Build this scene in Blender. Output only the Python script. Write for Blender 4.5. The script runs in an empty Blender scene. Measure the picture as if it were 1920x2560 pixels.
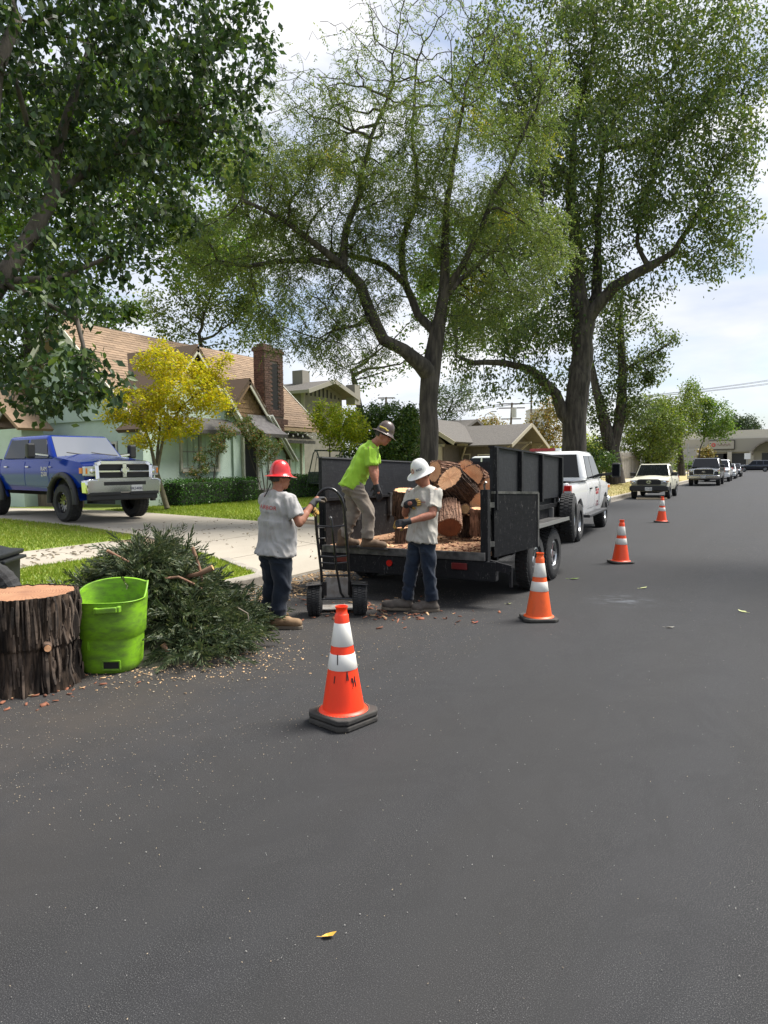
import bpy, bmesh, math, random
import numpy as np
from math import sin, cos, pi, radians, sqrt, atan2
from mathutils import Vector, Matrix, Euler, noise as mnoise
random.seed(7); RNG = np.random.default_rng(11)
scene = bpy.context.scene
COL = scene.collection
# ------------------------------------------------------------------ camera
YAW, PITCH, ROLL = radians(29.25), radians(3.72), radians(-0.8)
cam_d = bpy.data.cameras.new('camera'); cam = bpy.data.objects.new('camera', cam_d); COL.objects.link(cam)
cam_d.sensor_fit = 'VERTICAL'; cam_d.sensor_height = 36.0; cam_d.sensor_width = 27.0
cam_d.lens = 36.0*1736/2560; cam_d.clip_start = 0.05; cam_d.clip_end = 6000
cam.matrix_world = Matrix.Translation((0, 0, 1.64)) @ Matrix.Rotation(YAW, 4, 'Z') @ Matrix.Rotation(pi/2-PITCH, 4, 'X') @ Matrix.Rotation(ROLL, 4, 'Z')
scene.camera = cam
# ------------------------------------------------------------------ world and sun
SUN_EL, SUN_AZ = radians(58), radians(-42)     # azimuth measured from +Y (the street) towards -X
W = bpy.data.worlds.new('World'); scene.world = W; W.use_nodes = True
nt = W.node_tree; nt.nodes.clear(); N = nt.nodes.new; L = nt.links.new
out = N('ShaderNodeOutputWorld'); bg = N('ShaderNodeBackground'); bg.inputs['Strength'].default_value = 0.10
sky = N('ShaderNodeTexSky'); sky.sky_type = 'NISHITA'; sky.sun_disc = False
sky.sun_elevation = SUN_EL; sky.sun_rotation = -SUN_AZ; sky.dust_density = 1.5; sky.ozone_density = 2.5
tc = N('ShaderNodeTexCoord'); mp = N('ShaderNodeMapping'); mp.inputs['Scale'].default_value = (1.6, 1.6, 5.5); mp.inputs['Location'].default_value = (0.35, 0.1, 0.22)
n1 = N('ShaderNodeTexNoise'); n1.inputs['Scale'].default_value = 1.35; n1.inputs['Detail'].default_value = 7; n1.inputs['Roughness'].default_value = 0.55; n1.inputs['Distortion'].default_value = 0.5
rp = N('ShaderNodeValToRGB'); rp.color_ramp.elements[0].position = 0.36; rp.color_ramp.elements[0].color = (0.30, 0.30, 0.30, 1)
rp.color_ramp.elements[1].position = 0.56; rp.color_ramp.elements[1].color = (1, 1, 1, 1)
n2 = N('ShaderNodeTexNoise'); n2.inputs['Scale'].default_value = 2.2; n2.inputs['Detail'].default_value = 6
r2 = N('ShaderNodeValToRGB'); r2.color_ramp.elements[0].position = 0.36; r2.color_ramp.elements[0].color = (4.3, 4.7, 5.5, 1)
r2.color_ramp.elements[1].position = 0.62; r2.color_ramp.elements[1].color = (6.3, 6.3, 6.45, 1)
mx = N('ShaderNodeMix'); mx.data_type = 'RGBA'
L(tc.outputs['Generated'], mp.inputs['Vector']); L(mp.outputs['Vector'], n1.inputs['Vector']); L(mp.outputs['Vector'], n2.inputs['Vector'])
L(n1.outputs['Fac'], rp.inputs['Fac']); L(n2.outputs['Fac'], r2.inputs['Fac'])
L(rp.outputs['Color'], mx.inputs['Factor']); L(sky.outputs['Color'], mx.inputs['A']); L(r2.outputs['Color'], mx.inputs['B'])
L(mx.outputs['Result'], bg.inputs['Color']); L(bg.outputs['Background'], out.inputs['Surface'])
sd = bpy.data.lights.new('sun', 'SUN'); sd.energy = 4.8; sd.angle = radians(24); sd.color = (1.0, 0.96, 0.9)
sun = bpy.data.objects.new('sun', sd); COL.objects.link(sun)
sun.rotation_euler = Vector((sin(SUN_AZ)*cos(SUN_EL), -cos(SUN_AZ)*cos(SUN_EL), -sin(SUN_EL))).to_track_quat('-Z', 'Y').to_euler()
scene.view_settings.view_transform = 'Standard'; scene.view_settings.look = 'None'
scene.view_settings.exposure = 0.85; scene.view_settings.gamma = 1.0; scene.view_settings.use_curve_mapping = False
scene.render.engine = 'CYCLES'
scene.cycles.use_denoising = True
scene.cycles.max_bounces = 8; scene.cycles.diffuse_bounces = 3; scene.cycles.transparent_max_bounces = 8; scene.cycles.transmission_bounces = 4
scene.cycles.caustics_reflective = False; scene.cycles.caustics_refractive = False

# ------------------------------------------------------------------ object helpers
def V(*a): return Vector(a)
def tag(o, label=None, cat=None, group=None, kind=None):
    if label: o['label'] = label
    if cat: o['category'] = cat
    if group: o['group'] = group
    if kind: o['kind'] = kind
    return o
def empty(name, loc=(0, 0, 0), rz=0.0, label=None, cat=None, group=None):
    o = bpy.data.objects.new(name, None); COL.objects.link(o)
    o.empty_display_size = 0.2; o.location = loc; o.rotation_euler = (0, 0, rz)
    return tag(o, label, cat, group)
def link_mesh(name, me, mat, parent=None, kind=None):
    if mat is not None and not me.materials: me.materials.append(mat)
    o = bpy.data.objects.new(name, me); COL.objects.link(o)
    if parent is not None: o.parent = parent
    if kind: o['kind'] = kind
    return o
def np_mesh(name, Vs, Fs, smooth=False):
    Vs = np.asarray(Vs, np.float32); Fs = np.asarray(Fs, np.int32); k = Fs.shape[1]
    me = bpy.data.meshes.new(name); me.vertices.add(len(Vs)); me.vertices.foreach_set('co', Vs.ravel())
    me.loops.add(Fs.size); me.loops.foreach_set('vertex_index', Fs.ravel())
    me.polygons.add(len(Fs)); me.polygons.foreach_set('loop_start', np.arange(0, Fs.size, k, dtype=np.int32))
    me.update(calc_edges=True)
    if smooth: me.polygons.foreach_set('use_smooth', np.ones(len(Fs), bool))
    return me
def copy_tree(o, parent=None, names=None):
    c = o.copy(); COL.objects.link(c); c.parent = parent
    for ch in list(o.children): copy_tree(ch, c)
    return c
def frame_from(d, up=Vector((0, 0, 1))):
    d = Vector(d).normalized()
    if abs(d.dot(up)) > 0.99: up = Vector((1, 0, 0))
    x = up.cross(d).normalized(); y = d.cross(x)
    return x, y, d
class MB:
    def __init__(s): s.v = []; s.f = []
    def add(s, vs, fs):
        n = len(s.v); s.v.extend([tuple(p) for p in vs]); s.f.extend([tuple(i+n for i in f) for f in fs]); return s
    def box(s, cx, cy, cz, sx, sy, sz, rz=0.0, M=None):
        T = Matrix.Translation((cx, cy, cz)) @ Matrix.Rotation(rz, 4, 'Z')
        if M is not None: T = M @ T
        vs = [T @ Vector((x*sx/2, y*sy/2, z*sz/2)) for x in (-1, 1) for y in (-1, 1) for z in (-1, 1)]
        return s.add(vs, [(0, 1, 3, 2), (4, 6, 7, 5), (0, 4, 5, 1), (2, 3, 7, 6), (0, 2, 6, 4), (1, 5, 7, 3)])
    def bb(s, x0, x1, y0, y1, z0, z1): return s.box((x0+x1)/2, (y0+y1)/2, (z0+z1)/2, abs(x1-x0), abs(y1-y0), abs(z1-z0))
    def bar(s, p0, p1, w, h, up=(0, 0, 1)):
        p0, p1 = Vector(p0), Vector(p1); x, y, d = frame_from(p1-p0, Vector(up))
        c = [(-w/2, -h/2), (w/2, -h/2), (w/2, h/2), (-w/2, h/2)]
        vs = [p0+x*a+y*b for a, b in c]+[p1+x*a+y*b for a, b in c]
        return s.add(vs, [(3, 2, 1, 0), (4, 5, 6, 7), (0, 1, 5, 4), (1, 2, 6, 5), (2, 3, 7, 6), (3, 0, 4, 7)])
    def cyl(s, p0, p1, r0, r1=None, n=14, cap=True):
        return s.tube([p0, p1], [r0, r0 if r1 is None else r1], n, cap)
    def tube(s, pts, r, n=8, cap=True, closed=False):
        pts = [Vector(p) for p in pts]; m = len(pts)
        rs = r if isinstance(r, (list, tuple)) else [r]*m
        vs, fs = [], []; x = None
        for i, p in enumerate(pts):
            if closed: d = pts[(i+1) % m]-pts[i-1]
            else: d = pts[min(i+1, m-1)]-pts[max(i-1, 0)]
            d.normalize()
            if x is None: x, y, _ = frame_from(d)
            else:
                x = (x-d*x.dot(d)).normalized(); y = d.cross(x)
            for k in range(n):
                a = 2*pi*k/n; vs.append(p+(x*cos(a)+y*sin(a))*rs[i])
        for i in range(m if closed else m-1):
            j = (i+1) % m
            for k in range(n):
                l = (k+1) % n; fs.append((i*n+k, i*n+l, j*n+l, j*n+k))
        if cap and not closed:
            fs.append(tuple(range(n-1, -1, -1))); fs.append(tuple((m-1)*n+k for k in range(n)))
        return s.add(vs, fs)
    def lathe(s, prof, n=24, M=None, close=False):
        M = M or Matrix.Identity(4); vs, fs = [], []; m = len(prof)
        for r, z in prof:
            for k in range(n):
                a = 2*pi*k/n; vs.append(M @ Vector((r*cos(a), r*sin(a), z)))
        for i in range(m if close else m-1):
            j = (i+1) % m
            for k in range(n):
                l = (k+1) % n; fs.append((i*n+k, i*n+l, j*n+l, j*n+k))
        if not close:
            if prof[0][0] > 1e-4: fs.append(tuple(range(n-1, -1, -1)))
            if prof[-1][0] > 1e-4: fs.append(tuple((m-1)*n+k for k in range(n)))
        return s.add(vs, fs)
    def prism(s, poly, a, b, axis='y', M=None):
        M = M or Matrix.Identity(4); n = len(poly)
        def P(u, w, t):
            return Vector((u, t, w)) if axis == 'y' else (Vector((t, u, w)) if axis == 'x' else Vector((u, w, t)))
        vs = [M @ P(u, w, a) for u, w in poly]+[M @ P(u, w, b) for u, w in poly]
        fs = [tuple(range(n)), tuple(range(2*n-1, n-1, -1))]+[(i, n+i, n+(i+1) % n, (i+1) % n) for i in range(n)]
        return s.add(vs, fs)
    def slab(s, poly, t):
        poly = [Vector(p) for p in poly]; n = len(poly)
        nr = (poly[1]-poly[0]).cross(poly[2]-poly[0]).normalized()
        vs = poly+[p-nr*t for p in poly]
        return s.add(vs, [tuple(range(n)), tuple(range(2*n-1, n-1, -1))]+[(i, n+i, n+(i+1) % n, (i+1) % n) for i in range(n)])
    def ell(s, c, r, nu=12, nv=8, M=None):
        T = Matrix.Translation(c) @ (M.to_4x4() if M is not None else Matrix.Identity(4))
        if not isinstance(r, (tuple, list)): r = (r, r, r)
        vs = [T @ Vector((0, 0, -r[2]))]; fs = []
        for j in range(1, nv):
            t = -pi/2+pi*j/nv
            for k in range(nu):
                a = 2*pi*k/nu; vs.append(T @ Vector((r[0]*cos(t)*cos(a), r[1]*cos(t)*sin(a), r[2]*sin(t))))
        vs.append(T @ Vector((0, 0, r[2]))); top = len(vs)-1
        for k in range(nu):
            l = (k+1) % nu; fs.append((0, 1+l, 1+k)); fs.append((top, 1+(nv-2)*nu+k, 1+(nv-2)*nu+l))
            for j in range(nv-2): fs.append((1+j*nu+k, 1+j*nu+l, 1+(j+1)*nu+l, 1+(j+1)*nu+k))
        return s.add(vs, fs)
    def mesh(s, name, smooth=0):
        me = bpy.data.meshes.new(name); me.from_pydata(s.v, [], s.f); me.update()
        bm = bmesh.new(); bm.from_mesh(me); bmesh.ops.recalc_face_normals(bm, faces=bm.faces); bm.to_mesh(me); bm.free()
        if smooth:
            me.polygons.foreach_set('use_smooth', np.ones(len(me.polygons), bool)); me.set_sharp_from_angle(angle=radians(smooth))
        return me
    def build(s, name, mat, parent=None, smooth=0, bevel=0, seg=2, kind=None):
        o = link_mesh(name, s.mesh(name, smooth), mat, parent, kind)
        if bevel:
            b = o.modifiers.new('bevel', 'BEVEL'); b.width = bevel; b.segments = seg; b.limit_method = 'ANGLE'; b.angle_limit = radians(35)
            b.harden_normals = False
        return o
def text_mesh(s, size, M, parent, mat, name='lettering', depth=0.0015, align='CENTER', kind=None):
    cu = bpy.data.curves.new('t', 'FONT'); cu.body = s; cu.size = size; cu.extrude = depth; cu.align_x = align; cu.align_y = 'CENTER'; cu.resolution_u = 2
    to = bpy.data.objects.new('t', cu); COL.objects.link(to)
    me = bpy.data.meshes.new_from_object(to.evaluated_get(bpy.context.evaluated_depsgraph_get()))
    bpy.data.objects.remove(to); bpy.data.curves.remove(cu)
    me.transform(M); me.materials.clear()
    return link_mesh(name, me, mat, parent)
# ------------------------------------------------------------------ materials
def newmat(name):
    m = bpy.data.materials.new(name); m.use_nodes = True; t = m.node_tree; t.nodes.clear()
    o = t.nodes.new('ShaderNodeOutputMaterial'); b = t.nodes.new('ShaderNodeBsdfPrincipled'); t.links.new(b.outputs[0], o.inputs[0])
    return m, t, b, o
def mixc(t, fac, a, b, blend='MIX'):
    n = t.nodes.new('ShaderNodeMix'); n.data_type = 'RGBA'; n.blend_type = blend
    for s, k in ((fac, 'Factor'), (a, 'A'), (b, 'B')):
        if isinstance(s, (int, float)): n.inputs[k].default_value = s
        elif isinstance(s, (tuple, list)): n.inputs[k].default_value = (*s[:3], 1)
        else: t.links.new(s, n.inputs[k])
    return n.outputs['Result']
def noise_n(t, scale, detail=4, rough=.55, coord='Object', stretch=None, dist=0):
    tc = t.nodes.new('ShaderNodeTexCoord'); src = tc.outputs[coord]
    if stretch:
        mp = t.nodes.new('ShaderNodeMapping'); mp.inputs['Scale'].default_value = stretch; t.links.new(src, mp.inputs['Vector']); src = mp.outputs[0]
    n = t.nodes.new('ShaderNodeTexNoise'); n.inputs['Scale'].default_value = scale; n.inputs['Detail'].default_value = detail; n.inputs['Roughness'].default_value = rough; n.inputs['Distortion'].default_value = dist
    t.links.new(src, n.inputs['Vector']); return n.outputs['Fac']
def ramp(t, fac, stops):
    r = t.nodes.new('ShaderNodeValToRGB'); e = r.color_ramp.elements
    while len(e) < len(stops): e.new(0.5)
    for i, (p, c) in enumerate(stops):
        e[i].position = p; e[i].color = (*c[:3], 1) if isinstance(c, (tuple, list)) else (c, c, c, 1)
    t.links.new(fac, r.inputs['Fac']); return r.outputs['Color']
def bump(t, b, h, strength=.3, dist=.01):
    n = t.nodes.new('ShaderNodeBump'); n.inputs['Strength'].default_value = strength; n.inputs['Distance'].default_value = dist
    t.links.new(h, n.inputs['Height']); t.links.new(n.outputs[0], b.inputs['Normal'])
MATS = {}
def M(name, col, rough=.6, metal=0.0, col2=None, vs=6, bmp=0, bs=40, coat=0, spec=.5, rand=0, stretch=None, lo=.35, hi=.65, island=0):
    if name in MATS: return MATS[name]
    m, t, b, o = newmat(name)
    b.inputs['Roughness'].default_value = rough; b.inputs['Metallic'].default_value = metal; b.inputs['Coat Weight'].default_value = coat; b.inputs['Coat Roughness'].default_value = .06
    b.inputs['Specular IOR Level'].default_value = spec
    c = None
    if col2 is not None: c = mixc(t, ramp(t, noise_n(t, vs, 5, .6, stretch=stretch), [(lo, 0), (hi, 1)]), col, col2)
    if rand or island:
        if c is None: c = mixc(t, 0.0, col, col)
        if rand: oi = t.nodes.new('ShaderNodeObjectInfo').outputs['Random']; k = rand
        else: oi = t.nodes.new('ShaderNodeNewGeometry').outputs['Random Per Island']; k = island
        mr = t.nodes.new('ShaderNodeMapRange'); mr.inputs['To Min'].default_value = 1-k; mr.inputs['To Max'].default_value = 1+k; t.links.new(oi, mr.inputs['Value'])
        vm = t.nodes.new('ShaderNodeVectorMath'); vm.operation = 'SCALE'; t.links.new(c, vm.inputs[0]); t.links.new(mr.outputs[0], vm.inputs['Scale']); c = vm.outputs[0]
    if c is None: b.inputs['Base Color'].default_value = (*col, 1)
    else: t.links.new(c, b.inputs['Base Color'])
    if bmp: bump(t, b, noise_n(t, bs, 4, .6, stretch=stretch), bmp, .02)
    MATS[name] = m; return m
def leafmat(name, c0, c1, c2, trans=.35, rough=.5, spec=.35, single=False):
    m, t, b, o = newmat(name); MATS[name] = m
    ri = t.nodes.new('ShaderNodeObjectInfo').outputs['Random'] if single else t.nodes.new('ShaderNodeNewGeometry').outputs['Random Per Island']
    c = ramp(t, ri, [(0, c0), (.6, c1), (1, c2)])
    c = mixc(t, ramp(t, noise_n(t, .55, 3), [(.3, 0), (.7, 1)]), c, mixc(t, 1.0, c, (.72, .8, .75), 'MULTIPLY'))
    t.links.new(c, b.inputs['Base Color']); b.inputs['Roughness'].default_value = rough; b.inputs['Specular IOR Level'].default_value = spec
    tr = t.nodes.new('ShaderNodeBsdfTranslucent'); t.links.new(mixc(t, 1.0, c, (1.15, 1.22, .70), 'MULTIPLY'), tr.inputs['Color'])
    ms = t.nodes.new('ShaderNodeMixShader'); ms.inputs[0].default_value = trans
    t.links.new(b.outputs[0], ms.inputs[1]); t.links.new(tr.outputs[0], ms.inputs[2]); t.links.new(ms.outputs[0], o.inputs[0]); return m
def glassmat(name, tint=(.02, .025, .03), rough=.03, spec=1.0):
    return M(name, tint, rough, 0, spec=.5)
# ================================================================== ground, road, pavement
def gz(x, y=0):
    pts = [(-6.25, .15), (-6.4, .15), (-9.5, .24), (-11.1, .28), (-16.5, .46), (-500, .46)]
    if x >= -6.25: return 0.0
    for (a, za), (b, zb) in zip(pts, pts[1:]):
        if b <= x <= a: return za+(zb-za)*(a-x)/(a-b)
    return .46
def patch(name, c, nu, nv, mat, off=0.0, kind='structure', zf=gz):
    c = [Vector(p) for p in c]; vs = []; fs = []
    for j in range(nv+1):
        for i in range(nu+1):
            u, v = i/nu, j/nv; p = c[0].lerp(c[1], u).lerp(c[3].lerp(c[2], u), v); vs.append((p.x, p.y, zf(p.x, p.y)+off))
    for j in range(nv):
        for i in range(nu): a = j*(nu+1)+i; fs.append((a, a+1, a+nu+2, a+nu+1))
    m = MB().add(vs, fs); me = m.mesh(name)
    if me.polygons[0].normal.z < 0: me.flip_normals()
    return link_mesh(name, me, mat, None, kind)
# asphalt
def mrange(t, src, a, b_, lo=0., hi=1.):
    n = t.nodes.new('ShaderNodeMapRange'); n.interpolation_type = 'SMOOTHSTEP'; n.inputs['From Min'].default_value = a; n.inputs['From Max'].default_value = b_; n.inputs['To Min'].default_value = lo; n.inputs['To Max'].default_value = hi
    t.links.new(src, n.inputs['Value']); return n.outputs[0]
def mul(t, a, b_):
    n = t.nodes.new('ShaderNodeMath'); n.operation = 'MULTIPLY'
    for i, s in enumerate((a, b_)):
        if isinstance(s, (int, float)): n.inputs[i].default_value = s
        else: t.links.new(s, n.inputs[i])
    return n.outputs[0]
m_asph, t, b, o = newmat('asphalt')
fine = noise_n(t, 230, 3, .8); mid = noise_n(t, 14, 5, .6); big = noise_n(t, .55, 4, .55, stretch=(1.6, .35, 1)); trk = noise_n(t, 1.1, 3, .5, stretch=(2.2, .07, 1))
c = ramp(t, fine, [(.32, (.0015, .0016, .002)), (.47, (.0075, .008, .0095)), (.57, (.032, .0325, .035)), (.68, (.20, .198, .19))])
c = mixc(t, ramp(t, mid, [(.35, 0), (.7, .25)]), c, (.0155, .016, .0175))
c = mixc(t, ramp(t, trk, [(.40, 0), (.62, .40)]), c, (.027, .0275, .030))
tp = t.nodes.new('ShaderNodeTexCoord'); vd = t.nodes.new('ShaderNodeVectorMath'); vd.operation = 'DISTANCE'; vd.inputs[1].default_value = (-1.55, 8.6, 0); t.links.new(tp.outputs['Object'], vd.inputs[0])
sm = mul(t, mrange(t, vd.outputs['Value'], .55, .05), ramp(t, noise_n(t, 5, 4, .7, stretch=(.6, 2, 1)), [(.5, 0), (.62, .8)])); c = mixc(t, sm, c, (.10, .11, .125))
c = mixc(t, ramp(t, noise_n(t, 1.0, 5, .6, stretch=(1.1, .9, 1), dist=1.5), [(.47, 0), (.56, .30), (.60, 0)]), c, (.013, .0135, .015))
c = mixc(t, ramp(t, big, [(.42, 0), (.66, .50)]), c, (.024, .023, .022))
tcx = t.nodes.new('ShaderNodeTexCoord'); sx = t.nodes.new('ShaderNodeSeparateXYZ'); t.links.new(tcx.outputs['Object'], sx.inputs[0])
dx = mrange(t, sx.outputs['X'], -1.9, -4.6); dy = mrange(t, sx.outputs['Y'], 13, 6)
dust = mul(t, mul(t, dx, dy), ramp(t, noise_n(t, 1.1, 7, .75), [(.30, 0), (.75, 1)]))
c = mixc(t, mul(t, dust, .45), c, (.075, .057, .040))
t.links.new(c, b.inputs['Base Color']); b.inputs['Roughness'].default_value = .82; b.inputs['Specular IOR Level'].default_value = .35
bump(t, b, fine, .3, .004)
m_conc, t, b, o = newmat('concrete')
c = mixc(t, ramp(t, noise_n(t, 1.4, 5, .6, coord='Generated'), [(.3, 0), (.7, 1)]), (.33, .295, .24), (.42, .375, .305))
c = mixc(t, ramp(t, noise_n(t, 60, 3, .7), [(.35, .35), (.6, 0)]), c, (.24, .215, .17))
oi = t.nodes.new('ShaderNodeObjectInfo').outputs['Random']
c = mixc(t, mul(t, oi, .30), c, (.28, .245, .19)); t.links.new(c, b.inputs['Base Color']); b.inputs['Roughness'].default_value = .9; bump(t, b, noise_n(t, 120, 3), .25, .004)
m_curb = M('curb_concrete', (.36, .33, .285), .9, col2=(.22, .2, .165), vs=4, bmp=.3, bs=60, rand=.1)
m_gutter = M('gutter_concrete', (.20, .18, .15), .9, col2=(.09, .082, .07), vs=2.5, bmp=.3, bs=60)
m_soil = M('soil', (.13, .095, .06), .95, col2=(.2, .15, .095), vs=3, bmp=.4, bs=30)
m_lawn = M('lawn_soil', (.19, .27, .03), .95, col2=(.28, .33, .06), vs=2.5, bmp=.5, bs=50)
m_dry = M('dry_lawn', (.40, .31, .15), .95, col2=(.27, .25, .09), vs=1.5, bmp=.5, bs=40)
m_far = M('far_ground', (.16, .17, .10), .95, col2=(.24, .22, .14), vs=.05)
g0 = patch('ground', [(-2500, -300, 0), (2500, -300, 0), (2500, 4000, 0), (-2500, 4000, 0)], 2, 2, m_far, -.12, zf=lambda x, y: 0)
patch('road', [(-6.25, -30, 0), (5.4, -30, 0), (5.4, 126, 0), (-6.25, 126, 0)], 1, 1, m_asph, 0)
patch('cross_street', [(-220, 126, 0), (220, 126, 0), (220, 148, 0), (-220, 148, 0)], 1, 1, m_asph, 0, zf=lambda x, y: 0)
patch('gutter', [(-6.24, -30, 0), (-5.9, -30, 0), (-5.9, 124, 0), (-6.24, 124, 0)], 1, 1, m_gutter, .006, zf=lambda x, y: 0)
def yn(x):  # near edge of the driveway
    pts = [(-6.25, 7.7), (-9.4, 9.3), (-11.0, 9.9), (-14, 10.5), (-60, 10.6)]
    for (a, ya), (b_, yb) in zip(pts, pts[1:]):
        if b_ <= x <= a: return ya+(yb-ya)*(a-x)/(a-b_)
    return 10.6
YF = 13.9
patch('parkway', [(-9.5, -30, 0), (-6.4, -30, 0), (-6.4, 7.7, 0), (-9.5, 9.3, 0)], 6, 40, m_lawn)
patch('parkway', [(-9.5, YF, 0), (-6.4, YF, 0), (-6.4, 24, 0), (-9.5, 24, 0)], 6, 10, m_lawn)
patch('parkway', [(-9.5, 24, 0), (-6.4, 24, 0), (-6.4, 124, 0), (-9.5, 124, 0)], 6, 40, m_dry)
patch('lawn', [(-60, -30, 0), (-11.1, -30, 0), (-11.1, 9.75, 0), (-60, 10.5, 0)], 24, 20, m_lawn)
patch('lawn', [(-60, YF, 0), (-11.1, YF, 0), (-11.1, 36, 0), (-60, 36, 0)], 24, 12, m_lawn)
patch('lawn', [(-90, 36, 0), (-11.1, 36, 0), (-11.1, 124, 0), (-90, 124, 0)], 24, 20, m_dry)
patch('driveway_bed', [(-60, 9, 0), (-9.5, 9, 0), (-9.5, YF, 0), (-60, YF, 0)], 20, 2, m_soil, -.03)
patch('sidewalk_bed', [(-11.12, -30, 0), (-9.48, -30, 0), (-9.48, 124, 0), (-11.12, 124, 0)], 2, 40, m_soil, -.02)
def apz(x): return .03+(.24-.03)*min(1, max(0, (-6.25-x)/3.25))
patch('apron_bed', [(-9.52, 9.2, 0), (-6.2, 7.6, 0), (-6.2, YF, 0), (-9.52, YF, 0)], 4, 2, m_gutter, -.02, zf=lambda x, y: apz(x))
patch('right_parkway', [(5.5, -30, 0), (9, -30, 0), (9, 124, 0), (5.5, 124, 0)], 1, 20, m_lawn, .15, zf=lambda x, y: 0)
patch('right_lawn', [(10.6, -30, 0), (60, -30, 0), (60, 124, 0), (10.6, 124, 0)], 1, 20, m_lawn, .2, zf=lambda x, y: 0)
patch('right_sidewalk', [(9, -30, 0), (10.6, -30, 0), (10.6, 124, 0), (9, 124, 0)], 1, 40, m_conc, .19, zf=lambda x, y: 0)
def slab_obj(name, quad, zf, parent, mat, gap=.012, th=.1):
    q = [Vector((p[0], p[1], 0)) for p in quad]; c = sum(q, Vector())/4
    q = [p+(c-p).normalized()*gap for p in q]
    m = MB(); vs = [(p.x-c.x, p.y-c.y, zf(p.x)-th) for p in q]+[(p.x-c.x, p.y-c.y, zf(p.x)) for p in q]
    m.add(vs, [(3, 2, 1, 0), (4, 5, 6, 7), (0, 1, 5, 4), (1, 2, 6, 5), (2, 3, 7, 6), (3, 0, 4, 7)])
    o = m.build(name, mat, parent); o.location = (c.x, c.y, random.uniform(-.003, .003)); return o
drv = empty('driveway', (0, 0, 0)); drv['kind'] = 'structure'
xs = [-9.5, -11.1, -13.2, -15.3, -17.4, -19.5, -21.6, -23.7]
for a, b_ in zip(xs, xs[1:]):
    ya, yb = yn(a), yn(b_); n = 2
    for k in range(n):
        f0, f1 = k/n, (k+1)/n
        slab_obj('slab', [(a, ya+(YF-ya)*f0), (b_, yb+(YF-yb)*f0), (b_, yb+(YF-yb)*f1), (a, ya+(YF-ya)*f1)], lambda x: gz(x)+.012, drv, m_conc)
ax = [-6.26, -7.9, -9.5]
for a, b_ in zip(ax, ax[1:]):
    ya, yb = yn(a), yn(b_)
    for k in range(2):
        f0, f1 = k/2, (k+1)/2
        slab_obj('slab', [(a, ya+(YF-ya)*f0), (b_, yb+(YF-yb)*f0), (b_, yb+(YF-yb)*f1), (a, ya+(YF-ya)*f1)], lambda x: apz(x)+.006, drv, m_conc)
swk = empty('sidewalk', (0, 0, 0)); swk['kind'] = 'structure'
for i in range(36):
    y = -3+1.5*i
    if y+1.5 > 9.75 and y < YF-.2: continue
    slab_obj('slab', [(-9.5, y), (-11.1, y), (-11.1, y+1.5), (-9.5, y+1.5)], lambda x: gz(x)+.012, swk, m_conc)
patch('sidewalk_far', [(-11.1, 51, 0), (-9.5, 51, 0), (-9.5, 124, 0), (-11.1, 124, 0)], 2, 30, m_conc, .012)
def curb_seg(y0, y1, parent):
    m = MB(); m.prism([(-6.25, -.05), (-6.235, .13), (-6.26, .155), (-6.40, .158), (-6.40, -.05)], 0, (y1-y0)-.012, 'y')
    o = m.build('curb_segment', m_curb, parent, bevel=.01); o.location = (0, y0, 0); return o
cb = empty('curb', (0, 0, 0)); cb['kind'] = 'structure'
for i in range(5): curb_seg(-6+2.74*i, -6+2.74*(i+1), cb)
for i in range(16): curb_seg(YF+.05+3*i, YF+.05+3*(i+1), cb)
m = MB(); m.prism([(-6.25, -.05), (-6.235, .13), (-6.26, .155), (-6.40, .158), (-6.40, -.05)], 62, 124, 'y'); m.build('curb_run', m_curb, cb)
m = MB(); m.bb(5.36, 5.5, -30, 124, -.05, .15); o = m.build('right_curb', m_curb); o['kind'] = 'structure'
# gutter return along the apron (short flared curb)
m = MB(); m.bar((-6.32, 7.70, .085), (-7.6, 8.36, .16), .14, .14); m.build('curb_return', m_curb, cb, bevel=.01)
# grass blades
m_grass = leafmat('grass_blades', (.165, .235, .02), (.24, .31, .03), (.38, .36, .08), .35, .5)
m_drygrass = leafmat('dry_grass_blades', (.30, .27, .09), (.42, .33, .14), (.20, .24, .06), .2, .6)
def grass(name, n, sampler, hmin, hmax, mat):
    P = []
    while len(P) < n:
        p = sampler()
        if p: P.append(p)
    P = np.array([(x, y, gz(x)) for x, y in P]); a = RNG.uniform(0, 2*pi, n); w = RNG.uniform(.006, .013, n); h = RNG.uniform(hmin, hmax, n)
    d = np.stack([np.cos(a), np.sin(a), 0*a], 1); l = RNG.normal(0, .45, (n, 2))*h[:, None]
    A = P-d*w[:, None]; B = P+d*w[:, None]; T = P.copy(); T[:, 0] += l[:, 0]; T[:, 1] += l[:, 1]; T[:, 2] += h; A[:, 2] -= .005; B[:, 2] -= .005
    Vs = np.stack([A, B, T], 1).reshape(-1, 3); Fs = np.arange(3*n).reshape(-1, 3)
    return link_mesh(name, np_mesh(name, Vs, Fs), mat, None, 'stuff')
def s_par():
    x = random.uniform(-9.48, -6.42); y = random.uniform(3, 9.2)
    return (x, y) if y < 7.68+(-6.4-x)/3.1*1.6 else None
def s_near():
    x = random.uniform(-19, -11.12); y = random.uniform(5, 10.5)
    return (x, y) if y < yn(x)-.05 else None
def s_far():
    x = -11.12-abs(random.uniform(0, 1))**.9*6.2; return (x, random.uniform(YF+.02, 24))
def s_pf(): return (random.uniform(-9.48, -6.42), random.uniform(YF, 24))
def s_pd(): return (random.uniform(-9.48, -6.42), random.uniform(24, 62))
grass('grass', 30000, s_par, .03, .06, m_grass); grass('grass', 42000, s_near, .03, .065, m_grass); grass('grass', 42000, s_far, .04, .08, m_grass); grass('grass', 12000, s_pf, .03, .06, m_grass)
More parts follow.
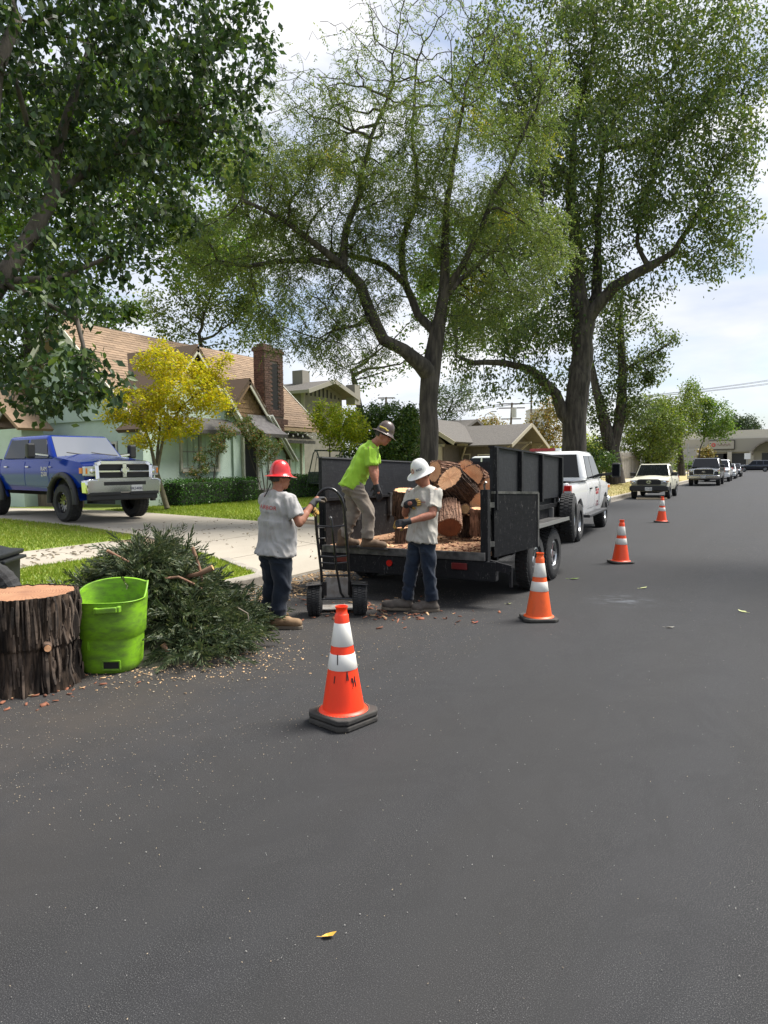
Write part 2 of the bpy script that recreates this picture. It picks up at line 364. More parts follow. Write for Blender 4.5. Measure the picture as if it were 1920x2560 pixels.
grass('dry_grass', 16000, s_pd, .03, .07, m_drygrass)
# ================================================================== trees
def colonize(nodes, parents, att, step=.35, kill=.6, infl=1e9, iters=80, wob=.12, droop=0.0):
    nodes = [np.array(p, float) for p in nodes]; par = list(parents); att = np.array(att, float)
    A = len(att); nd = np.full(A, 1e18); ni = np.zeros(A, int); alive = np.ones(A, bool)
    def upd(idx):
        P = np.array([nodes[i] for i in idx])
        for s in range(0, len(P), 64):
            d = ((att[:, None, :]-P[None, s:s+64])**2).sum(2); k = d.argmin(1); dm = d[np.arange(A), k]
            b = dm < nd; nd[b] = dm[b]; ni[b] = np.array(idx)[s+k[b]]
    upd(list(range(len(nodes))))
    alive &= nd > kill*kill
    for it in range(iters):
        act = np.where(alive & (nd < infl*infl))[0]
        if len(act) == 0: break
        new = []
        order = np.argsort(ni[act], kind='stable'); act = act[order]; u, st = np.unique(ni[act], return_index=True); st = list(st)+[len(act)]
        for q, n in enumerate(u):
            g = act[st[q]:st[q+1]]; d = att[g]-nodes[n]; d /= np.linalg.norm(d, axis=1)[:, None]+1e-9; m = d.mean(0); l = np.linalg.norm(m)
            m = m/l if l > 1e-3 else d[0]
            m = m+RNG.normal(0, wob, 3); m[2] -= droop; m /= np.linalg.norm(m)
            new.append((n, nodes[n]+m*step))
        idx = []
        for n, p in new: par.append(n); nodes.append(p); idx.append(len(nodes)-1)
        before = len(nodes); upd(idx); alive &= nd > kill*kill
        if before > 14000: break
    return np.array(nodes), np.array(par)
def tree_radii(par, given, tip=.008, ex=2.3):
    n = len(par); s = np.zeros(n); hasch = np.zeros(n, bool)
    for i in range(n-1, -1, -1):
        if not hasch[i]: s[i] = max(s[i], tip**ex)
        if par[i] >= 0: s[par[i]] += s[i]; hasch[par[i]] = True
    r = s**(1/ex)
    for i in range(n):
        if i in given: r[i] = given[i]
        elif par[i] >= 0: r[i] = min(r[i], r[par[i]]*.86)
        r[i] = max(r[i], tip*.8)
    return r
def wood_mesh(nodes, par, r, mb, minr=0.0, jit=0.0):
    n = len(par); ch = [[] for _ in range(n)]
    for i in range(n):
        if par[i] >= 0: ch[par[i]].append(i)
    starts = [i for i in range(n) if par[i] < 0]; st = [(s, None) for s in starts]
    while st:
        i, frm = st.pop(); chain = [] if frm is None else [frm]; rr = [] if frm is None else [min(r[frm], r[i]*1.25)]
        while True:
            chain.append(i); rr.append(r[i])
            if not ch[i]: break
            c = sorted(ch[i], key=lambda k: -r[k])
            for k in c[1:]:
                if r[k] >= minr: st.append((k, i))
            if r[c[0]] < minr: break
            i = c[0]
        if len(chain) < 2: continue
        R = max(rr); ns = 14 if R > .15 else 9 if R > .06 else 6 if R > .025 else 4 if R > .012 else 3
        P = [nodes[k] for k in chain]
        if jit: P = [P[0]]+[p+RNG.normal(0, jit*min(1, q/.05), 3) for p, q in zip(P[1:], rr[1:])]
        mb.tube(P, rr, ns, cap=False)
def leaves_mesh(name, pos, size, aspect=.5, droop=.35, tilt=1.0, fold=0.0):
    n = len(pos); a = RNG.uniform(0, 2*pi, n); el = RNG.normal(-droop, .5*tilt, n)
    d = np.stack([np.cos(a)*np.cos(el), np.sin(a)*np.cos(el), np.sin(el)], 1)
    u = RNG.normal(0, 1, (n, 3)); u[:, 2] += 1.2; s = np.cross(d, u); s /= np.linalg.norm(s, axis=1)[:, None]+1e-9
    L_ = size*RNG.uniform(.65, 1.3, n); w = L_*aspect/2
    P0 = pos; P2 = pos+d*L_[:, None]; mid = pos+d*(L_*.45)[:, None]; nn = np.cross(s, d)*(L_*fold)[:, None]
    P1 = mid+s*w[:, None]+nn; P3 = mid-s*w[:, None]+nn
    Vs = np.stack([P0, P1, P2, P3], 1).reshape(-1, 3); return Vs, np.arange(4*n).reshape(-1, 4)
def compound_leaves(pos, length, nl, lsize, aspect=.35, droop=.5):
    """feathery compound leaves: a hanging rachis with paired leaflets"""
    n = len(pos); a = RNG.uniform(0, 2*pi, n); el = RNG.normal(-droop, .45, n)
    d = np.stack([np.cos(a)*np.cos(el), np.sin(a)*np.cos(el), np.sin(el)], 1); up = np.tile([0, 0, 1.], (n, 1))
    s = np.cross(d, up); s /= np.linalg.norm(s, axis=1)[:, None]+1e-9; Ln = length*RNG.uniform(.6, 1.25, n); out = []
    for k in range(nl):
        f = (k+1)/nl; sg = 1 if k % 2 else -1
        base = pos+d*(Ln*f)[:, None]+np.array([0, 0, -1.])*(Ln*f*f*.25)[:, None]
        ld = d*.55+s*sg*.8+RNG.normal(0, .15, (n, 3)); ld[:, 2] -= .25; ld /= np.linalg.norm(ld, axis=1)[:, None]
        ls = lsize*RNG.uniform(.7, 1.25, n); w = np.cross(ld, np.array([0, 0, 1.])+RNG.normal(0, .4, (n, 3))); w /= np.linalg.norm(w, axis=1)[:, None]+1e-9; w *= (ls*aspect/2)[:, None]
        m = base+ld*(ls*.5)[:, None]; out.append(np.stack([base, m+w, base+ld*ls[:, None], m-w], 1))
    V_ = np.concatenate(out).reshape(-1, 3); return V_, np.arange(len(V_)).reshape(-1, 4)
def ell_pts(c, r, n, shell=.35):
    d = RNG.normal(0, 1, (n, 3)); d /= np.linalg.norm(d, axis=1)[:, None]; rad = RNG.uniform(shell, 1, n)**.6
    return np.array(c)+d*rad[:, None]*np.array(r)
def skel(*lines):
    """each line: list of (x,y,z,r); a line starts at the existing node nearest to its first point"""
    nodes, par, given = [], [], {}
    for ln in lines:
        prev = -1
        if nodes: prev = int(np.argmin([sum((a-b)**2 for a, b in zip(n, ln[0][:3])) for n in nodes]))
        P = []
        for (a, b) in zip(ln, ln[1:]):
            a, b = np.array(a, float), np.array(b, float); k = max(1, int(np.linalg.norm((b-a)[:3])/.4))
            for i in range(k): P.append(a+(b-a)*i/k)
        P.append(np.array(ln[-1], float))
        if prev >= 0: P = P[1:]
        for p in P:
            nodes.append(p[:3]); par.append(prev); prev = len(nodes)-1; given[prev] = p[3]*(.82 if p[3] < .2 else 1)
    return nodes, par, given
def leaf_sites(nodes, par, r, rmax, per, spread):
    idx = np.where(r <= rmax)[0]; idx = np.repeat(idx, per); p = nodes[idx]; q = nodes[np.maximum(par[idx], 0)]; f = RNG.uniform(0, 1, len(idx))[:, None]
    return p*f+q*(1-f)+RNG.normal(0, spread, (len(idx), 3))
m_bark = M('grey_bark', (.026, .022, .019), .95, col2=(.075, .064, .054), vs=9, bmp=1.0, bs=16, stretch=(1, 1, .16), lo=.4, hi=.62)
m_bark2 = M('dark_bark', (.045, .038, .032), .95, col2=(.10, .085, .07), vs=10, bmp=.9, bs=18, stretch=(1, 1, .2))
m_leaf_dark = leafmat('broad_leaf', (0.026, 0.051, 0.025), (0.044, 0.081, 0.031), (0.112, 0.157, 0.040), .36, .42)
m_leaf_single = leafmat('single_broad_leaf', (0.026, 0.051, 0.025), (0.044, 0.081, 0.031), (0.112, 0.157, 0.040), .36, .42, single=True)
m_leaf_loc = leafmat('locust_leaf', (0.092, 0.132, 0.045), (0.138, 0.183, 0.058), (0.261, 0.272, 0.064), .42)
m_leaf_elm = leafmat('elm_leaf', (0.061, 0.096, 0.034), (0.100, 0.143, 0.046), (0.201, 0.219, 0.058), .40)
m_leaf_mid = leafmat('mid_leaf', (.07, .14, .022), (.12, .20, .028), (.22, .27, .04), .42)
m_leaf_yel = leafmat('yellow_leaf', (.36, .38, .018), (.58, .48, .015), (.66, .46, .02), .45)
m_leaf_yg = leafmat('yellow_green_leaf', (.19, .27, .022), (.34, .38, .028), (.52, .46, .03), .45)
m_leaf_aut = leafmat('autumn_leaf', (.14, .14, .03), (.27, .20, .05), (.36, .19, .05), .35)
m_leaf_hedge = leafmat('hedge_leaf', (.022, .07, .011), (.045, .125, .015), (.10, .23, .02), .3, .35)
m_leaf_bush = leafmat('bush_leaf', (.040, .082, .02), (.075, .135, .028), (.16, .20, .035), .32, .35)
m_leaf_olive = leafmat('olive_leaf', (.10, .15, .08), (.15, .20, .10), (.22, .26, .13), .35)
m_leaf_road = leafmat('roadside_leaf', (.085, .13, .025), (.14, .19, .03), (.24, .25, .04), .4)
m_leaf_far = leafmat('far_leaf', (.03, .06, .03), (.05, .085, .035), (.09, .11, .04), .25)
DBG = []
def inframe(p):
    q = cam.matrix_world.inverted() @ Vector(p)
    return q.z < 0 and abs(q.x/q.z) < .55 and abs(q.y/q.z) < .73
def make_tree(name, label, sk, ells, natt, leaf, mat_leaf, bark=None, step=.35, kill=.55, per=4, rmax=.02, spread=.12, lsize=.09, aspect=.5, droop=.35, tip=.008, group=None, compound=None, cat='tree', wob=.12, infl=1e9, extra=None, minr=0.0, cdroop=0.0, jit=0.0, yellow=None, clump=None, gap=-.14, thin=None, singles=0, single_mat=None, ex=2.3):
    nodes, par, given = sk
    vol = [np.prod(e[1])**.7*(e[2] if len(e) > 2 else 1) for e in ells]; tot = sum(vol)
    att = np.concatenate([ell_pts(e[0], e[1], max(6, int(natt*v/tot))) for e, v in zip(ells, vol)])
    att = att[att[:, 2] > .9]
    if clump is None: clump = float(np.median([min(e[1]) for e in ells]))*.75
    kp = np.array([mnoise.noise(Vector(p/clump)+Vector((label.__len__()*1.7, 3.1, 0)))+.45*mnoise.noise(Vector(p/clump*2.3)) for p in att]); att = att[kp > gap]
    nd, pr = colonize(nodes, par, att, step, kill, infl, 90, wob, cdroop); r = tree_radii(pr, given, tip, ex)
    base = Vector(nodes[0]); root = empty(name, (base.x, base.y, gz(base.x)), 0, label, cat, group); off = np.array(root.location)
    mb = MB(); wood_mesh(nd-off, pr, r, mb, minr, jit); mb.build('trunk', bark or m_bark, root, smooth=180)
    pos = leaf_sites(nd, pr, r, rmax, per, spread)
    if thin is not None: pos = pos[np.array([RNG.random() < thin(p) for p in pos])]
    if extra is not None: pos = np.concatenate([pos, extra])
    def put(pos, mat, nm):
        if compound: Vs, Fs = compound_leaves(pos, *compound)
        else: Vs, Fs = leaves_mesh('crown', pos, lsize, aspect, droop)
        link_mesh(nm, np_mesh(nm, Vs-off, Fs), mat, root)
    if yellow:
        sel = np.zeros(len(pos), bool)
        for c, rad in yellow: sel |= ((pos-np.array(c))**2).sum(1) < rad*rad
        put(pos[sel], m_leaf_yel, 'yellow_foliage'); pos = pos[~sel]
    if singles:
        d = np.linalg.norm(pos-np.array([0, 0, 1.64]), axis=1); vis = np.array([inframe(p) for p in pos]); order = np.argsort(np.where(vis, d, 1e9))[:singles]; keep = np.ones(len(pos), bool); keep[order] = False
        me = bpy.data.meshes.new('leaf'); me.from_pydata([(0, 0, 0), (.32, .25, .03), (.62, .22, .02), (1, 0, -.06), (.62, -.22, .02), (.32, -.25, .03), (.5, 0, -.015)], [], [(0, 1, 6), (1, 2, 6), (2, 3, 6), (3, 4, 6), (4, 5, 6), (5, 0, 6)]); me.materials.append(single_mat)
        for i in order:
            o = bpy.data.objects.new('leaf', me); COL.objects.link(o); o.parent = root; o.location = pos[i]-off; o.rotation_euler = (RNG.normal(0, .5), RNG.normal(.7, .45), RNG.uniform(0, 2*pi)); s = lsize*RNG.uniform(.8, 1.3); o.scale = (s, s, s)
        pos = pos[keep]
    put(pos, mat_leaf, 'crown')
    if singles: [o for o in root.children if o.name.startswith('crown')][0]['kind'] = 'stuff'
    DBG.append((name, len(nd), len(pos))); return root
# helper: world point seen at (u,v) of a 1659x2212 print of the survey photograph, D metres in front of the lens
_Rm = cam.matrix_world.to_3x3()
def ip(u, v, D): return np.array(Vector((0, 0, 1.64))+_Rm @ Vector(((u-829.5)/1500*D, -(v-1106)/1500*D, -D)))
def ipr(u, v, D, r): return (*ip(u, v, D), r)
def E_(u, v, D, r, w=1): return (ip(u, v, D), r, w)
# --- honey locust beside the trailer
Lx, Ly = -7.75, 15.9
loc = skel([(Lx, Ly, .1, .34), (Lx, Ly, .5, .27), ipr(925, 980, 17.6, .235), ipr(925, 880, 17.6, .235), ipr(930, 810, 17.6, .25), ipr(943, 720, 17.6, .20), ipr(957, 640, 17.5, .17), ipr(963, 540, 17.5, .13), ipr(966, 440, 17.3, .10), ipr(985, 320, 17.2, .07), ipr(1010, 180, 17, .04)],
 [ipr(928, 825, 17.6, .22), ipr(905, 785, 17.3, .2), ipr(870, 760, 17.0, .19), ipr(828, 735, 16.8, .18), ipr(803, 680, 16.7, .17), ipr(775, 615, 16.6, .16), ipr(742, 575, 16.5, .14), ipr(700, 540, 16.3, .10), ipr(620, 480, 16.0, .075), ipr(520, 430, 15.8, .05)],
 [ipr(745, 578, 16.5, .13), ipr(670, 560, 16.6, .09), ipr(600, 562, 16.8, .075), ipr(540, 575, 17, .06), ipr(470, 560, 17.2, .04)],
 [ipr(742, 575, 16.5, .13), ipr(745, 500, 16.8, .1), ipr(775, 420, 17, .085), ipr(800, 300, 17.2, .06), ipr(850, 180, 17.4, .04)],
 [ipr(938, 730, 17.6, .16), ipr(905, 680, 17.8, .13), ipr(872, 610, 18, .12), ipr(868, 520, 18.2, .10), ipr(905, 420, 18.4, .075), ipr(890, 300, 18.4, .05), ipr(900, 130, 18.4, .03)],
 [ipr(868, 590, 18, .10), ipr(800, 560, 18.3, .08), ipr(715, 545, 18.7, .06), ipr(640, 560, 19, .04)],
 [ipr(960, 620, 17.5, .13), ipr(1000, 570, 17.2, .10), ipr(1040, 490, 17.0, .085), ipr(1090, 380, 16.8, .06), ipr(1150, 250, 16.6, .04)],
 [ipr(955, 650, 17.5, .10), ipr(1010, 590, 18.3, .08), ipr(1090, 520, 18.8, .06), ipr(1170, 440, 19.2, .04)],
 [ipr(805, 690, 16.7, .07), ipr(770, 700, 16.3, .055), ipr(725, 710, 16, .04), ipr(690, 730, 15.8, .025)])
make_tree('honey_locust', 'tall honey locust with forked trunk and feathery leaves growing behind the dump trailer', loc,
 [E_(700, 440, 17, (2.4, 2.4, 1.3)), E_(540, 540, 16.8, (1.7, 2, 1.0)), E_(820, 280, 17.5, (2.0, 2.4, 1.8)), E_(1000, 350, 17.5, (2.0, 2.4, 2.0)), E_(1090, 540, 18, (1.9, 2.2, 1.4)), E_(620, 260, 18, (1.5, 1.8, 1.5), .9), E_(560, 330, 17.5, (1.0, 1.4, 1.0), .8), E_(930, 110, 17.5, (2.2, 2.4, 1.5), 1.1), E_(1110, 200, 17.5, (1.7, 2.2, 1.7)), E_(640, 690, 16.3, (1.5, 1.5, .7), 1.3), E_(770, 640, 17, (1.1, 1.4, .7)), E_(705, 110, 18, (.35, 1.0, 1.2), .7), E_(860, 520, 17.5, (1.5, 2, .9)), E_(1000, 690, 18.3, (1.0, 1.2, .8)), E_(1060, 640, 18, (1.0, 1.2, .8)), E_(750, 760, 16.5, (1.1, 1.2, .45), 1.2), E_(590, 400, 16.6, (1.2, 1.6, 1.1))],
 9000, None, m_leaf_loc, m_bark, step=.22, kill=.23, per=7, rmax=.021, spread=.12, tip=.0075, compound=(.27, 10, .072, .38, .6), wob=.3, yellow=[(ip(1000, 255, 17.5), .55), (ip(715, 335, 17), .5), (ip(1100, 470, 17.2), .4), (ip(1190, 330, 17.4), .5), (ip(1030, 610, 17.8), .35)], jit=.02, gap=-.10, clump=.75, ex=2.0, thin=lambda p: 1.0 if p[2] < 8.5 else max(.12, 1.0-(p[2]-8.5)*.26))
# --- big elm by the white pickup
Ex, Ey = -7.75, 30.7
elm = skel([(Ex, Ey, .1, .72), (Ex, Ey, .8, .60), ipr(1240, 960, 30.4, .52), ipr(1244, 880, 30.4, .50), ipr(1256, 780, 30.4, .46), ipr(1262, 700, 30.4, .45), ipr(1250, 620, 30.4, .34), ipr(1243, 520, 30.3, .26), ipr(1232, 400, 30.2, .2), ipr(1240, 280, 30, .15), ipr(1275, 140, 29.8, .1), ipr(1290, 20, 29.6, .06)],
 [ipr(1266, 690, 30.4, .34), ipr(1285, 665, 30.1, .28), ipr(1325, 620, 29.7, .24), ipr(1400, 575, 29.2, .2), ipr(1455, 545, 28.9, .15), ipr(1500, 470, 28.6, .1), ipr(1545, 380, 28.3, .06)],
 [ipr(1400, 575, 29.2, .14), ipr(1375, 530, 29.5, .11), ipr(1385, 440, 29.8, .08), ipr(1430, 330, 30, .05)],
 [ipr(1262, 705, 30.4, .30), ipr(1288, 640, 31, .24), ipr(1292, 500, 31.4, .18), ipr(1300, 330, 31.6, .13), ipr(1340, 230, 31.4, .1), ipr(1440, 160, 31, .06)],
 [ipr(1238, 400, 30.2, .14), ipr(1190, 340, 30.6, .11), ipr(1150, 280, 30.8, .08), ipr(1100, 160, 31, .05)],
 [ipr(1225, 915, 30.4, .30), ipr(1200, 850, 30.2, .22), ipr(1150, 800, 30, .19), ipr(1090, 783, 29.8, .17), ipr(1020, 785, 29.6, .13), ipr(985, 770, 29.5, .09), ipr(985, 715, 29.4, .06)],
 [ipr(1300, 330, 31.6, .12), ipr(1400, 300, 31, .09), ipr(1520, 240, 30.5, .05)], [ipr(1240, 560, 30.4, .16), ipr(1190, 520, 31, .12), ipr(1120, 480, 31.5, .08), ipr(1040, 470, 32, .05)])
make_tree('elm_tree', 'big spreading elm with thick ridged trunk standing behind the white work pickup', elm,
 [E_(1300, 120, 30, (4.4, 4.5, 3.2), 1.1), E_(1470, 120, 29.5, (3.4, 4, 2.6), .9), E_(1150, 150, 31, (3.8, 4, 3.2)), E_(1300, 380, 30, (4.2, 4.5, 2.6), 1.1), E_(1490, 470, 29, (2.8, 3.2, 1.6)), E_(1550, 300, 29, (2.0, 2.6, 1.8)), E_(1160, 480, 31, (3.4, 4, 2.2)), E_(1375, 650, 30, (.9, 1.5, .9), .7), E_(1120, 720, 30.5, (2.4, 2.6, 1.1), 1.2), E_(1005, 720, 30, (1.2, 1.8, 1.2), 1.2), E_(1180, 680, 31.5, (2, 3, 1.6), 1.2), E_(1530, 560, 29, (1.8, 2.2, .7), 1.1), E_(1410, 280, 30, (3, 3.4, 2)), E_(1610, 130, 29.5, (1.6, 2.4, 2.4)), E_(1600, 330, 29, (1.3, 2, 1.8)), E_(1590, 480, 29, (1.2, 1.8, 1.0)), E_(1120, 840, 30, (1.9, 1.5, .5), 1.1), E_(1190, 800, 30.6, (1.0, 1.5, 1.0)), E_(1010, 800, 30, (.8, 1.2, .5), 1.3), E_(1230, 560, 31, (2.6, 3, 1.4)), E_(1445, 630, 29.5, (.5, 1, .5), .6)],
 11500, None, m_leaf_elm, m_bark, step=.36, kill=.44, per=26, rmax=.034, spread=.27, lsize=.175, aspect=.5, droop=.7, tip=.011, wob=.2, jit=.03, gap=-.03, clump=1.25, ex=2.05)
# --- near street tree whose limbs hang in from the left
near = skel([(-8.1, 3.3, .15, .24), (-8.0, 3.35, .8, .19), (-7.75, 3.5, 1.8, .16), ipr(-60, 690, 6.2, .13), ipr(0, 608, 6.3, .105), ipr(60, 520, 6.5, .09), ipr(112, 430, 6.7, .08), ipr(118, 340, 6.8, .07), ipr(150, 250, 6.9, .055), ipr(190, 110, 7.1, .035)],
 [ipr(-60, 690, 6.2, .12), ipr(-40, 400, 5.9, .1), ipr(-10, 150, 6, .075), ipr(40, 40, 6.2, .05)],
 [ipr(114, 420, 6.7, .055), ipr(200, 360, 7, .045), ipr(300, 280, 7.3, .038), ipr(430, 235, 7.7, .025)],
 [ipr(30, 565, 6.4, .05), ipr(130, 600, 6.6, .035), ipr(260, 545, 7, .02)],
 [ipr(0, 620, 6.3, .05), ipr(90, 650, 6.3, .035), ipr(165, 690, 6.25, .028), ipr(182, 760, 6.2, .02), ipr(176, 830, 6.2, .012)],
 [ipr(118, 345, 6.8, .045), ipr(60, 270, 6.5, .035), ipr(30, 160, 6.3, .025)])
make_tree('street_tree', 'dark broad leaved street tree with limbs hanging in at the left above the pickup', near,
 [E_(180, 180, 7.1, (1.2, 1.5, 1.0), 1.2), E_(420, 120, 7.6, (.85, 1.2, .75), 1.1), E_(70, 430, 6.5, (.7, .9, .8)), E_(290, 400, 7.3, (.75, 1.0, .6)), E_(110, 650, 6.3, (.55, .7, .22), 1.3), E_(150, 815, 6.2, (.46, .5, .34), 6), E_(70, 870, 6.2, (.30, .35, .14), 6), E_(485, 300, 7.9, (.4, .7, .6)), E_(200, 570, 7, (.6, .7, .35)), E_(40, 190, 6.4, (.8, .9, .9)), E_(330, 20, 7.5, (1.2, 1.2, .6)), E_(530, 70, 8, (.30, .6, .42)), E_(330, 250, 7.3, (.8, 1, .7), 1.2), E_(60, 60, 6.6, (1, 1, .6)), E_(225, 830, 6.3, (.22, .3, .16), 4), E_(30, 800, 6.2, (.2, .3, .2), 4), E_(20, 700, 6.2, (.4, .5, .35))],
 5200, None, m_leaf_dark, m_bark2, step=.11, kill=.125, per=9, rmax=.0085, spread=.05, lsize=.085, aspect=.58, droop=.75, tip=.0035, wob=.2, jit=.008, gap=-.10, clump=.36, singles=300, single_mat=m_leaf_single)
# --- street tree on the right whose outer twigs enter at the right edge
rt = skel([(5.9, 15, .1, .26), (5.9, 15, 2.5, .2), (5.2, 14.8, 4.5, .15), (3.2, 14.5, 6.2, .09), (1.4, 14.2, 6.9, .05)], [(5.9, 15, 2.5, .18), (6.2, 15.3, 6, .12), (6, 15.5, 9, .06)], [(5.2, 14.8, 4.4, .09), (3, 14.2, 4.4, .05), (1.2, 13.9, 4.1, .025)])
make_tree('street_tree', 'leafy street tree off to the right with only its outer twigs in view', rt,
 [((.65, 14.3, 7.1), (.75, .8, 1.35), 1.5), ((3, 14.5, 7.5), (2, 1.6, 1.6)), ((6, 15, 9), (3, 2.6, 2.4)), ((.62, 13.9, 3.75), (.35, .4, .34), 1.6), ((2.5, 14, 4.4), (1.2, .8, .5))], 1800, None, m_leaf_mid, m_bark, step=.22, kill=.26, per=12, rmax=.014, spread=.1, lsize=.10, aspect=.5, droop=.6, tip=.006)
# --- ivy clad tree beyond the elm
iv = skel([ipr(1330, 1046, 47, .65), ipr(1322, 980, 47, .5), ipr(1303, 900, 47, .36), ipr(1285, 830, 47, .25), ipr(1275, 760, 47, .15)], [ipr(1322, 980, 47, .4), ipr(1340, 900, 47, .36), ipr(1345, 820, 47, .3), ipr(1340, 700, 47, .2), ipr(1345, 620, 47, .1)], [ipr(1345, 800, 47, .15), ipr(1400, 770, 46.5, .1), ipr(1450, 740, 46, .05)])
make_tree('ivy_covered_tree', 'two stemmed tree thickly wrapped in dark ivy beyond the elm', iv,
 [E_(1328, 740, 47, (1.0, 1.2, 3.6), 3.5), E_(1340, 860, 47, (1.3, 1.4, 1.8), 1.2), E_(1395, 790, 47, (1.5, 1.6, 1.6)), E_(1290, 880, 47, (1.1, 1.2, 1.6)), E_(1385, 890, 47, (1.3, 1.4, 1.0)), E_(1440, 730, 46.5, (1.2, 1, .45), .8), E_(1300, 960, 47, (.9, .9, .8), .7), E_(1400, 700, 46.5, (.7, .9, .7), .6), E_(1318, 690, 47, (1.1, 1.2, 2.6), 2.5)], 3600, None, m_leaf_elm, m_bark, step=.4, kill=.42, per=18, rmax=.04, spread=.22, lsize=.20, aspect=.6, droop=.6, tip=.012, gap=-.3)
# --- Japanese maple in front of the green house
mx0, my0 = -15.6, 14.75
mp_ = skel([(mx0, my0, .5, .10), ipr(338, 1020, 20.6, .09)], [ipr(338, 1020, 20.6, .07), ipr(325, 960, 20.5, .055), ipr(300, 890, 20.3, .035), ipr(270, 850, 20, .02)], [ipr(338, 1020, 20.6, .07), ipr(352, 950, 20.7, .05), ipr(390, 880, 20.8, .035), ipr(450, 830, 21, .02)], [ipr(336, 1010, 20.6, .06), ipr(345, 930, 20.8, .045), ipr(350, 850, 21, .03), ipr(345, 780, 21, .018)])
make_tree('japanese_maple', 'golden yellow japanese maple in front of the mint green house', mp_,
 [E_(300, 880, 20.4, (1.0, 1.0, .55)), E_(400, 850, 20.8, (1.2, 1.2, .6)), E_(355, 790, 20.8, (.9, 1.0, .5)), E_(345, 750, 20.9, (.28, .4, .28), .9), E_(455, 800, 21, (.55, .8, .4)), E_(255, 850, 20.2, (.45, .7, .3)), E_(455, 870, 21, (.75, .8, .4)), E_(300, 955, 20, (.5, .6, .22)), E_(490, 770, 21, (.25, .3, .2), .8), E_(250, 900, 20, (.3, .5, .3)), E_(370, 920, 20.6, (1.0, 1.0, .4))],
 2600, None, m_leaf_yel, M('maple_bark', (.11, .095, .055), .9, col2=(.16, .14, .09), vs=8), step=.12, kill=.13, per=15, rmax=.010, spread=.08, lsize=.085, aspect=.6, droop=.25, tip=.004, wob=.2)
def simple(name, label, base, top, ells, n, mat, lsize, step=.5, kill=.6, per=6, r0=.2, spread=.2, rmax=None, tip=.012, group=None, cat='tree', bark=None, aspect=.55, droop=.4):
    b = np.array(base, float); t_ = np.array(top, float)
    sk = skel([(*b, r0), (*(b*.5+t_*.5), r0*.8), (*t_, r0*.45)])
    return make_tree(name, label, sk, ells, int(n*1.7), None, mat, bark, step=step*.85, kill=kill*.72, per=per*3, rmax=rmax or tip*2.8, spread=spread, lsize=lsize, tip=tip, group=group, cat=cat, aspect=aspect, droop=droop)
def gp(u, v, D):
    p = ip(u, v, D); return (p[0], p[1], gz(p[0]))
simple('ornamental_tree', 'small yellow green tree between the green house and the tall shrub', gp(712, 985, 27.5), ip(712, 960, 27.5), [E_(735, 910, 27.5, (.95, 1, .75)), E_(700, 900, 27.3, (.6, .8, .7)), E_(765, 925, 27.8, (.6, .8, .6)), E_(712, 945, 27.5, (.5, .6, .4), .6), E_(745, 960, 27.5, (.5, .6, .3), .5)], 520, m_leaf_yg, .105, .17, .22, 7, .06, .1, tip=.005)
simple('tall_shrub', 'tall rounded dark green shrub behind the left trailer wall', gp(830, 985, 30), ip(830, 930, 30), [E_(830, 905, 30, (1.5, 1.4, .75), 1.5), E_(870, 930, 29.7, (.95, 1.2, 1.2), 1.4), E_(790, 930, 30, (1.0, 1.2, .9), 1.3), E_(840, 970, 29.5, (1.6, 1.2, .9), 1.5), E_(775, 985, 29.5, (.8, 1.0, .8), 1.1), E_(885, 985, 29.3, (.7, 1.0, .9), 1.2)], 1500, m_leaf_bush, .12, .22, .26, 8, .12, .13, tip=.006, cat='shrub')
far = 'trees in the gardens and along the street beyond'
simple('garden_tree', 'dark bushy tree rising behind the left end of the green house roof', (-33, 22, .5), ip(60, 700, 38), [E_(20, 760, 38, (4, 3, 3.2), 1.2), E_(120, 680, 38, (3.4, 3, 2.4)), E_(230, 670, 38, (1.7, 2, 1.0)), E_(-60, 850, 38, (3, 3, 3.4)), E_(40, 850, 37, (2.4, 2, 1.6))], 1000, m_leaf_bush, .26, .5, .65, 7, .35, .3, tip=.014, group=far)
simple('garden_tree', 'airy tree with reddish tips showing above the ridge near the brick chimney', (-31, 34, .5), ip(430, 720, 44), [E_(380, 690, 44, (1.7, 2, 1.6), .8), E_(470, 610, 44, (3.4, 3, 3)), E_(560, 700, 44, (1.8, 2, 1.6)), E_(330, 660, 44, (1.4, 1.6, 1.2), .7), E_(520, 520, 44, (3, 3, 2.4), .9)], 900, m_leaf_loc, .22, .5, .65, 7, .3, .3, tip=.014, group=far)
simple('garden_tree', 'pale olive green tree with arching limbs right of the locust trunk', gp(955, 990, 58), ip(955, 920, 58), [E_(985, 850, 58, (2.2, 2, 1.5)), E_(950, 880, 58, (1.8, 2, 2)), E_(1020, 845, 58, (1.0, 1.2, .8)), E_(955, 930, 58, (1.5, 2, 1.2)), E_(1030, 880, 58, (.5, .7, .6), .5)], 420, m_leaf_olive, .2, .5, .6, 6, .25, .25, tip=.016, group=far)
simple('garden_tree', 'rounded brownish green tree behind the bungalow roof', gp(1060, 990, 92), ip(1060, 950, 92), [E_(1058, 925, 92, (2.6, 2.4, 1.6)), E_(1090, 945, 90, (2.2, 2, .9))], 320, m_leaf_aut, .34, .7, .8, 7, .3, .35, tip=.02, group=far)
simple('autumn_tree', 'tall orange tinted autumn tree between the bungalow and the elm trunk', gp(1170, 1000, 74), ip(1170, 950, 74), [E_(1185, 915, 74, (2.4, 2.4, 2.4)), E_(1150, 960, 74, (2.6, 2.4, 1.8)), E_(1200, 960, 73, (1.6, 2, 2)), E_(1195, 870, 74, (1.0, 1.4, 1.0), .6)], 620, m_leaf_aut, .26, .6, .7, 7, .3, .3, tip=.018, group=far)
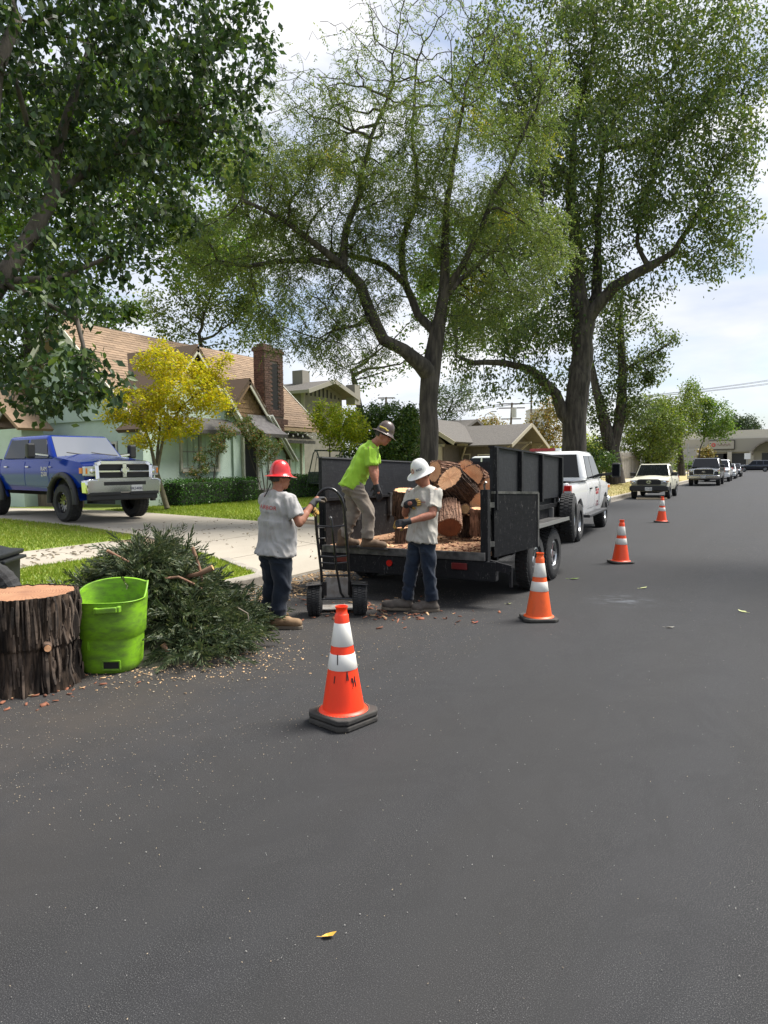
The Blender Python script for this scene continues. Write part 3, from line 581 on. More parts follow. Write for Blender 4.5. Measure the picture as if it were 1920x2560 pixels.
simple('garden_shrub', 'yellow green shrub beside the base of the elm', gp(1288, 1010, 58), ip(1285, 985, 58), [E_(1290, 980, 58, (1.3, 1.4, 1.1)), E_(1265, 960, 60, (1.2, 1.2, 1.4)), E_(1205, 990, 60, (1.6, 1.4, .8))], 330, m_leaf_yg, .2, .4, .45, 7, .1, .22, tip=.012, cat='shrub')
simple('garden_shrub', 'dark dense evergreen shrub behind the cab of the white work pickup', gp(1295, 1030, 46), ip(1295, 1010, 46), [E_(1292, 1000, 46, (1.2, 1, .9), 1.3), E_(1275, 985, 46, (.9, .9, .9)), E_(1315, 1000, 44, (.7, .7, .7))], 420, m_leaf_bush, .17, .3, .35, 8, .1, .18, tip=.01, cat='shrub')
simple('roadside_tree', 'bright green roadside tree behind the cream pickup', gp(1400, 1035, 66), ip(1400, 985, 66), [E_(1395, 905, 66, (2.6, 2.4, 2.6)), E_(1430, 930, 66, (2.4, 2.2, 2.2), 1.4), E_(1370, 960, 65, (1.7, 1.8, 1.3)), E_(1420, 985, 66, (2, 2, 1.0))], 1100, m_leaf_road, .24, .5, .6, 7, .3, .28, tip=.015, group=far)
simple('roadside_tree', 'olive toned roadside tree with a rough ivy trunk behind the cream pickup tail', gp(1472, 1028, 76), ip(1470, 970, 76), [E_(1460, 905, 76, (2.8, 2.6, 2.4)), E_(1490, 870, 76, (1.7, 2, 2.2)), E_(1430, 960, 75, (2, 2, 1.3)), E_(1472, 985, 76, (.9, .9, 1.5), .9), E_(1440, 900, 74, (2.4, 2.2, 2.2), 1.3)], 1200, m_leaf_road, .25, .55, .62, 7, .45, .28, tip=.016, group=far)
simple('roadside_tree', 'slender fresh green roadside tree above the dark parked pickup', gp(1505, 1025, 88), ip(1512, 970, 88), [E_(1530, 915, 88, (2.8, 2.6, 1.9)), E_(1505, 875, 88, (1.8, 2, 2.0)), E_(1560, 925, 88, (2.2, 2.2, 1.4)), E_(1495, 835, 88, (1.0, 1.3, 1.2), .6), E_(1545, 890, 88, (2.4, 2.2, 1.8))], 900, m_leaf_mid, .28, .6, .7, 6, .2, .3, tip=.018, group=far)
simple('roadside_tree', 'distant dark tree above the roof of the commercial building', gp(1600, 1000, 190), ip(1598, 950, 190), [E_(1600, 918, 190, (5, 4, 3)), E_(1575, 925, 190, (4.6, 4, 3.4)), E_(1620, 925, 190, (3, 3, 2))], 420, m_leaf_far, .6, 1.1, 1.3, 8, .5, .6, tip=.03, group=far)
simple('roadside_shrub', 'small yellow autumn shrub in front of the commercial building', gp(1524, 1010, 128), ip(1524, 995, 128), [E_(1524, 985, 128, (1.5, 1.4, 1.6))], 160, m_leaf_aut, .32, .5, .5, 7, .1, .3, tip=.015, cat='shrub')
simple('roadside_shrub', 'low green shrub on the verge by the ivy trunk', gp(1490, 1020, 100), ip(1490, 1012, 100), [E_(1490, 1012, 100, (2.6, 1.5, .9))], 160, m_leaf_mid, .3, .5, .5, 7, .1, .3, tip=.015, cat='shrub')
simple('garden_tree', 'tall dense tree behind the grey house seen through the locust twigs', (-30, 52, .5), ip(760, 800, 58), [E_(1010, 560, 58, (5, 4, 5)), E_(1080, 700, 60, (4, 4, 3)), E_(960, 640, 58, (3, 3, 3))], 500, m_leaf_mid, .34, .8, .9, 7, .4, .4, tip=.02, group=far)
simple('garden_tree', 'far left shade tree behind the street tree canopy', (-30, 10, .5), ip(100, 300, 28), [E_(100, 420, 28, (5, 4, 4)), E_(420, 430, 30, (2.8, 3, 2.6)), E_(430, 560, 30, (2.0, 2, 1.6)), E_(250, 250, 29, (4, 3, 3)), E_(470, 300, 31, (2.0, 2.2, 2.2), .9)], 1100, m_leaf_mid, .24, .5, .6, 7, .3, .28, tip=.014, group=far)
# --- hedges, roses, palm
def hedge(name, label, x0, x1, y0, y1, z0, z1, n):
    root = empty(name, ((x0+x1)/2, (y0+y1)/2, z0), 0, label, 'hedge', 'clipped hedges in front of the green house'); c = np.array(root.location)
    pts = []
    while len(pts) < n:
        p = [random.uniform(x0, x1), random.uniform(y0, y1), random.uniform(z0, z1)]
        d = min(p[0]-x0, x1-p[0], p[1]-y0, p[1]*0+y1-p[1], z1-p[2])
        if d < .13: pts.append(p)
    P = np.array(pts); P += RNG.normal(0, .025, P.shape)
    Vs, Fs = leaves_mesh('f', P, .055, .6, .0, 1.6); link_mesh('foliage', np_mesh('foliage', Vs-c, Fs), m_leaf_hedge, root)
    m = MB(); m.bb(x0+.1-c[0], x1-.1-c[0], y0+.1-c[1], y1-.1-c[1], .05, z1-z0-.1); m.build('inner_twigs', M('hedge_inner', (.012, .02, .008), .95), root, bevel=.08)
    for k in range(9):
        pass
    for k in range(8): m = MB(); yy = y0+(y1-y0)*(k+.5)/8-c[1]; m.cyl((0, yy, -.03), (0, yy+random.uniform(-.1, .1), .4), .018, n=5); m.build('stem', m_bark2, root)
    return root
hedge('hedge', 'longer clipped hedge left of the porch steps of the green house', -17.3, -16.3, 16.0, 19.9, .44, 1.32, 9000)
hedge('hedge', 'clipped hedge right of the porch steps behind the red helmeted worker', -16.9, -16.0, 21.3, 24.6, .44, 1.38, 7000)
m_rose = leafmat('rose_leaf', (.06, .12, .03), (.14, .19, .05), (.36, .16, .07), .35)
def rose(label, base, tips, n):
    lines = [[(*base, .03), (*tips[0], .01)]]+[[(*base, .02), (*((np.array(base)*.5+np.array(t_)*.5)+RNG.normal(0, .1, 3)), .014), (*t_, .007)] for t_ in tips[1:]]
    make_tree('rose_bush', label, skel(*lines), [(np.array(t_), (.38, .4, .35)) for t_ in tips], 330, None, m_rose, m_bark2, step=.1, kill=.10, per=16, rmax=.008, spread=.06, lsize=.075, tip=.0032, cat='shrub', group='leggy roses against the green house')
rose('leggy rose bush with copper tinted leaves beside the dark front door', gp(575, 1075, 24.5), [ip(560, 960, 24.6), ip(540, 930, 24.6), ip(590, 960, 24.3), ip(525, 915, 24.8), ip(570, 985, 24.4)], 0)
rose('climbing rose with green leaves growing up by the white double window', gp(455, 1050, 23.6), [ip(470, 960, 23.6), ip(440, 990, 23.4), ip(490, 930, 23.8), ip(495, 880, 24.2), ip(425, 1020, 23.2)], 0)
palm = empty('palm_tree', tuple(gp(1098, 1000, 120)), 0, 'small palm with drooping fronds by the utility pole', 'palm'); pc = np.array(palm.location)
pt = ip(1098, 940, 120)-pc; m = MB(); m.cyl((0, 0, -.1), tuple(pt), .22, .16, 8); m.build('trunk', m_bark, palm)
m = MB()
for k in range(16):
    a = 2*pi*k/16+random.uniform(-.2, .2); e = random.uniform(.2, 1.0); pr = Vector(pt)
    for q in range(9):
        f = q/9; d = Vector((cos(a)*(1-.3*f), sin(a)*(1-.3*f), e-2.2*f)).normalized(); nx = pr+d*.42; s = d.cross(Vector((0, 0, 1))).normalized()
        for sg in (-1, 1): m.add([pr, pr+s*sg*.4+Vector((0, 0, -.35)), pr+s*sg*.36+d*.1+Vector((0, 0, -.35)), pr+d*.12], [(0, 1, 2, 3)])
        pr = nx
m.build('crown', m_leaf_olive, palm)
# ================================================================== mint green house
m_mint = M('mint_stucco', (.47, .575, .50), .92, col2=(.40, .50, .425), vs=1.6, bmp=.7, bs=26)
m_trim = M('cream_trim', (.55, .54, .46), .7, col2=(.42, .41, .34), vs=5)
m_shin = M('tan_shingle', (.27, .185, .12), .9, col2=(.21, .145, .095), vs=9, rand=.16, bmp=.4, bs=80)
m_shinb = M('brown_shingle', (.23, .145, .075), .9, col2=(.17, .105, .055), vs=9, rand=.14, bmp=.4, bs=80)
m_shin_j = M('tan_shingle_course', (.27, .185, .12), .9, col2=(.21, .145, .095), vs=9, island=.16, bmp=.4, bs=80)
m_shinb_j = M('brown_shingle_course', (.23, .145, .075), .9, col2=(.17, .105, .055), vs=9, island=.14, bmp=.4, bs=80)
m_under = M('roof_underlay', (.09, .06, .04), .95)
m_eave = M('dark_eave', (.045, .04, .035), .9)
m_brick = M('red_brick', (.145, .08, .058), .9, col2=(.085, .048, .038), vs=14, rand=.30, bmp=.4, bs=60)
m_mortar = M('mortar', (.13, .105, .09), .95)
m_glassd = M('dark_window_glass', (.012, .013, .014), .12, 0, spec=.22)
m_awn = M('charcoal_awning', (.055, .05, .047), .85, col2=(.075, .07, .062), vs=5)
m_awn2 = M('grey_awning', (.16, .15, .145), .8, col2=(.11, .10, .10), vs=5)
m_wood = M('weathered_wood', (.10, .085, .07), .9, col2=(.16, .14, .115), vs=6, stretch=(1, 8, 8), bmp=.3)
m_black = M('dark_opening', (.012, .011, .011), .8)
hs = empty('green_house', (-19, 20, .55), 0, 'mint green stucco house with steep tan shingle roof and brick chimney', 'house')
HO = Vector(hs.location)
class HB(MB):
    def build(s, name, mat, parent=None, **k):
        s.v = [tuple(Vector(p)-HO) for p in s.v]; return MB.build(s, name, mat, parent or hs, **k)
RX, RZ, EX, EZ, Y0, Y1 = -22.0, 7.0, -18.25, 3.42, 16.2, 26.45
# walls
m = HB(); m.bb(-25.4, -18.75, Y0+.35, Y1-.35, .4, 3.42); m.build('wall', m_mint)
for y, s in ((Y0+.35, -1), (Y1-.35, 1)):
    m = HB(); m.prism([(-25.6, 3.4), (-18.5, 3.4), (RX, RZ-.14)], y-.1, y+.1, 'y'); m.build('gable_wall', m_mint)
m = HB(); m.bb(-30, -25.5, 15, 24, .4, 3.3); m.build('rear_wing_wall', m_mint)
m = HB(); m.bb(-26.5, -22.0, 14.5, 15.3, .4, 3.1); m.build('side_wing_wall', m_mint)
def shingles(p00, ux, uy, w, h, parent_name, mat, tw=.42, ex=.155, tri=None, budget=0, skipfn=None, mat2=None):
    """roof plane: p00 eave corner, ux unit vector along the eave, uy unit vector up the slope. Individual shingles up to budget."""
    p00, ux, uy = Vector(p00)-HO, Vector(ux).normalized(), Vector(uy).normalized(); nz = ux.cross(uy).normalized()
    if nz.z < 0: nz = -nz
    quad = tri or [(0, 0), (w, 0), (w, h), (0, h)]
    base = HB(); P = [p00+ux*a+uy*b_ for a, b_ in quad]; P2 = [p-nz*.09 for p in P]; n = len(P); base.v = [tuple(p+HO) for p in P+P2]
    base.f = [tuple(range(n)), tuple(range(2*n-1, n-1, -1))]+[(i, n+i, n+(i+1) % n, (i+1) % n) for i in range(n)]
    roof = base.build(parent_name, m_under)
    from mathutils.geometry import intersect_point_quad_2d
    def inside(a, b_):
        c = False; j = len(quad)-1
        for i in range(len(quad)):
            (x1, y1), (x2, y2) = quad[i], quad[j]
            if (y1 > b_) != (y2 > b_) and a < (x2-x1)*(b_-y1)/(y2-y1)+x1: c = not c
            j = i
        return c
    R3 = Matrix((ux, uy, nz)).transposed()
    def shape(tw_):
        t = MB(); k = .012; t.add([(0.004, 0, .016), (tw_-.004, 0, .016), (tw_-.004, ex+.02, .002), (.004, ex+.02, .002), (.004, 0, 0), (tw_-.004, 0, 0)], [(0, 1, 2, 3), (4, 5, 1, 0), (0, 3, 4), (1, 5, 2)]); return t
    me = shape(tw).mesh('shingle'); me.materials.append(mat); cnt = 0; rest = MB(); rows = int(h/ex)
    for r in range(rows+1):
        y = r*ex; x = -(tw*(.5 if r % 2 else 0))-random.uniform(0, .06)
        while x < w:
            a0, a1 = x, x+tw
            ok0, ok1 = inside(a0+.02, y+ex*.5), inside(a1-.02, y+ex*.5)
            if ok0 or ok1:
                full = ok0 and ok1; pos = p00+ux*a0+uy*y+nz*.002
                if full and cnt < budget and not (skipfn and skipfn(pos+HO)):
                    o = bpy.data.objects.new('shingle', me); COL.objects.link(o); o.parent = roof; o.matrix_local = Matrix.Translation(pos+nz*random.uniform(0, .004)) @ R3.to_4x4(); cnt += 1
                else:
                    s0, s1 = a0, a1
                    if not full:
                        for _ in range(12):
                            st = tw/12
                            if not inside(s0+.02, y+ex*.5): s0 += st
                            if not inside(s1-.02, y+ex*.5): s1 -= st
                        if s1-s0 < .03: x += tw; continue
                    sh = shape(s1-s0); T = Matrix.Translation(p00+ux*s0+uy*y+nz*(.002+random.uniform(0, .004))) @ R3.to_4x4(); rest.add([T @ Vector(v) for v in sh.v], sh.f)
            x += tw
    if rest.v:
        o = MB.build(rest, 'shingle_courses', mat2 or mat, roof); o['kind'] = 'stuff'
    return roof
sl = Vector((RX-EX, 0, RZ-EZ)); SL = sl.length; su = sl/SL

shingles((EX, Y0-.35, EZ), (0, 1, 0), su, Y1-Y0+.7, SL, 'roof', m_shin, budget=300, skipfn=lambda p: p.y > 21.3 or p.z < 4.25, mat2=m_shin_j)
m = HB(); m.slab([(RX, Y0-.35, RZ+.0), (RX, Y1+.35, RZ), (RX*2-EX, Y1+.35, EZ), (RX*2-EX, Y0-.35, EZ)], .1); m.build('rear_roof', m_shin_j)
m = HB()
for y in (Y0-.37, Y1+.37):
    for sg in (1, -1):
        e = (RX+sg*(EX-RX), y, EZ-.08); m.bar((RX, y, RZ-.09), e, .05, .22)
m.build('bargeboard', m_trim)
m = HB(); m.bb(EX-.01, EX+.04, Y0-.3, Y1+.3, EZ-.17, EZ-.03); m.build('eave_fascia', M('tan_fascia', (.38, .27, .16), .8))
m = HB()
for k in range(6): y = 23.9+.42*k; m.bar((-18.7, y, 3.3), (-18.22, y, 3.24), .06, .09)
m.build('rafter_tails', m_trim)
# side wing low roof at the far left
m = HB(); m.slab([(-21.7, 14.2, 3.1), (-21.7, 15.5, 3.1), (-23.6, 15.5, 4.6), (-23.6, 14.2, 4.6)], .1); m.slab([(-23.6, 14.2, 4.6), (-23.6, 15.5, 4.6), (-26.6, 15.5, 2.95), (-26.6, 14.2, 2.95)], .1); m.slab([(-25, 13.5, 3.3), (-25, 24, 3.3), (-28, 24, 5.0), (-28, 13.5, 5.0)], .1); m.build('side_roof', m_shin_j)
# ---- front gables
def gable(yc, zc, sl_, yr, yl, zr, zl, xf, xb, zsplit, nm):
    d = .12
    def zline(y): return zc-sl_*abs(y-yc)
    wy0, wy1 = yl+.25, yr-.25
    m = HB(); ys = yc+(zc-zsplit)/sl_; yL = yc-(zc-zsplit)/sl_
    poly = [(wy0, .4), (wy1, .4), (wy1, zline(wy1)-d)]
    if ys < wy1: poly += [(ys, zsplit-d)]
    if yL > wy0: poly += [(yL, zsplit-d)]
    poly += [(wy0, min(zsplit, zline(wy0))-d)]
    m.prism(poly, xb, xf-.25, 'x'); m.build('gable_wall', m_mint)
    a, b_ = max(wy0, yL), min(wy1, ys)
    m = HB(); m.prism([(a, zsplit-d-.01), (b_, zsplit-d-.01), (yc, zc-d-.02)], xb, xf-.23, 'x'); sh = m.build('gable_shingle_face', m_under)
    me = {}; rows = int((zc-zsplit)/.17)
    for r in range(rows+1):
        z = zsplit-d+r*.17; hw = (zc-d-z-.12)/sl_
        if hw < .1: continue
        y = yc-hw+random.uniform(0, .05)
        if r % 2: y -= .1
        while y < yc+hw-.04:
            w = min(random.uniform(.2, .34), yc+hw-y)
            if y < yc-hw: w -= (yc-hw-y); y = yc-hw
            if w > .05:
                t = HB(); t.add([(xf-.205, y+.004, z), (xf-.205, y+w-.006, z), (xf-.222, y+w-.006, z+.175), (xf-.222, y+.004, z+.175), (xf-.23, y+.004, z), (xf-.23, y+w-.006, z)], [(0, 1, 2, 3), (4, 5, 1, 0), (0, 3, 4), (1, 5, 2)]); t.build('shingle', m_shinb, sh)
            y += w
    xb0 = lambda z: EX-(z-EZ)/(RZ-EZ)*(EX-RX)
    for sg, ye, ze in ((1, yr, zr), (-1, yl, zl)):
        P = [(xf, yc, zc), (xf, ye, ze)]
        if ze < EZ: P += [(EX-.3, ye, ze), (EX, yc+sg*(zc-EZ)/sl_, EZ)]
        else: P += [(xb0(ze), ye, ze)]
        P += [(xb0(zc)-.05, yc, zc)]
        m = HB(); m.slab(P if sg < 0 else P[::-1], .07); rf = m.build('gable_roof', m_under)
        u = Vector((0, -sg*1, sl_)).normalized(); Lr = (Vector((0, ye-yc, ze-zc))).length; quad = []
        o3 = Vector((xf, ye, ze)); ux = Vector((-1, 0, 0))
        pl = [((p[0]-xf)*-1, (Vector((0, p[1]-ye, p[2]-ze)).dot(u))) for p in P]
        shingles(o3+Vector((0, 0, .012)), ux, u, max(p[0] for p in pl), max(p[1] for p in pl), 'gable_shingle_roof', m_shinb_j if nm == 2 else m_shin_j, tw=.36, tri=pl)
        m = HB(); m.bar((xf-.03, yc, zc-.1), (xf-.03, ye, ze-.1), .2, .05, up=(1, 0, 0)); m.build('bargeboard', m_trim if ze < 3 else m_shinb)
gable(18.1, 5.9, 1.154, 20.75, 15.5, 2.85, 2.9, -17.4, -18.8, 4.75, 1)
gable(20.7, 5.0, 1.10, 23.4, 19.7, 2.05, 3.9, -17.32, -18.8, 3.72, 2)
# white lower rake of the entry gable stands proud
m = HB(); m.bar((-17.26, 21.86, 3.72), (-17.26, 23.5, 1.92), .06, .14, up=(1, 0, 0)); m.bar((-17.30, 21.7, 3.72), (-17.30, 23.3, 1.94), .05, .1, up=(1, 0, 0)); m.build('rake_board', M('white_trim', (.62, .63, .58), .6))
m = HB(); m.bar((-17.36, 19.25, 4.53), (-17.36, 20.75, 2.8), .10, .14, up=(1, 0, 0)); m.build('rake_board', MATS['white_trim'])
# ---- windows (facing the street) : frame, sash muntins, panes
def window(x, y0, y1, z0, z1, cols, rows, name='window', frame=None, mat=None, face=(1, 0), HBc=None, par=None, curtain=None):
    HBc = HBc or HB; fm = frame or m_trim
    def B(m, a0, a1, d0, d1, b0, b1):
        if face == (1, 0): m.bb(x+d0, x+d1, a0, a1, b0, b1)
        else: m.bb(a0, a1, x-d1, x-d0, b0, b1)
    m = HBc(); f = .085
    B(m, y0-f, y0, -.05, .06, z0-f, z1+f); B(m, y1, y1+f, -.05, .06, z0-f, z1+f); B(m, y0, y1, -.05, .058, z1, z1+f); B(m, y0-.04, y1+.04, -.05, .09, z0-f-.02, z0-.002)
    fo = m.build('%s_frame' % name, fm, par)
    m = HBc(); n = 2 if cols > 3 else 1
    B(m, y0, y1, -.05, -.03, z0, z1); m.build('pane', mat or m_glassd, fo)
    m = HBc(); W_ = (y1-y0)/n
    for q in range(n):
        a0, a1 = y0+W_*q, y0+W_*(q+1)
        if q: B(m, a0-.06, a0+.06, -.028, .05, z0, z1)
        zm = (z0+z1)/2; B(m, a0, a1, -.03, .01, zm-.025, zm+.025); B(m, a0, a0+.05, -.03, .0, z0, z1); B(m, a1-.05, a1, -.03, .0, z0, z1); B(m, a0, a1, -.03, -.002, z0, z0+.05)
        for k in range(1, cols//n):
            c = a0+(a1-a0)*k/(cols//n); B(m, c-.012, c+.012, -.03, -.01, z0, z1)
        for k in range(1, rows):
            if rows % 2 == 0 and k == rows//2: continue
            c = z0+(z1-z0)*k/rows; B(m, a0, a1, -.03, -.012, c-.012, c+.012)
    m.build('sash', M('sash_paint', (.30, .31, .28), .6), fo)
    return fo
window(-17.64, 17.40, 19.15, 1.66, 2.86, 6, 4)
window(-17.56, 22.02, 22.42, 1.62, 2.4, 1, 1, mat=M('amber_pane', (.07, .045, .02), .2))
window(-18.74, 23.95, 24.75, 1.35, 2.75, 2, 4); window(-18.74, 25.0, 25.8, 1.35, 2.75, 2, 4)
window(Y0+.23, -20.6, -19.7, 2.0, 2.55, 3, 2, face=(0, -1))
# ---- front door in a dark recess
m = HB(); m.bb(-17.6, -17.54, 20.45, 21.2, .55, 2.85); dr = m.build('front_door', m_black)
m = HB(); m.bb(-17.56, -17.44, 21.2, 21.32, .55, 2.9); m.bb(-17.56, -17.44, 20.37, 20.45, .55, 2.9); m.build('door_frame', m_trim, dr)
def awning(x, y0, y1, zt, zb, out, mat, name='awning', curve=.0):
    m = HB(); n = 6; prof = []
    for k in range(n+1):
        f = k/n; prof.append((x+out*(f-curve*sin(pi*f)), zt+(zb-zt)*f))
    for (xa, za), (xb_, zb_) in zip(prof, prof[1:]): m.slab([(xa, y0, za), (xb_, y0, zb_), (xb_, y1, zb_), (xa, y1, za)], .012)
    for y in (y0, y1):
        m.slab([(x, y, zt)]+[(a, y, b_) for a, b_ in prof[1:]]+[(x, y, zb)], .01)
    ao = m.build(name, mat)
    m = HB(); k = int((y1-y0)/.12); w = (y1-y0)/k
    for i in range(k):
        ya = y0+i*w; m.slab([(x+out, ya, zb), (x+out, ya, zb-.1), (x+out, ya+w*.25, zb-.14), (x+out, ya+w*.75, zb-.14), (x+out, ya+w, zb-.1), (x+out, ya+w, zb)], .01)
    m.build('valance', m_awn, ao); return ao
awning(-17.6, 16.7, 19.75, 3.45, 3.0, .62, m_awn)
awning(-17.42, 20.62, 22.0, 3.7, 2.95, .85, m_awn2, curve=.22)
awning(-18.7, 23.75, 26.2, 3.2, 2.85, .5, M('dirty_awning', (.075, .068, .055), .9, col2=(.12, .11, .06), vs=4), curve=.1)
# ---- brick chimney
ch = None; m = HB(); cx0, cx1, cy0, cy1 = -18.15, -17.64, 21.95, 23.15
m.bb(cx0, cx1, cy0, cy1, .5, 6.3); chm = m.build('chimney', m_mortar)
m = HB(); m.bb(cx1-.02, cx1+.004, 22.42, 22.82, 4.0, 5.85); m.build('recess_panel', M('recess_black', (.016, .015, .015), .9), chm)  # flat near-black panel behind the brick faces, for the chimney's dark recess
bw, bh = .243, .088; bme = MB(); bme.bb(-.0, .028, .006, bw-.006, .006, bh-.006); bm_ = bme.mesh('brick'); bm_.materials.append(m_brick); nb = 0; rest = MB()
for r in range(48):
    z = 2.25+r*bh
    if 3.40 < z < 3.66: continue
    y = cy0-(bw/2 if r % 2 else 0)
    while y < cy1-.01:
        a, b_ = max(y, cy0), min(y+bw, cy1)
        if b_-a > .03 and not (22.37 < (a+b_)/2 < 22.87 and 3.98 < z < 5.93):
            px = cx1+random.uniform(-.006, .006)
            if b_-a > bw*.9 and nb < 285:
                o = bpy.data.objects.new('brick', bm_); COL.objects.link(o); o.parent = chm; o.location = Vector((px, a, z))-HO; nb += 1
            else: rest.bb(*( [px-HO.x, px+.028-HO.x, a+.006-HO.y, b_-.006-HO.y, z+.006-HO.z, z+bh-.006-HO.z]))
        y += bw
for k in range(16):
    y = cy0+k*.0906; rest.bb(cx1-HO.x, cx1+.03-HO.x, y+.006-HO.y, y+.085-HO.y, 3.42-HO.z, 3.65-HO.z)
for r in range(48):
    z = 2.25+r*bh; x = cx0-(bw/2 if r % 2 else 0)
    while x < cx1:
        a, b_ = max(x, cx0), min(x+bw, cx1)
        if b_-a > .03: rest.bb(a+.006-HO.x, b_-.006-HO.x, cy0-.028-HO.y, cy0-HO.y, z+.006-HO.z, z+bh-.006-HO.z)
        x += bw
o = MB.build(rest, 'brick_courses', M('red_brick_course', (.145, .08, .058), .9, col2=(.085, .048, .038), vs=14, island=.3, bmp=.4, bs=60), chm); o['kind'] = 'stuff'
m = HB(); m.bb(cx0-.06, cx1+.06, cy0-.06, cy1+.06, 6.3, 6.4); m.bb(cx0+.1, cx1-.1, cy0+.1, cy0+.7, 6.4, 6.6); m.build('chimney_cap', m_brick, chm)
# ---- porch steps
m = HB(); m.bb(-17.4, -16.5, 20.35, 21.5, .5, .86); st = m.build('porch_step', M('step_grey', (.14, .135, .13), .8)); m = HB(); m.bb(-16.5, -16.1, 20.3, 21.5, .5, .66); m.build('lower_step', MATS['step_grey'], st)
m = HB()
rngp = [( -17.2, 20.3, 3.0), (-17.2, 21.2, 3.05), (-17.0, 22.3, 2.9), (-17.15, 23.2, 2.2)]
# ---- string of bulbs along the eave of the right wing
m = HB(); m.tube([(-18.15, 23.4+.35*k, 3.18-.08*(k % 2)) for k in range(9)], .008, 4)
lw = m.build('light_string', m_black)
for k in range(9):
    mm = HB(); mm.ell((-18.15, 23.4+.35*k, 3.1-.08*(k % 2)), (.035, .035, .05), 8, 5); mm.build('bulb', M('bulb_white', (.7, .7, .66), .3), lw)
# ================================================================== fence and gate behind the blue pickup
fn = empty('board_fence', (-24, 15.0, .46), 0, 'weathered brown board fence behind the blue pickup', 'fence'); FO = Vector(fn.location)
for k in range(42):
    x = -30+k*.25; m = MB(); h = 1.35+random.uniform(-.03, .03); m.box(x-FO.x, 0, h/2, .235, .025, h); m.build('board', M('fence_board', (.13, .10, .07), .9, col2=(.19, .155, .115), vs=5, rand=.2, stretch=(6, 6, .6)), fn)
m = MB(); m.bb(-6, 4.5, .015, .07, .25, .35); m.bb(-6, 4.5, .015, .07, 1.05, 1.15); m.build('rail', m_wood, fn)
gt = empty('picket_gate', (-19.2, 15.3, .46), 0, 'dark pointed picket gate beside the green house', 'gate')
for k in range(8):
    m = MB(); x = (k-3.5)*.17; m.prism([(x-.075, .1), (x+.075, .1), (x+.075, 1.2), (x, 1.3), (x-.075, 1.2)], 0, .025, 'y'); m.build('picket', M('gate_black', (.025, .025, .03), .7), gt)
m = MB(); m.bb(-.65, .65, .03, .07, .3, .4); m.bb(-.65, .65, .03, .07, .95, 1.05); m.build('rail', MATS['gate_black'], gt)
# ================================================================== bench, porch swing
bn = empty('garden_bench', (-16.95, 22.15, .46), 0, 'weathered wooden bench under the small window of the green house', 'bench')
for k in range(3): m = MB(); m.bb(-.05+.13*k, .06+.13*k, -.6, .6, .42, .45); m.build('seat_slat', m_wood, bn)
for k in range(3): m = MB(); m.bb(-.12-.02*k, -.09-.02*k, -.6, .6, .56+.14*k, .68+.14*k); m.build('back_slat', m_wood, bn)
for y in (-.55, .55):
    for x in (-.08, .3): m = MB(); m.bb(x-.03, x+.03, y-.03, y+.03, 0, .98 if x < 0 else .42); m.build('leg', m_wood, bn)
sw = empty('porch_swing', (-15.6, 23.4, .46), 0, 'dark green metal garden swing with its canopy bar behind the left trailer wall', 'swing')
m_green = M('dark_green_metal', (.02, .04, .035), .5, col2=(.05, .06, .05), vs=8)
for y in (-.95, .95):
    m = MB(); m.tube([(.6, y, 0), (.1, y, 1.75), (.0, y, 1.85), (-.1, y, 1.75), (-.6, y, 0)], .025, 7); m.build('side_frame', m_green, sw)
m = MB(); m.cyl((0, -1.0, 1.86), (0, 1.0, 1.86), .028, n=8); m.build('top_bar', m_green, sw)
m = MB(); m.bar((-.25, -.75, .55), (-.25, .75, .55), .45, .05); m.bar((-.5, -.75, .8), (-.5, .75, .8), .05, .45); m.build('seat', m_green, sw, bevel=.02)
m = MB(); m.add([(-.1, -.2, .75), (.35, -.2, .72), (.4, .7, .95), (-.1, .75, 1.0)], [(0, 1, 2, 3)]); m.build('cushion', M('beige_cushion', (.45, .42, .35), .9), sw)
for y in (-.8, .8): m = MB(); m.cyl((0, y, 1.85), (-.25, y, .6), .012, n=5); m.build('hanger', m_green, sw)
# ================================================================== grey two storey house
m_grey = M('grey_siding', (.165, .155, .135), .85, col2=(.13, .122, .105), vs=3)
m_gtrim = M('warm_grey_trim', (.22, .205, .175), .8); m_groof = M('grey_roof_shingle', (.11, .10, .088), .9, col2=(.08, .073, .066), vs=7, bmp=.5, bs=50)
gh = empty('grey_house', (-23, 38, .55), 0, 'grey two storey clapboard house behind the green house', 'house'); GO = Vector(gh.location)
class GB(MB):
    def build(s, name, mat, parent=None, **k):
        s.v = [tuple(Vector(p)-GO) for p in s.v]; return MB.build(s, name, mat, parent or gh, **k)
gx0, gx1, gy0, gy1 = -36, -25.1, 34.9, 39.3
m = GB(); m.bb(gx0, gx1, gy0, gy1, .4, 6.45); m.build('wall', m_grey)
for k in range(42):
    z = 3.6+.155*k
    if z > 6.3: break
    m = GB(); m.add([(gx1, gy0-.03, z), (gx0, gy0-.03, z), (gx0, gy0-.006, z+.15), (gx1, gy0-.006, z+.15), (gx1, gy0, z), (gx0, gy0, z)], [(0, 1, 2, 3), (4, 5, 1, 0)]); m.build('clapboard', m_grey)
m = GB()
for x in (gx0, -28.2, gx1): m.bb(x-.11, x+.11, gy0-.06, gy0+.05, 3.4, 6.3)
m.build('corner_board', m_gtrim)
yr = (gy0+gy1)/2
m = GB(); m.prism([(gy0, 6.45), (gy1, 6.45), (yr, 7.0)], gx1-.3, gx1+.0, 'x'); m.build('gable_wall', m_grey)
m = GB(); m.slab([(gx0-.4, gy0-.65, 6.3), (gx1+.9, gy0-.65, 6.3), (gx1+.9, yr, 7.15), (gx0-.4, yr, 7.15)], .14); m.slab([(gx0-.4, yr, 7.15), (gx1+.9, yr, 7.15), (gx1+.9, gy1+.65, 6.3), (gx0-.4, gy1+.65, 6.3)], .14); m.build('roof', m_groof)
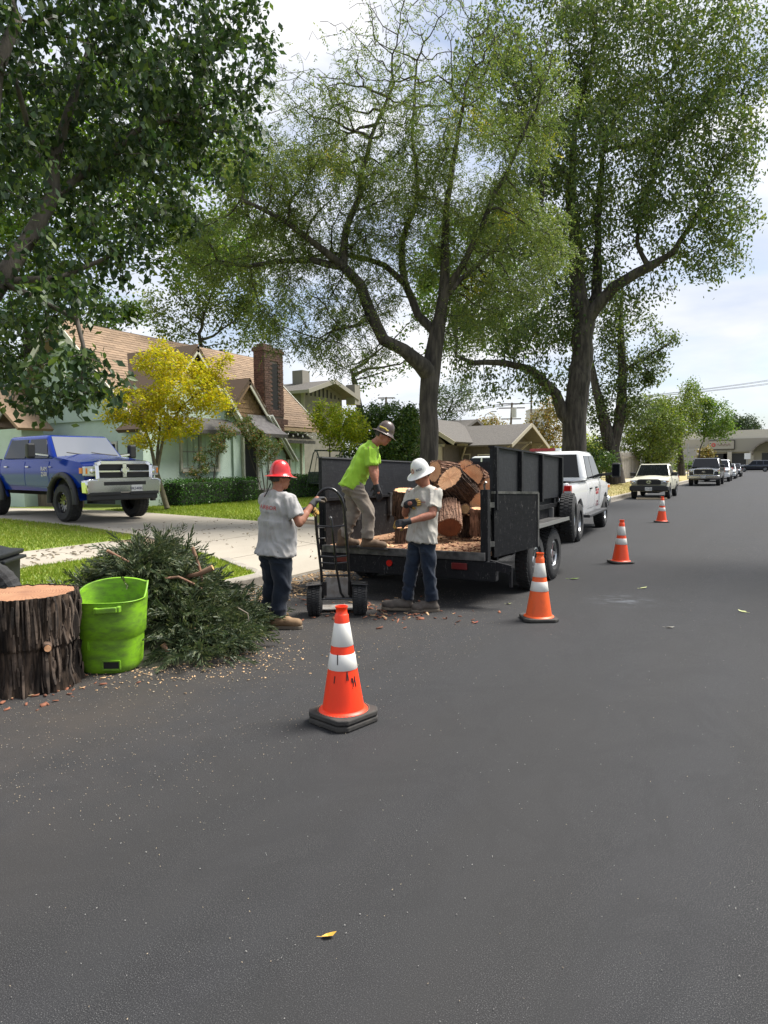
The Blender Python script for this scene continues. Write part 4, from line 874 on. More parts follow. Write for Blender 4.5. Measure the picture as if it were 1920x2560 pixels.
m = GB(); m.bar((gx1+.93, gy0-.7, 6.2), (gx1+.93, yr, 7.06), .06, .26); m.bar((gx1+.93, gy1+.7, 6.2), (gx1+.93, yr, 7.06), .06, .26); m.bb(gx0-.4, gx1+.9, gy0-.7, gy0-.65, 6.12, 6.3); m.build('bargeboard', m_gtrim)
for k in range(9): m = GB(); y = yr-1.8+.45*k; m.bb(gx1+.0, gx1+.03, y-.06, y+.06, 6.1, 6.75-abs(y-yr)*.3); m.build('gable_slat', m_black)
m = GB(); m.bb(-27.2, -26.4, yr-.4, yr+.4, 6.8, 7.9); m.build('chimney', m_gtrim); m = GB(); m.bb(-24.9, -24.2, gy1+.2, gy1+.9, 5.8, 7.1); m.build('side_chimney', m_gtrim)
m_skyglass = glassmat('reflecting_glass', (.10, .13, .15), .02)
window(gy0, -27.3, -26.4, 4.3, 5.6, 1, 2, frame=m_gtrim, face=(0, -1), HBc=GB, par=gh, mat=m_skyglass); window(gy0, -26.1, -25.5, 4.3, 5.6, 1, 2, frame=m_gtrim, face=(0, -1), HBc=GB, par=gh, mat=m_skyglass); window(gy0, -30.4, -29.6, 4.4, 5.7, 1, 2, frame=m_gtrim, face=(0, -1), HBc=GB, par=gh)
# ================================================================== brown bungalow
m_brown = M('brown_siding', (.085, .072, .06), .9, col2=(.105, .09, .075), vs=4); m_tan = M('tan_trim', (.32, .29, .225), .8)
bh_ = empty('brown_bungalow', (-20, 48, .5), 0, 'brown craftsman bungalow with low gables and tan trim', 'house'); BO = Vector(bh_.location)
class BB(MB):
    def build(s, name, mat, parent=None, **k):
        s.v = [tuple(Vector(p)-BO) for p in s.v]; return MB.build(s, name, mat, parent or bh_, **k)
bx0, bx1, by0, by1 = -27, -16.6, 46.0, 53.5; ez, rz = 3.25, 4.65; yr = (by0+by1)/2
m = BB(); m.bb(bx0, bx1, by0, by1, .4, ez); m.build('wall', m_brown)
for k in range(27):
    x = bx1-.19-.38*k; m = BB(); m.bb(x-.17, x+.17, by0-.02, by0+.0, .5, ez-.25); m.build('siding_board', m_brown)
m = BB(); m.prism([(by0, ez), (by1, ez), (yr, rz-.15)], bx1-.2, bx1, 'x'); m.build('gable_wall', m_brown)
m = BB(); m.slab([(bx0, by0-.7, ez-.2), (bx1+1.2, by0-.7, ez-.2), (bx1+1.2, yr, rz), (bx0, yr, rz)], .12); m.slab([(bx0, yr, rz), (bx1+1.2, yr, rz), (bx1+1.2, by1+.7, ez-.2), (bx0, by1+.7, ez-.2)], .12); m.build('roof', m_groof)
m = BB(); m.bar((bx1+1.22, by0-.75, ez-.3), (bx1+1.22, yr, rz-.1), .06, .25); m.bar((bx1+1.22, by1+.75, ez-.3), (bx1+1.22, yr, rz-.1), .06, .25); m.build('bargeboard', m_tan)
for y in (by0+.3, yr, by1-.3): m = BB(); m.bar((bx1, y, ez-.8), (bx1+1.0, y, ez+.0), .09, .12); m.bar((bx1, y, ez+.02), (bx1+1.15, y, ez+.02), .09, .12); m.build('bracket', m_tan)
# cross gable that faces the viewer
px0, px1, py = -23.9, -18.9, 43.2; pxr = -21.2; pr = 5.0
m = BB(); m.bb(px0, px1-.6, py, by0+.02, .4, 3.1); m.build('bay_wall', m_brown)
m = BB(); m.slab([(pxr, py-.9, pr), (pxr, yr, pr), (px1+.5, yr, 3.25), (px1+.5, py-.9, 3.25)][::-1], .12); m.slab([(pxr, py-.9, pr), (pxr, yr, pr), (px0-.5, yr, 3.25), (px0-.5, py-.9, 3.25)], .12); m.build('porch_roof', m_groof)
m = BB(); m.bar((pxr, py-.93, pr-.1), (px1+.6, py-.93, 3.12), .06, .26); m.bar((pxr, py-.93, pr-.1), (px0-.6, py-.93, 3.12), .06, .26); m.build('porch_bargeboard', m_tan)
m = BB(); m.prism([(px0, 3.1), (px1-.4, 3.1), (pxr, 4.85)], py, py+.1, 'y'); m.build('porch_gable', m_brown)
for k in range(10): x = pxr-1.5+.33*k; m = BB(); m.bb(x-.05, x+.05, py-.03, py, 3.45, 4.45-abs(x-pxr)*.5); m.build('gable_slat', m_black)
m = BB(); m.bb(px0, px1-.5, py-.06, py, 2.95, 3.12); m.build('porch_beam', m_tan)
for x in (-19.75, -21.6, -23.6): m = BB(); m.bb(x-.17, x+.17, py-.3, py-.02, .4, 2.95); m.build('porch_post', m_tan)
m = BB(); m.bar((px1-.45, by0, 2.2), (px1+.2, by0-.7, 3.15), .1, .14); m.bar((px1-.5, by0-.7, 3.12), (px1+.3, by0-.7, 3.12), .1, .14); m.build('bracket', m_tan)
window(py, -21.2, -20.05, .9, 2.75, 1, 1, frame=m_tan, face=(0, -1), HBc=BB, par=bh_, mat=M('curtained_glass', (.06, .05, .045), .1)); window(by0, -19.25, -18.75, 1.2, 2.4, 1, 2, frame=MATS['tan_trim'], face=(0, -1), HBc=BB, par=bh_, mat=M('blind_glass', (.22, .20, .15), .25))
m_wt = M('pale_trim', (.5, .48, .42), .7)
window(by0, -18.05, -17.25, 1.1, 2.35, 1, 2, frame=m_wt, face=(0, -1), HBc=BB, par=bh_, mat=MATS['blind_glass'])
window(bx1, 47.3, 48.5, 1.2, 2.4, 1, 2, frame=m_wt, HBc=BB, par=bh_)
m = BB(); m.slab([(-24, 49.9, 4.6), (-20.6, 49.9, 4.6), (-20.6, 52, 5.3), (-24, 52, 5.3)], .1); m.bar((-20.55, 49.8, 4.55), (-20.55, 52, 5.25), .05, .2); m.bar((-20.55, 54.2, 4.55), (-20.55, 52, 5.25), .05, .2); m.slab([(-24, 52, 5.3), (-20.6, 52, 5.3), (-20.6, 54.1, 4.6), (-24, 54.1, 4.6)], .1); m.build('upper_roof', m_groof)
# ================================================================== far buildings
wb = empty('white_tower_block', tuple(gp(1162, 1000, 230)), 0, 'pale flat roofed office block far off behind the bungalow', 'building'); m = MB(); m.bb(-4.2, 4.2, -4, 4, 0, 4+ (1003-1030+27)); 
t_ = ip(1175, 1030, 230); b0 = ip(1142, 1031, 230); m = MB(); hw = 2.55; ztop = ip(1160, 1030, 230)[2]*0+ (1.64+(1005-1030+0)*0); 
zt = ip(1160, 1031, 230)[2]*1.0
E0 = wb.location; zt = ip(1160, 1031-140, 230)[2]
m = MB(); m.box(0, 0, zt/2-1, 6.5, 6.5, zt+2, YAW*1.0); m.build('wall', M('pale_block', (.52, .51, .48), .8), wb)
for r in range(3):
    for c_ in range(4): mm = MB(); mm.box(0, 0, 0, .9, .1, 1.2); o = mm.build('window', glassmat('block_glass', (.2, .22, .24), .1), wb); o.location = (Matrix.Rotation(YAW, 3, 'Z') @ Vector((-2.3+1.55*c_, -3.27, zt-2.0-2.4*r))); o.rotation_euler = (0, 0, YAW)
m = MB(); m.box(0, 0, zt+.15, 6.8, 6.8, .4, YAW); m.build('parapet', m_wt, wb)
# commercial building at the end of the street
m_cb = M('tan_concrete', (.50, .46, .385), .85, col2=(.44, .405, .335), vs=.6); m_cbd = M('dark_storefront', (.03, .032, .035), .2)
cbx = empty('commercial_building', (-2, 168, 0), 0, 'low tan commercial building with arched entrance at the end of the street', 'building'); KO = Vector(cbx.location)
class KB(MB):
    def build(s, name, mat, parent=None, **k):
        s.v = [tuple(Vector(p)-KO) for p in s.v]; return MB.build(s, name, mat, parent or cbx, **k)
m = KB(); m.bb(-22, 32, 160, 190, 0, 6.4); m.build('wall', m_cb)
m = KB(); m.bb(-22.3, 32.3, 159.5, 190.3, 6.4, 8.1); m.build('parapet', M('pale_parapet', (.56, .525, .45), .85))
m = KB(); m.bb(-22, 32, 159.2, 160, 3.7, 6.39); m.build('fascia', M('fascia_tan', (.30, .28, .23), .85))
for x in (-19, -12.5, -9, -2, 5, 13, 21): m = KB(); m.bb(x, x+4.2, 159.95, 160.0, .3, 3.4); m.build('shop_window', m_cbd)
for x in (-8.2, -4.2, 3.2): m = KB(); m.bb(x, x+.8, 159.0, 160, 0, 3.7); m.build('pier', m_cb)
m = KB(); acx, ar = 1.0, 4.6
for k in range(12):
    a0, a1 = pi*k/12, pi*(k+1)/12
    m.slab([(acx+ar*cos(a0), 155, 3.0+ar*.62*sin(a0)), (acx+ar*cos(a1), 155, 3.0+ar*.62*sin(a1)), (acx+ar*cos(a1), 159.2, 3.0+ar*.62*sin(a1)), (acx+ar*cos(a0), 159.2, 3.0+ar*.62*sin(a0))], .25)
m.build('arched_canopy', M('canopy_brown', (.20, .175, .145), .8))
for k in range(1, 12):
    a0 = pi*k/12; m = KB(); p = Vector((acx+ar*cos(a0), 154.9, 3.05+ar*.62*sin(a0))); m.bar(p, p+Vector((0, 4.4, .12)), .18, .22); m.build('canopy_rib', m_wood)
m = KB(); m.bb(-11.6, -7.0, 158.9, 159.2, 4.35, 6.0); sg = m.build('wall_sign', M('sign_face', (.36, .33, .27), .6)); m = KB(); m.bb(-11.7, -6.9, 158.85, 159.15, 4.2, 4.34); m.bb(-11.7, -6.9, 158.85, 159.15, 6.01, 6.12); m.bb(-7.0, -6.85, 158.85, 159.15, 4.2, 6.12); m.build('sign_frame', m_eave, sg)
m = KB(); m.tube([(-10.8+.30*cos(2*pi*k/20), 158.85, 5.2+.30*sin(2*pi*k/20)) for k in range(20)], .10, 6, closed=True); m.build('sign_emblem', M('sign_red', (.55, .05, .04), .5), sg)
m = KB(); m.tube([(-10.1+.2*k, 158.86, 5.2+.22*sin(k*1.9)) for k in range(13)], .09, 5); m.build('sign_script', M('sign_grey', (.28, .20, .17), .6), sg)
m = KB(); m.bb(-24, -13, 150, 159, 0, 4.4); m.build('side_block', m_cb)
# ---- boundary wall on the left behind the ivy tree
bw_ = empty('boundary_wall', tuple(gp(1350, 1035, 62)), 0, 'tall weathered grey board wall beyond the ivy covered tree', 'wall')
wo = Vector(bw_.location)
for k in range(24):
    m = MB(); h = 2.35+random.uniform(-.05, .05); m.box((k-9)*.02, (k-9)*.42, h/2, .06, .4, h); m.build('board', M('grey_board', (.20, .18, .15), .9, col2=(.27, .25, .21), vs=3, rand=.22), bw_)
m = MB(); m.bar((.1, -4, 2.0), (.35, 6.3, 2.0), .08, .1); m.build('rail', m_wood, bw_)
# ---- utility poles, lamp, signs
m_pole = M('pole_wood', (.10, .085, .07), .9); m_galv = M('galvanised', (.30, .31, .32), .5, .6)
up = empty('utility_pole', tuple(gp(1098, 1000, 105)), 0, 'wooden utility pole with crossarms and a transformer above the bungalow roof', 'utility pole'); uo = np.array(up.location)
tp = Vector(ip(1106, 870, 105)-uo); Rv = Vector((cos(YAW), sin(YAW), 0))
m = MB(); m.cyl((0, 0, -.3), tp, .2, .15, 8); m.build('pole', m_pole, up)
for f, wd in ((.985, 1.9), (.925, 2.0), (.77, 1.5)): m = MB(); c = tp*f; m.bar(c-Rv*wd, c+Rv*wd, .14, .16); m.build('crossarm', m_pole, up)
m = MB(); c = tp*.86+Rv*.35; m.cyl(c-Vector((0, 0, .75)), c+Vector((0, 0, .75)), .42, n=12); m.build('transformer', M('transformer_grey', (.38, .40, .41), .5), up)
up2 = empty('utility_pole', tuple(gp(1146, 1000, 120)), 0, 'plain utility pole left of the elm trunk', 'utility pole'); m = MB(); t2 = Vector(ip(1148, 840, 120)-np.array(up2.location)); m.cyl((0, 0, -.3), t2, .2, .14, 8); m.build('pole', m_pole, up2)
up3 = empty('utility_pole', tuple(gp(832, 1000, 85)), 0, 'utility pole top with single crossarm over the tall shrub', 'utility pole'); t3 = Vector(ip(834, 858, 85)-np.array(up3.location)); m = MB(); m.cyl((0, 0, -.3), t3, .17, .13, 8); m.build('pole', m_pole, up3); m = MB(); m.bar(t3*.99-Rv*1.0, t3*.99+Rv*1.0, .12, .14); m.build('crossarm', m_pole, up3)
m = MB()
for q in (-1.7, -.9, .9, 1.7):
    a = Vector(uo)+tp*.985+Rv*q
    for tgt in (Vector(ip(1700, 820, 95)), Vector(ip(500, 930, 130))):
        pts = [a.lerp(tgt+Vector((0, 0, q*.2)), f/8)+Vector((0, 0, -4*.6*(f/8)*(1-f/8))) for f in range(9)]; m.tube(pts, .022, 4, cap=False)
wr = m.build('power_lines', m_black); tag(wr, 'thin overhead power lines running from the utility poles', 'wires')
sl_ = empty('street_lamp', tuple(gp(1041, 1000, 110)), 0, 'curved arm street lamp above the bungalow roof', 'street lamp'); so = np.array(sl_.location); a = Vector(ip(1041, 918, 110)-so); b_ = Vector(ip(1062, 889, 110)-so)
m = MB(); m.tube([(0, 0, 0), a, a.lerp(b_, .5)+Vector((0, 0, .55))-Rv*.2, b_], [.12, .1, .07, .06], 7); m.build('post', m_galv, sl_); m = MB(); m.bar(b_, b_+Rv*.75, .28, .14); m.build('lamp_head', m_galv, sl_)
def sign_post(label, u, vb, vt, D, pw, ph, mat, nm='street_sign'):
    s = empty(nm, tuple(gp(u, vb, D)), 0, label, 'sign'); so = np.array(s.location); t = Vector(ip(u, vt, D)-so); m = MB(); m.cyl((0, 0, -.1), (0, 0, t.z), .035, n=7); m.build('post', m_galv, s)
    if pw: m = MB(); m.box(0, -.05, t.z-ph/2, pw, .02, ph); m.build('sign_panel', mat, s)
sign_post('white sign panel on a post at the far corner', 1614, 1015, 979, 118, .95, 1.0, M('sign_white', (.75, .75, .73), .5))
sign_post('thin bare sign post on the verge behind the cream pickup', 1485, 1040, 957, 62, .05, .5, m_galv, 'sign_post')
# ================================================================== vehicles
m_tyre = M('tyre_rubber', (.018, .018, .019), .85, col2=(.03, .03, .03), vs=12, bmp=.3, bs=60)
m_chrome = M('chrome', (.66, .67, .69), .11, 1.0); m_alloy = M('alloy', (.45, .46, .47), .3, .9); m_blackrim = M('black_rim', (.012, .012, .013), .22, .3, coat=.6)
m_plast = M('black_plastic', (.018, .018, .019), .55); m_carglass = M('car_glass', (.008, .009, .011), .03, 0, spec=.28); m_lamp = M('lamp_lens', (.55, .57, .58), .06, .3, coat=1); m_amber = M('amber_lens', (.75, .22, .02), .2); m_redl = M('red_lens', (.45, .012, .01), .15, coat=.6)
m_plate = M('plate_white', (.66, .66, .64), .5); m_ink = M('plate_ink', (.02, .025, .06), .6)
m_under = M('underbody', (.010, .010, .010), .9)
def arch(cx, cz, r, n=9, a0=0.0, a1=pi):
    return [(cx+r*cos(a0+(a1-a0)*k/n), cz+r*sin(a0+(a1-a0)*k/n)) for k in range(n+1)]
def wheel(parent, x, y, r, w, rr, spokes, rim, side):
    m = MB(); m.cyl((x, y-side*.05, r), (x, y+side*.03, r), rr*.55, n=14); hub = m.build('wheel', m_under, parent)
    T = Matrix.Translation((x, y, r)) @ Matrix.Rotation(-side*pi/2, 4, 'X')
    m = MB(); h = w/2
    m.lathe([(rr, -h*.8), (rr+.02, -h), (r-.05, -h), (r-.015, -h*.8), (r, -h*.55), (r, h*.55), (r-.015, h*.8), (r-.05, h), (rr+.02, h), (rr, h*.8)], 36, T, close=True); ty = m.build('tyre', m_tyre, hub, smooth=40)
    m = MB(); n = 40
    for k in range(n):
        for q in (-.33, 0, .33):
            a = 2*pi*(k+(.5 if q == 0 else 0))/n; c = Matrix.Rotation(a, 4, 'Z'); m.box(r+.002, 0, q*w*.85, .014, 2*pi*r/n*.62, w*.22, M=T @ c)
    m.build('tread_blocks', m_tyre, hub, kind='stuff')
    m = MB(); m.lathe([(rr, -h*.7), (rr, h*.72), (rr-.03, h*.78), (rr-.045, h*.6), (rr-.05, -h*.5)], 32, T, close=True)
    m.lathe([(0.0, h*.62), (.055, h*.62), (.075, h*.45), (.08, h*.2)], 14, T)
    for k in range(spokes):
        a = 2*pi*k/spokes; c = T @ Matrix.Rotation(a, 4, 'Z')
        m.add([c @ Vector(p) for p in [(.05, -.03, h*.5), (.05, .03, h*.5), (rr-.03, .022, h*.62), (rr-.03, -.022, h*.62), (.05, -.03, h*.3), (.05, .03, h*.3), (rr-.03, .022, h*.4), (rr-.03, -.022, h*.4)]], [(0, 1, 2, 3), (7, 6, 5, 4), (0, 4, 5, 1), (1, 5, 6, 2), (2, 6, 7, 3), (3, 7, 4, 0)])
    m.build('rim', rim, hub, smooth=35)
    m = MB(); m.lathe([(0, -h*.2), (rr-.04, -h*.2)], 24, T); m.build('brake_disc', m_under, hub)
def fq(c, u0, u1, v0, v1, off, th=.012):
    c = [Vector(p) for p in c]; nr = (c[1]-c[0]).cross(c[3]-c[0]).normalized()
    def P(u, v): return c[0].lerp(c[1], u).lerp(c[3].lerp(c[2], u), v)+nr*off
    q = [P(u0, v0), P(u1, v0), P(u1, v1), P(u0, v1)]
    return q, nr
def vehicle(name, label, cat, loc, rz, S, paint, group=None):
    R = empty(name, loc, rz, label, cat, group); wb, W_, r = S['wb'], S['w'], S['r']; xa, xb = wb/2, -wb/2; xf, xr = xa+S['fo'], xb-S['ro']
    zb, zbelt, zroof = S['zb'], S['belt'], S['roof']; zhf, zhr = S['hf'], S['hr']; hw = W_/2; AR = S.get('ar', r*1.16); wz = S.get('az', r)
    bed = S.get('bed'); cabr = S['cab'][3]
    body_r = cabr if bed else xr
    prof = [(xf-.04, zb+.16), (xf, zhf-.28), (xf-.05, zhf-.05), (xf-.22, zhf+.03), (S['cab'][0], zhr), (S['cab'][0]-.1, zbelt), (body_r, zbelt)]
    if not bed: prof[-1:] = [(xr+.12, zbelt), (xr+.02, zbelt-.12), (xr, zbelt-.4), (xr+.06, zb+.18)]
    bot = []
    if not bed: bot += [(xb-AR, zb+.14)]+arch(xb, wz, AR, 9, pi, 0)[0:]
    else: bot += [(cabr, zb)]
    bot += [(xa-AR, zb)]+arch(xa, wz, AR, 9, pi, 0)+[(xa+AR, zb+.1)]
    prof += bot
    m = MB(); m.prism(prof, -hw, hw, 'y'); body = m.build('body', paint, R, smooth=40, bevel=S.get('bev', .075), seg=3)
    def sculpt(o, x_front=None):
        bm = bmesh.new(); bm.from_mesh(o.data)
        def cut(co, no): bmesh.ops.bisect_plane(bm, geom=bm.verts[:]+bm.edges[:]+bm.faces[:], plane_co=co, plane_no=no)
        for f in (.12, .3, .5, .68, .82, .93): cut((0, 0, zb+(zbelt-zb)*f), (0, 0, 1))
        if x_front is not None:
            for k in range(1, 7): cut((x_front-.1*k-.012*k*k, 0, 0), (1, 0, 0))
            for yy in (-.62, -.4, -.16, .16, .4, .62): cut((0, yy*hw, 0), (0, 1, 0))
        for v in bm.verts:
            f = (v.co.z-zb)/(zbelt-zb); s = -.055*max(0, .35-f)/.35-.050*max(0, f-.72)/.28-.012*math.exp(-((f-.42)/.10)**2)
            v.co.y += (1 if v.co.y > 0 else -1)*s*min(1, abs(v.co.y)/hw)
            if x_front is not None:
                g = max(0, (v.co.x-(x_front-.75))/.75); v.co.y *= 1-.075*g*g; v.co.x -= .13*g*(abs(v.co.y)/hw)**2.5
                if v.co.z > zhf-.1 and v.co.x > S['cab'][0]-.05: v.co.z += .045*max(0, 1-(abs(v.co.y)/(hw*.52))**4)-.04*(abs(v.co.y)/hw)**4
        bm.to_mesh(o.data); bm.free(); o.data.polygons.foreach_set('use_smooth', np.ones(len(o.data.polygons), bool)); o.data.set_sharp_from_angle(angle=radians(32))
    sculpt(body, xf)
    m = MB(); m.bb(xr+.3, xf-.25, -hw+.12, hw-.12, zb+.02, zbelt-.35); m.bb(xr+.5, xf-.5, -.35, .35, max(.2, zb-.14), zb+.05); m.build('underbody', m_under, R)
    # greenhouse
    x0, x1, x2, x3 = S['cab']; iy0, iy1 = .04, S.get('tum', .2)
    lo = [(x3, -hw+iy0, zbelt-.02), (x0, -hw+iy0, zbelt-.02), (x0, hw-iy0, zbelt-.02), (x3, hw-iy0, zbelt-.02)]; hi = [(x2, -hw+iy1, zroof), (x1, -hw+iy1, zroof), (x1, hw-iy1, zroof), (x2, hw-iy1, zroof)]
    m = MB(); m.add(lo+hi, [(3, 2, 1, 0), (4, 5, 6, 7), (0, 1, 5, 4), (1, 2, 6, 5), (2, 3, 7, 6), (3, 0, 4, 7)]); cab = m.build('cab', paint, R, smooth=40, bevel=.10, seg=4)
    def pane(nm, c, u0, u1, v0, v1, mat=m_carglass, par=cab):
        q, nr = fq(c, u0, u1, v0, v1, .012); m = MB(); m.slab(q, .016); o = m.build(nm, mat, par); return q, nr
    ws = [lo[1], lo[2], hi[2], hi[1]]; pane('windshield', ws, .05, .95, .08, .93, S.get('wsmat', m_carglass))
    rw = [lo[3], lo[0], hi[0], hi[3]]; pane('rear_window', rw, .07, .93, .12, .88)
    nd = S['doors']; fr = S['dsplit']
    for sgn in (1, -1):
        c = [lo[2], lo[3], hi[3], hi[2]] if sgn > 0 else [lo[0], lo[1], hi[1], hi[0]]
        def uu(x): f = (x0-x)/(x0-x3); return f if sgn > 0 else 1-f
        eds = S['win']
        for (a, b_, a2, b2) in eds:
            cc = [Vector(p) for p in c]; nr = (cc[1]-cc[0]).cross(cc[3]-cc[0]).normalized()
            def P(x, v):
                z = zbelt-.02+(zroof-zbelt+.02)*v; yy = sgn*(hw-iy0-(iy1-iy0)*v); return Vector((x, yy, z))+nr*.01
            q = [P(a, .07), P(b_, .07), P(b2, .84), P(a2, .84)]; q = q if sgn > 0 else q[::-1]
            m = MB(); m.slab(q, .014); m.build('side_window', S.get('sidemat', m_carglass), cab)
        for i, (da, db) in enumerate(nd):
            m = MB(); m.prism([(da-.012, zb+.12), (da-.012, zbelt-.06), (db+.012, zbelt-.06), (db+.012, zb+.12)], sgn*(hw-.03), sgn*(hw+.007), 'y'); d = m.build('door', paint, R, bevel=.006); sculpt(d)
            m = MB(); m.bb(db+.08, db+.24, sgn*hw, sgn*(hw+.04), zbelt-.21, zbelt-.175); m.build('handle', S.get('handle', m_plast), d, bevel=.008)
        # mirror
        mx_ = S['cab'][0]-.32
        if S.get('tow'):
            m = MB(); m.bar((mx_, sgn*(hw-.06), zbelt+.08), (mx_-.02, sgn*(hw+.30), zbelt+.12), .1, .07); m.build('mirror_arm', S.get('armmat', m_plast), R, bevel=.015)
            m = MB(); m.bb(mx_-.1, mx_+.06, sgn*(hw+.26), sgn*(hw+.46), zbelt+.02, zbelt+.38); mo = m.build('mirror', m_plast, R, bevel=.04); m = MB(); m.bb(mx_-.106, mx_-.1, sgn*(hw+.28), sgn*(hw+.44), zbelt+.06, zbelt+.34); m.build('mirror_glass', m_carglass, mo)
        else:
            m = MB(); m.bb(mx_-.1, mx_+.04, sgn*(hw-.04), sgn*(hw+.2), zbelt+.02, zbelt+.19); mo = m.build('mirror', S.get('mirmat', m_plast), R, bevel=.03)
        # flares
        if S.get('flare'):
            for cx in (xa, xb):
                pts = [(cx+AR*1.02*cos(a), sgn*(hw+.03), wz+AR*1.02*sin(a)) for a in np.linspace(-.12, pi+.12, 15)]; m = MB(); m.tube(pts, .075, 8); fl = m.build('fender_flare', S['flare'], R, smooth=50)
                for a in np.linspace(.5, pi-.5, 5): m = MB(); m.cyl((cx+AR*1.04*cos(a), sgn*(hw+.09), wz+AR*1.04*sin(a)), (cx+AR*1.04*cos(a), sgn*(hw+.115), wz+AR*1.04*sin(a)), .018, n=8); m.build('bolt', m_plast, fl)
        # lamps
        h0, h1 = S['lampz']; m = MB(); ly = S.get('lampw', .42); m.prism([(sgn*(hw-.03), h0+.02), (sgn*(hw-.03), h1-.02), (sgn*(hw-ly), h1), (sgn*(hw-ly), h0)], xf-.12, xf+.015, 'x'); hl = m.build('headlight', m_lamp, R, bevel=.02)
        m = MB(); m.bb(xf-.22, xf-.1, sgn*(hw-.06), sgn*(hw-.012), h0+.08, h1-.05); m.bb(xf-.1, xf+.018, sgn*(hw-.09), sgn*(hw-.045), h0+.07, h1-.06); m.build('turn_signal', m_amber, hl)
        m = MB(); m.ell((xf-.01, sgn*(hw-ly*.55), (h0+h1)/2), (.05, .075, .07), 12, 8); m.build('reflector', m_chrome, hl)
        tz0, tz1 = S['tailz']; m = MB(); m.prism([(sgn*(hw-.16), tz0), (sgn*(hw+.008), tz0+.02), (sgn*(hw+.008), tz1), (sgn*(hw-.13), tz1)], xr-.012, xr+.12, 'x'); tl = m.build('taillight', m_redl, R, bevel=.012); m = MB(); m.bb(xr-.018, xr+.05, sgn*(hw-.12), sgn*(hw+.011), (tz0+tz1)/2-.06, (tz0+tz1)/2+.07); m.build('reverse_lens', m_lamp, tl)
        for cx in (xa, xb): wheel(R, cx, sgn*(hw-S['tw']/2+S.get('poke', .0)), r, S['tw'], S['rr'], S['spokes'], S['rim'], sgn)
        if S.get('step'): m = MB(); m.bar((xb+AR+.05, sgn*(hw+.03), zb-.02), (xa-AR-.05, sgn*(hw+.03), zb-.02), .16, .07, up=(0, 0, 1)); m.build('running_board', m_plast, R, bevel=.02)
    if bed:
        zr_ = S['rail']; t = .07
        for sgn in (1, -1):
            side = [(cabr-.02, zb+.03), (cabr-.02, zr_), (xr+.03, zr_), (xr, zr_-.08), (xr+.02, zb+.2), (xb-AR, zb+.14)]+arch(xb, wz, AR, 9, pi, 0)
            m = MB(); m.prism(side, sgn*hw, sgn*(hw-t), 'y'); sculpt(m.build('bed_side', paint, R, smooth=40, bevel=.03, seg=3))
            m = MB(); m.bb(xr+.05, cabr-.03, sgn*(hw-.09), sgn*(hw-.01), zr_, zr_+.018); m.build('bed_rail_cap', m_plast, R, bevel=.006)
        m = MB(); m.bb(xr+.05, cabr-.02, -hw+t, hw-t, zb+.3, zb+.36); m.bb(cabr-.08, cabr-.02, -hw+t, hw-t, zb+.36, zr_-.01); m.build('bed_floor', m_plast, R)
        m = MB(); m.bb(xr, xr+.06, -hw+t+.012, hw-t-.012, zb+.22, zr_-.01); m.build('tailgate', paint, R, bevel=.015)
    # bumpers
    b0, b1 = S['bump']; bm = S.get('bumpmat', m_plast)
    m = MB(); m.prism([(-hw+.02, b0), (-hw-.0, b1-.04), (-hw+.1, b1), (hw-.1, b1), (hw, b1-.04), (hw-.02, b0)], xf-.16, xf+.09, 'x'); bp = m.build('front_bumper', bm, R, smooth=40, bevel=.04, seg=3)
    m = MB(); m.bb(xr-.1, xr+.05, -hw+.03, hw-.03, zb+.05, zb+.25); m.build('rear_bumper', S.get('rbump', m_plast), R, bevel=.03)
    g0, g1 = S['grille']; gw = S.get('gw', hw-.46)
    m = MB(); m.bb(xf-.05, xf+.02, -gw, gw, g0, g1); gr = m.build('grille', m_plast, R)
    gm = S.get('gmat', m_chrome); m = MB(); pts = [(xf+.045, -gw-.02, g0), (xf+.045, gw+.02, g0), (xf+.03, gw+.03, g1-.03), (xf+.02, gw-.08, g1+.02), (xf+.02, -gw+.08, g1+.02), (xf+.03, -gw-.03, g1-.03)]
    for a, b_ in zip(pts, pts[1:]+pts[:1]): m.bar(a, b_, S.get('gt', .07), S.get('gt', .07), up=(1, 0, 0))
    m.build('grille_surround', gm, gr, bevel=.015)
    for k in range(S.get('gbars', 4)):
        z = g0+(g1-g0)*(k+1)/(S.get('gbars', 4)+1); m = MB(); m.bb(xf+.015, xf+.035, -gw, gw, z-.012, z+.012); m.build('grille_bar', S.get('gbm', m_plast), gr)
    pz = S.get('plz', (b0+b1)/2); m = MB(); m.box(xf+.10, S.get('ply', 0), pz, .012, .305, .155); pl = m.build('number_plate', m_plate, R, bevel=.004)
    if S.get('plate'): text_mesh(S['plate'], .095, Matrix.Translation((xf+.109, S.get('ply', 0), pz-.01)) @ Matrix.Rotation(pi/2, 4, 'Z') @ Matrix.Rotation(pi/2, 4, 'X'), pl, m_ink)
    if S.get('oval'):
        m = MB(); zc = (g0+g1)/2
        for (ry, rz_) in ((.1, .07), (.04, .066)): m.tube([(xf+.05, ry*cos(2*pi*k/24), zc+rz_*sin(2*pi*k/24)) for k in range(24)], .010, 6, closed=True)
        m.tube([(xf+.05, .07*cos(2*pi*k/24), zc+.03+.025*sin(2*pi*k/24)) for k in range(24)], .009, 6, closed=True); m.build('emblem', m_chrome, gr)
    return R, body
BLUE = M('blue_paint', (.001, .028, .27), .16, .15, coat=.3, spec=.2); WHITE = M('white_paint', (.78, .785, .79), .22, 0, coat=.8); CREAM = M('cream_paint', (.56, .54, .43), .4, 0, coat=.25, col2=(.50, .48, .38), vs=3); DARK = M('charcoal_paint', (.018, .022, .026), .18, .3, coat=1.0); SILVER = M('silver_paint', (.55, .57, .58), .24, .2, coat=.8); NAVY = M('navy_paint', (.012, .018, .03), .16, .3, coat=1.0)
m_wsb = M('bright_windshield', (.36, .38, .39), .02, 1.0)
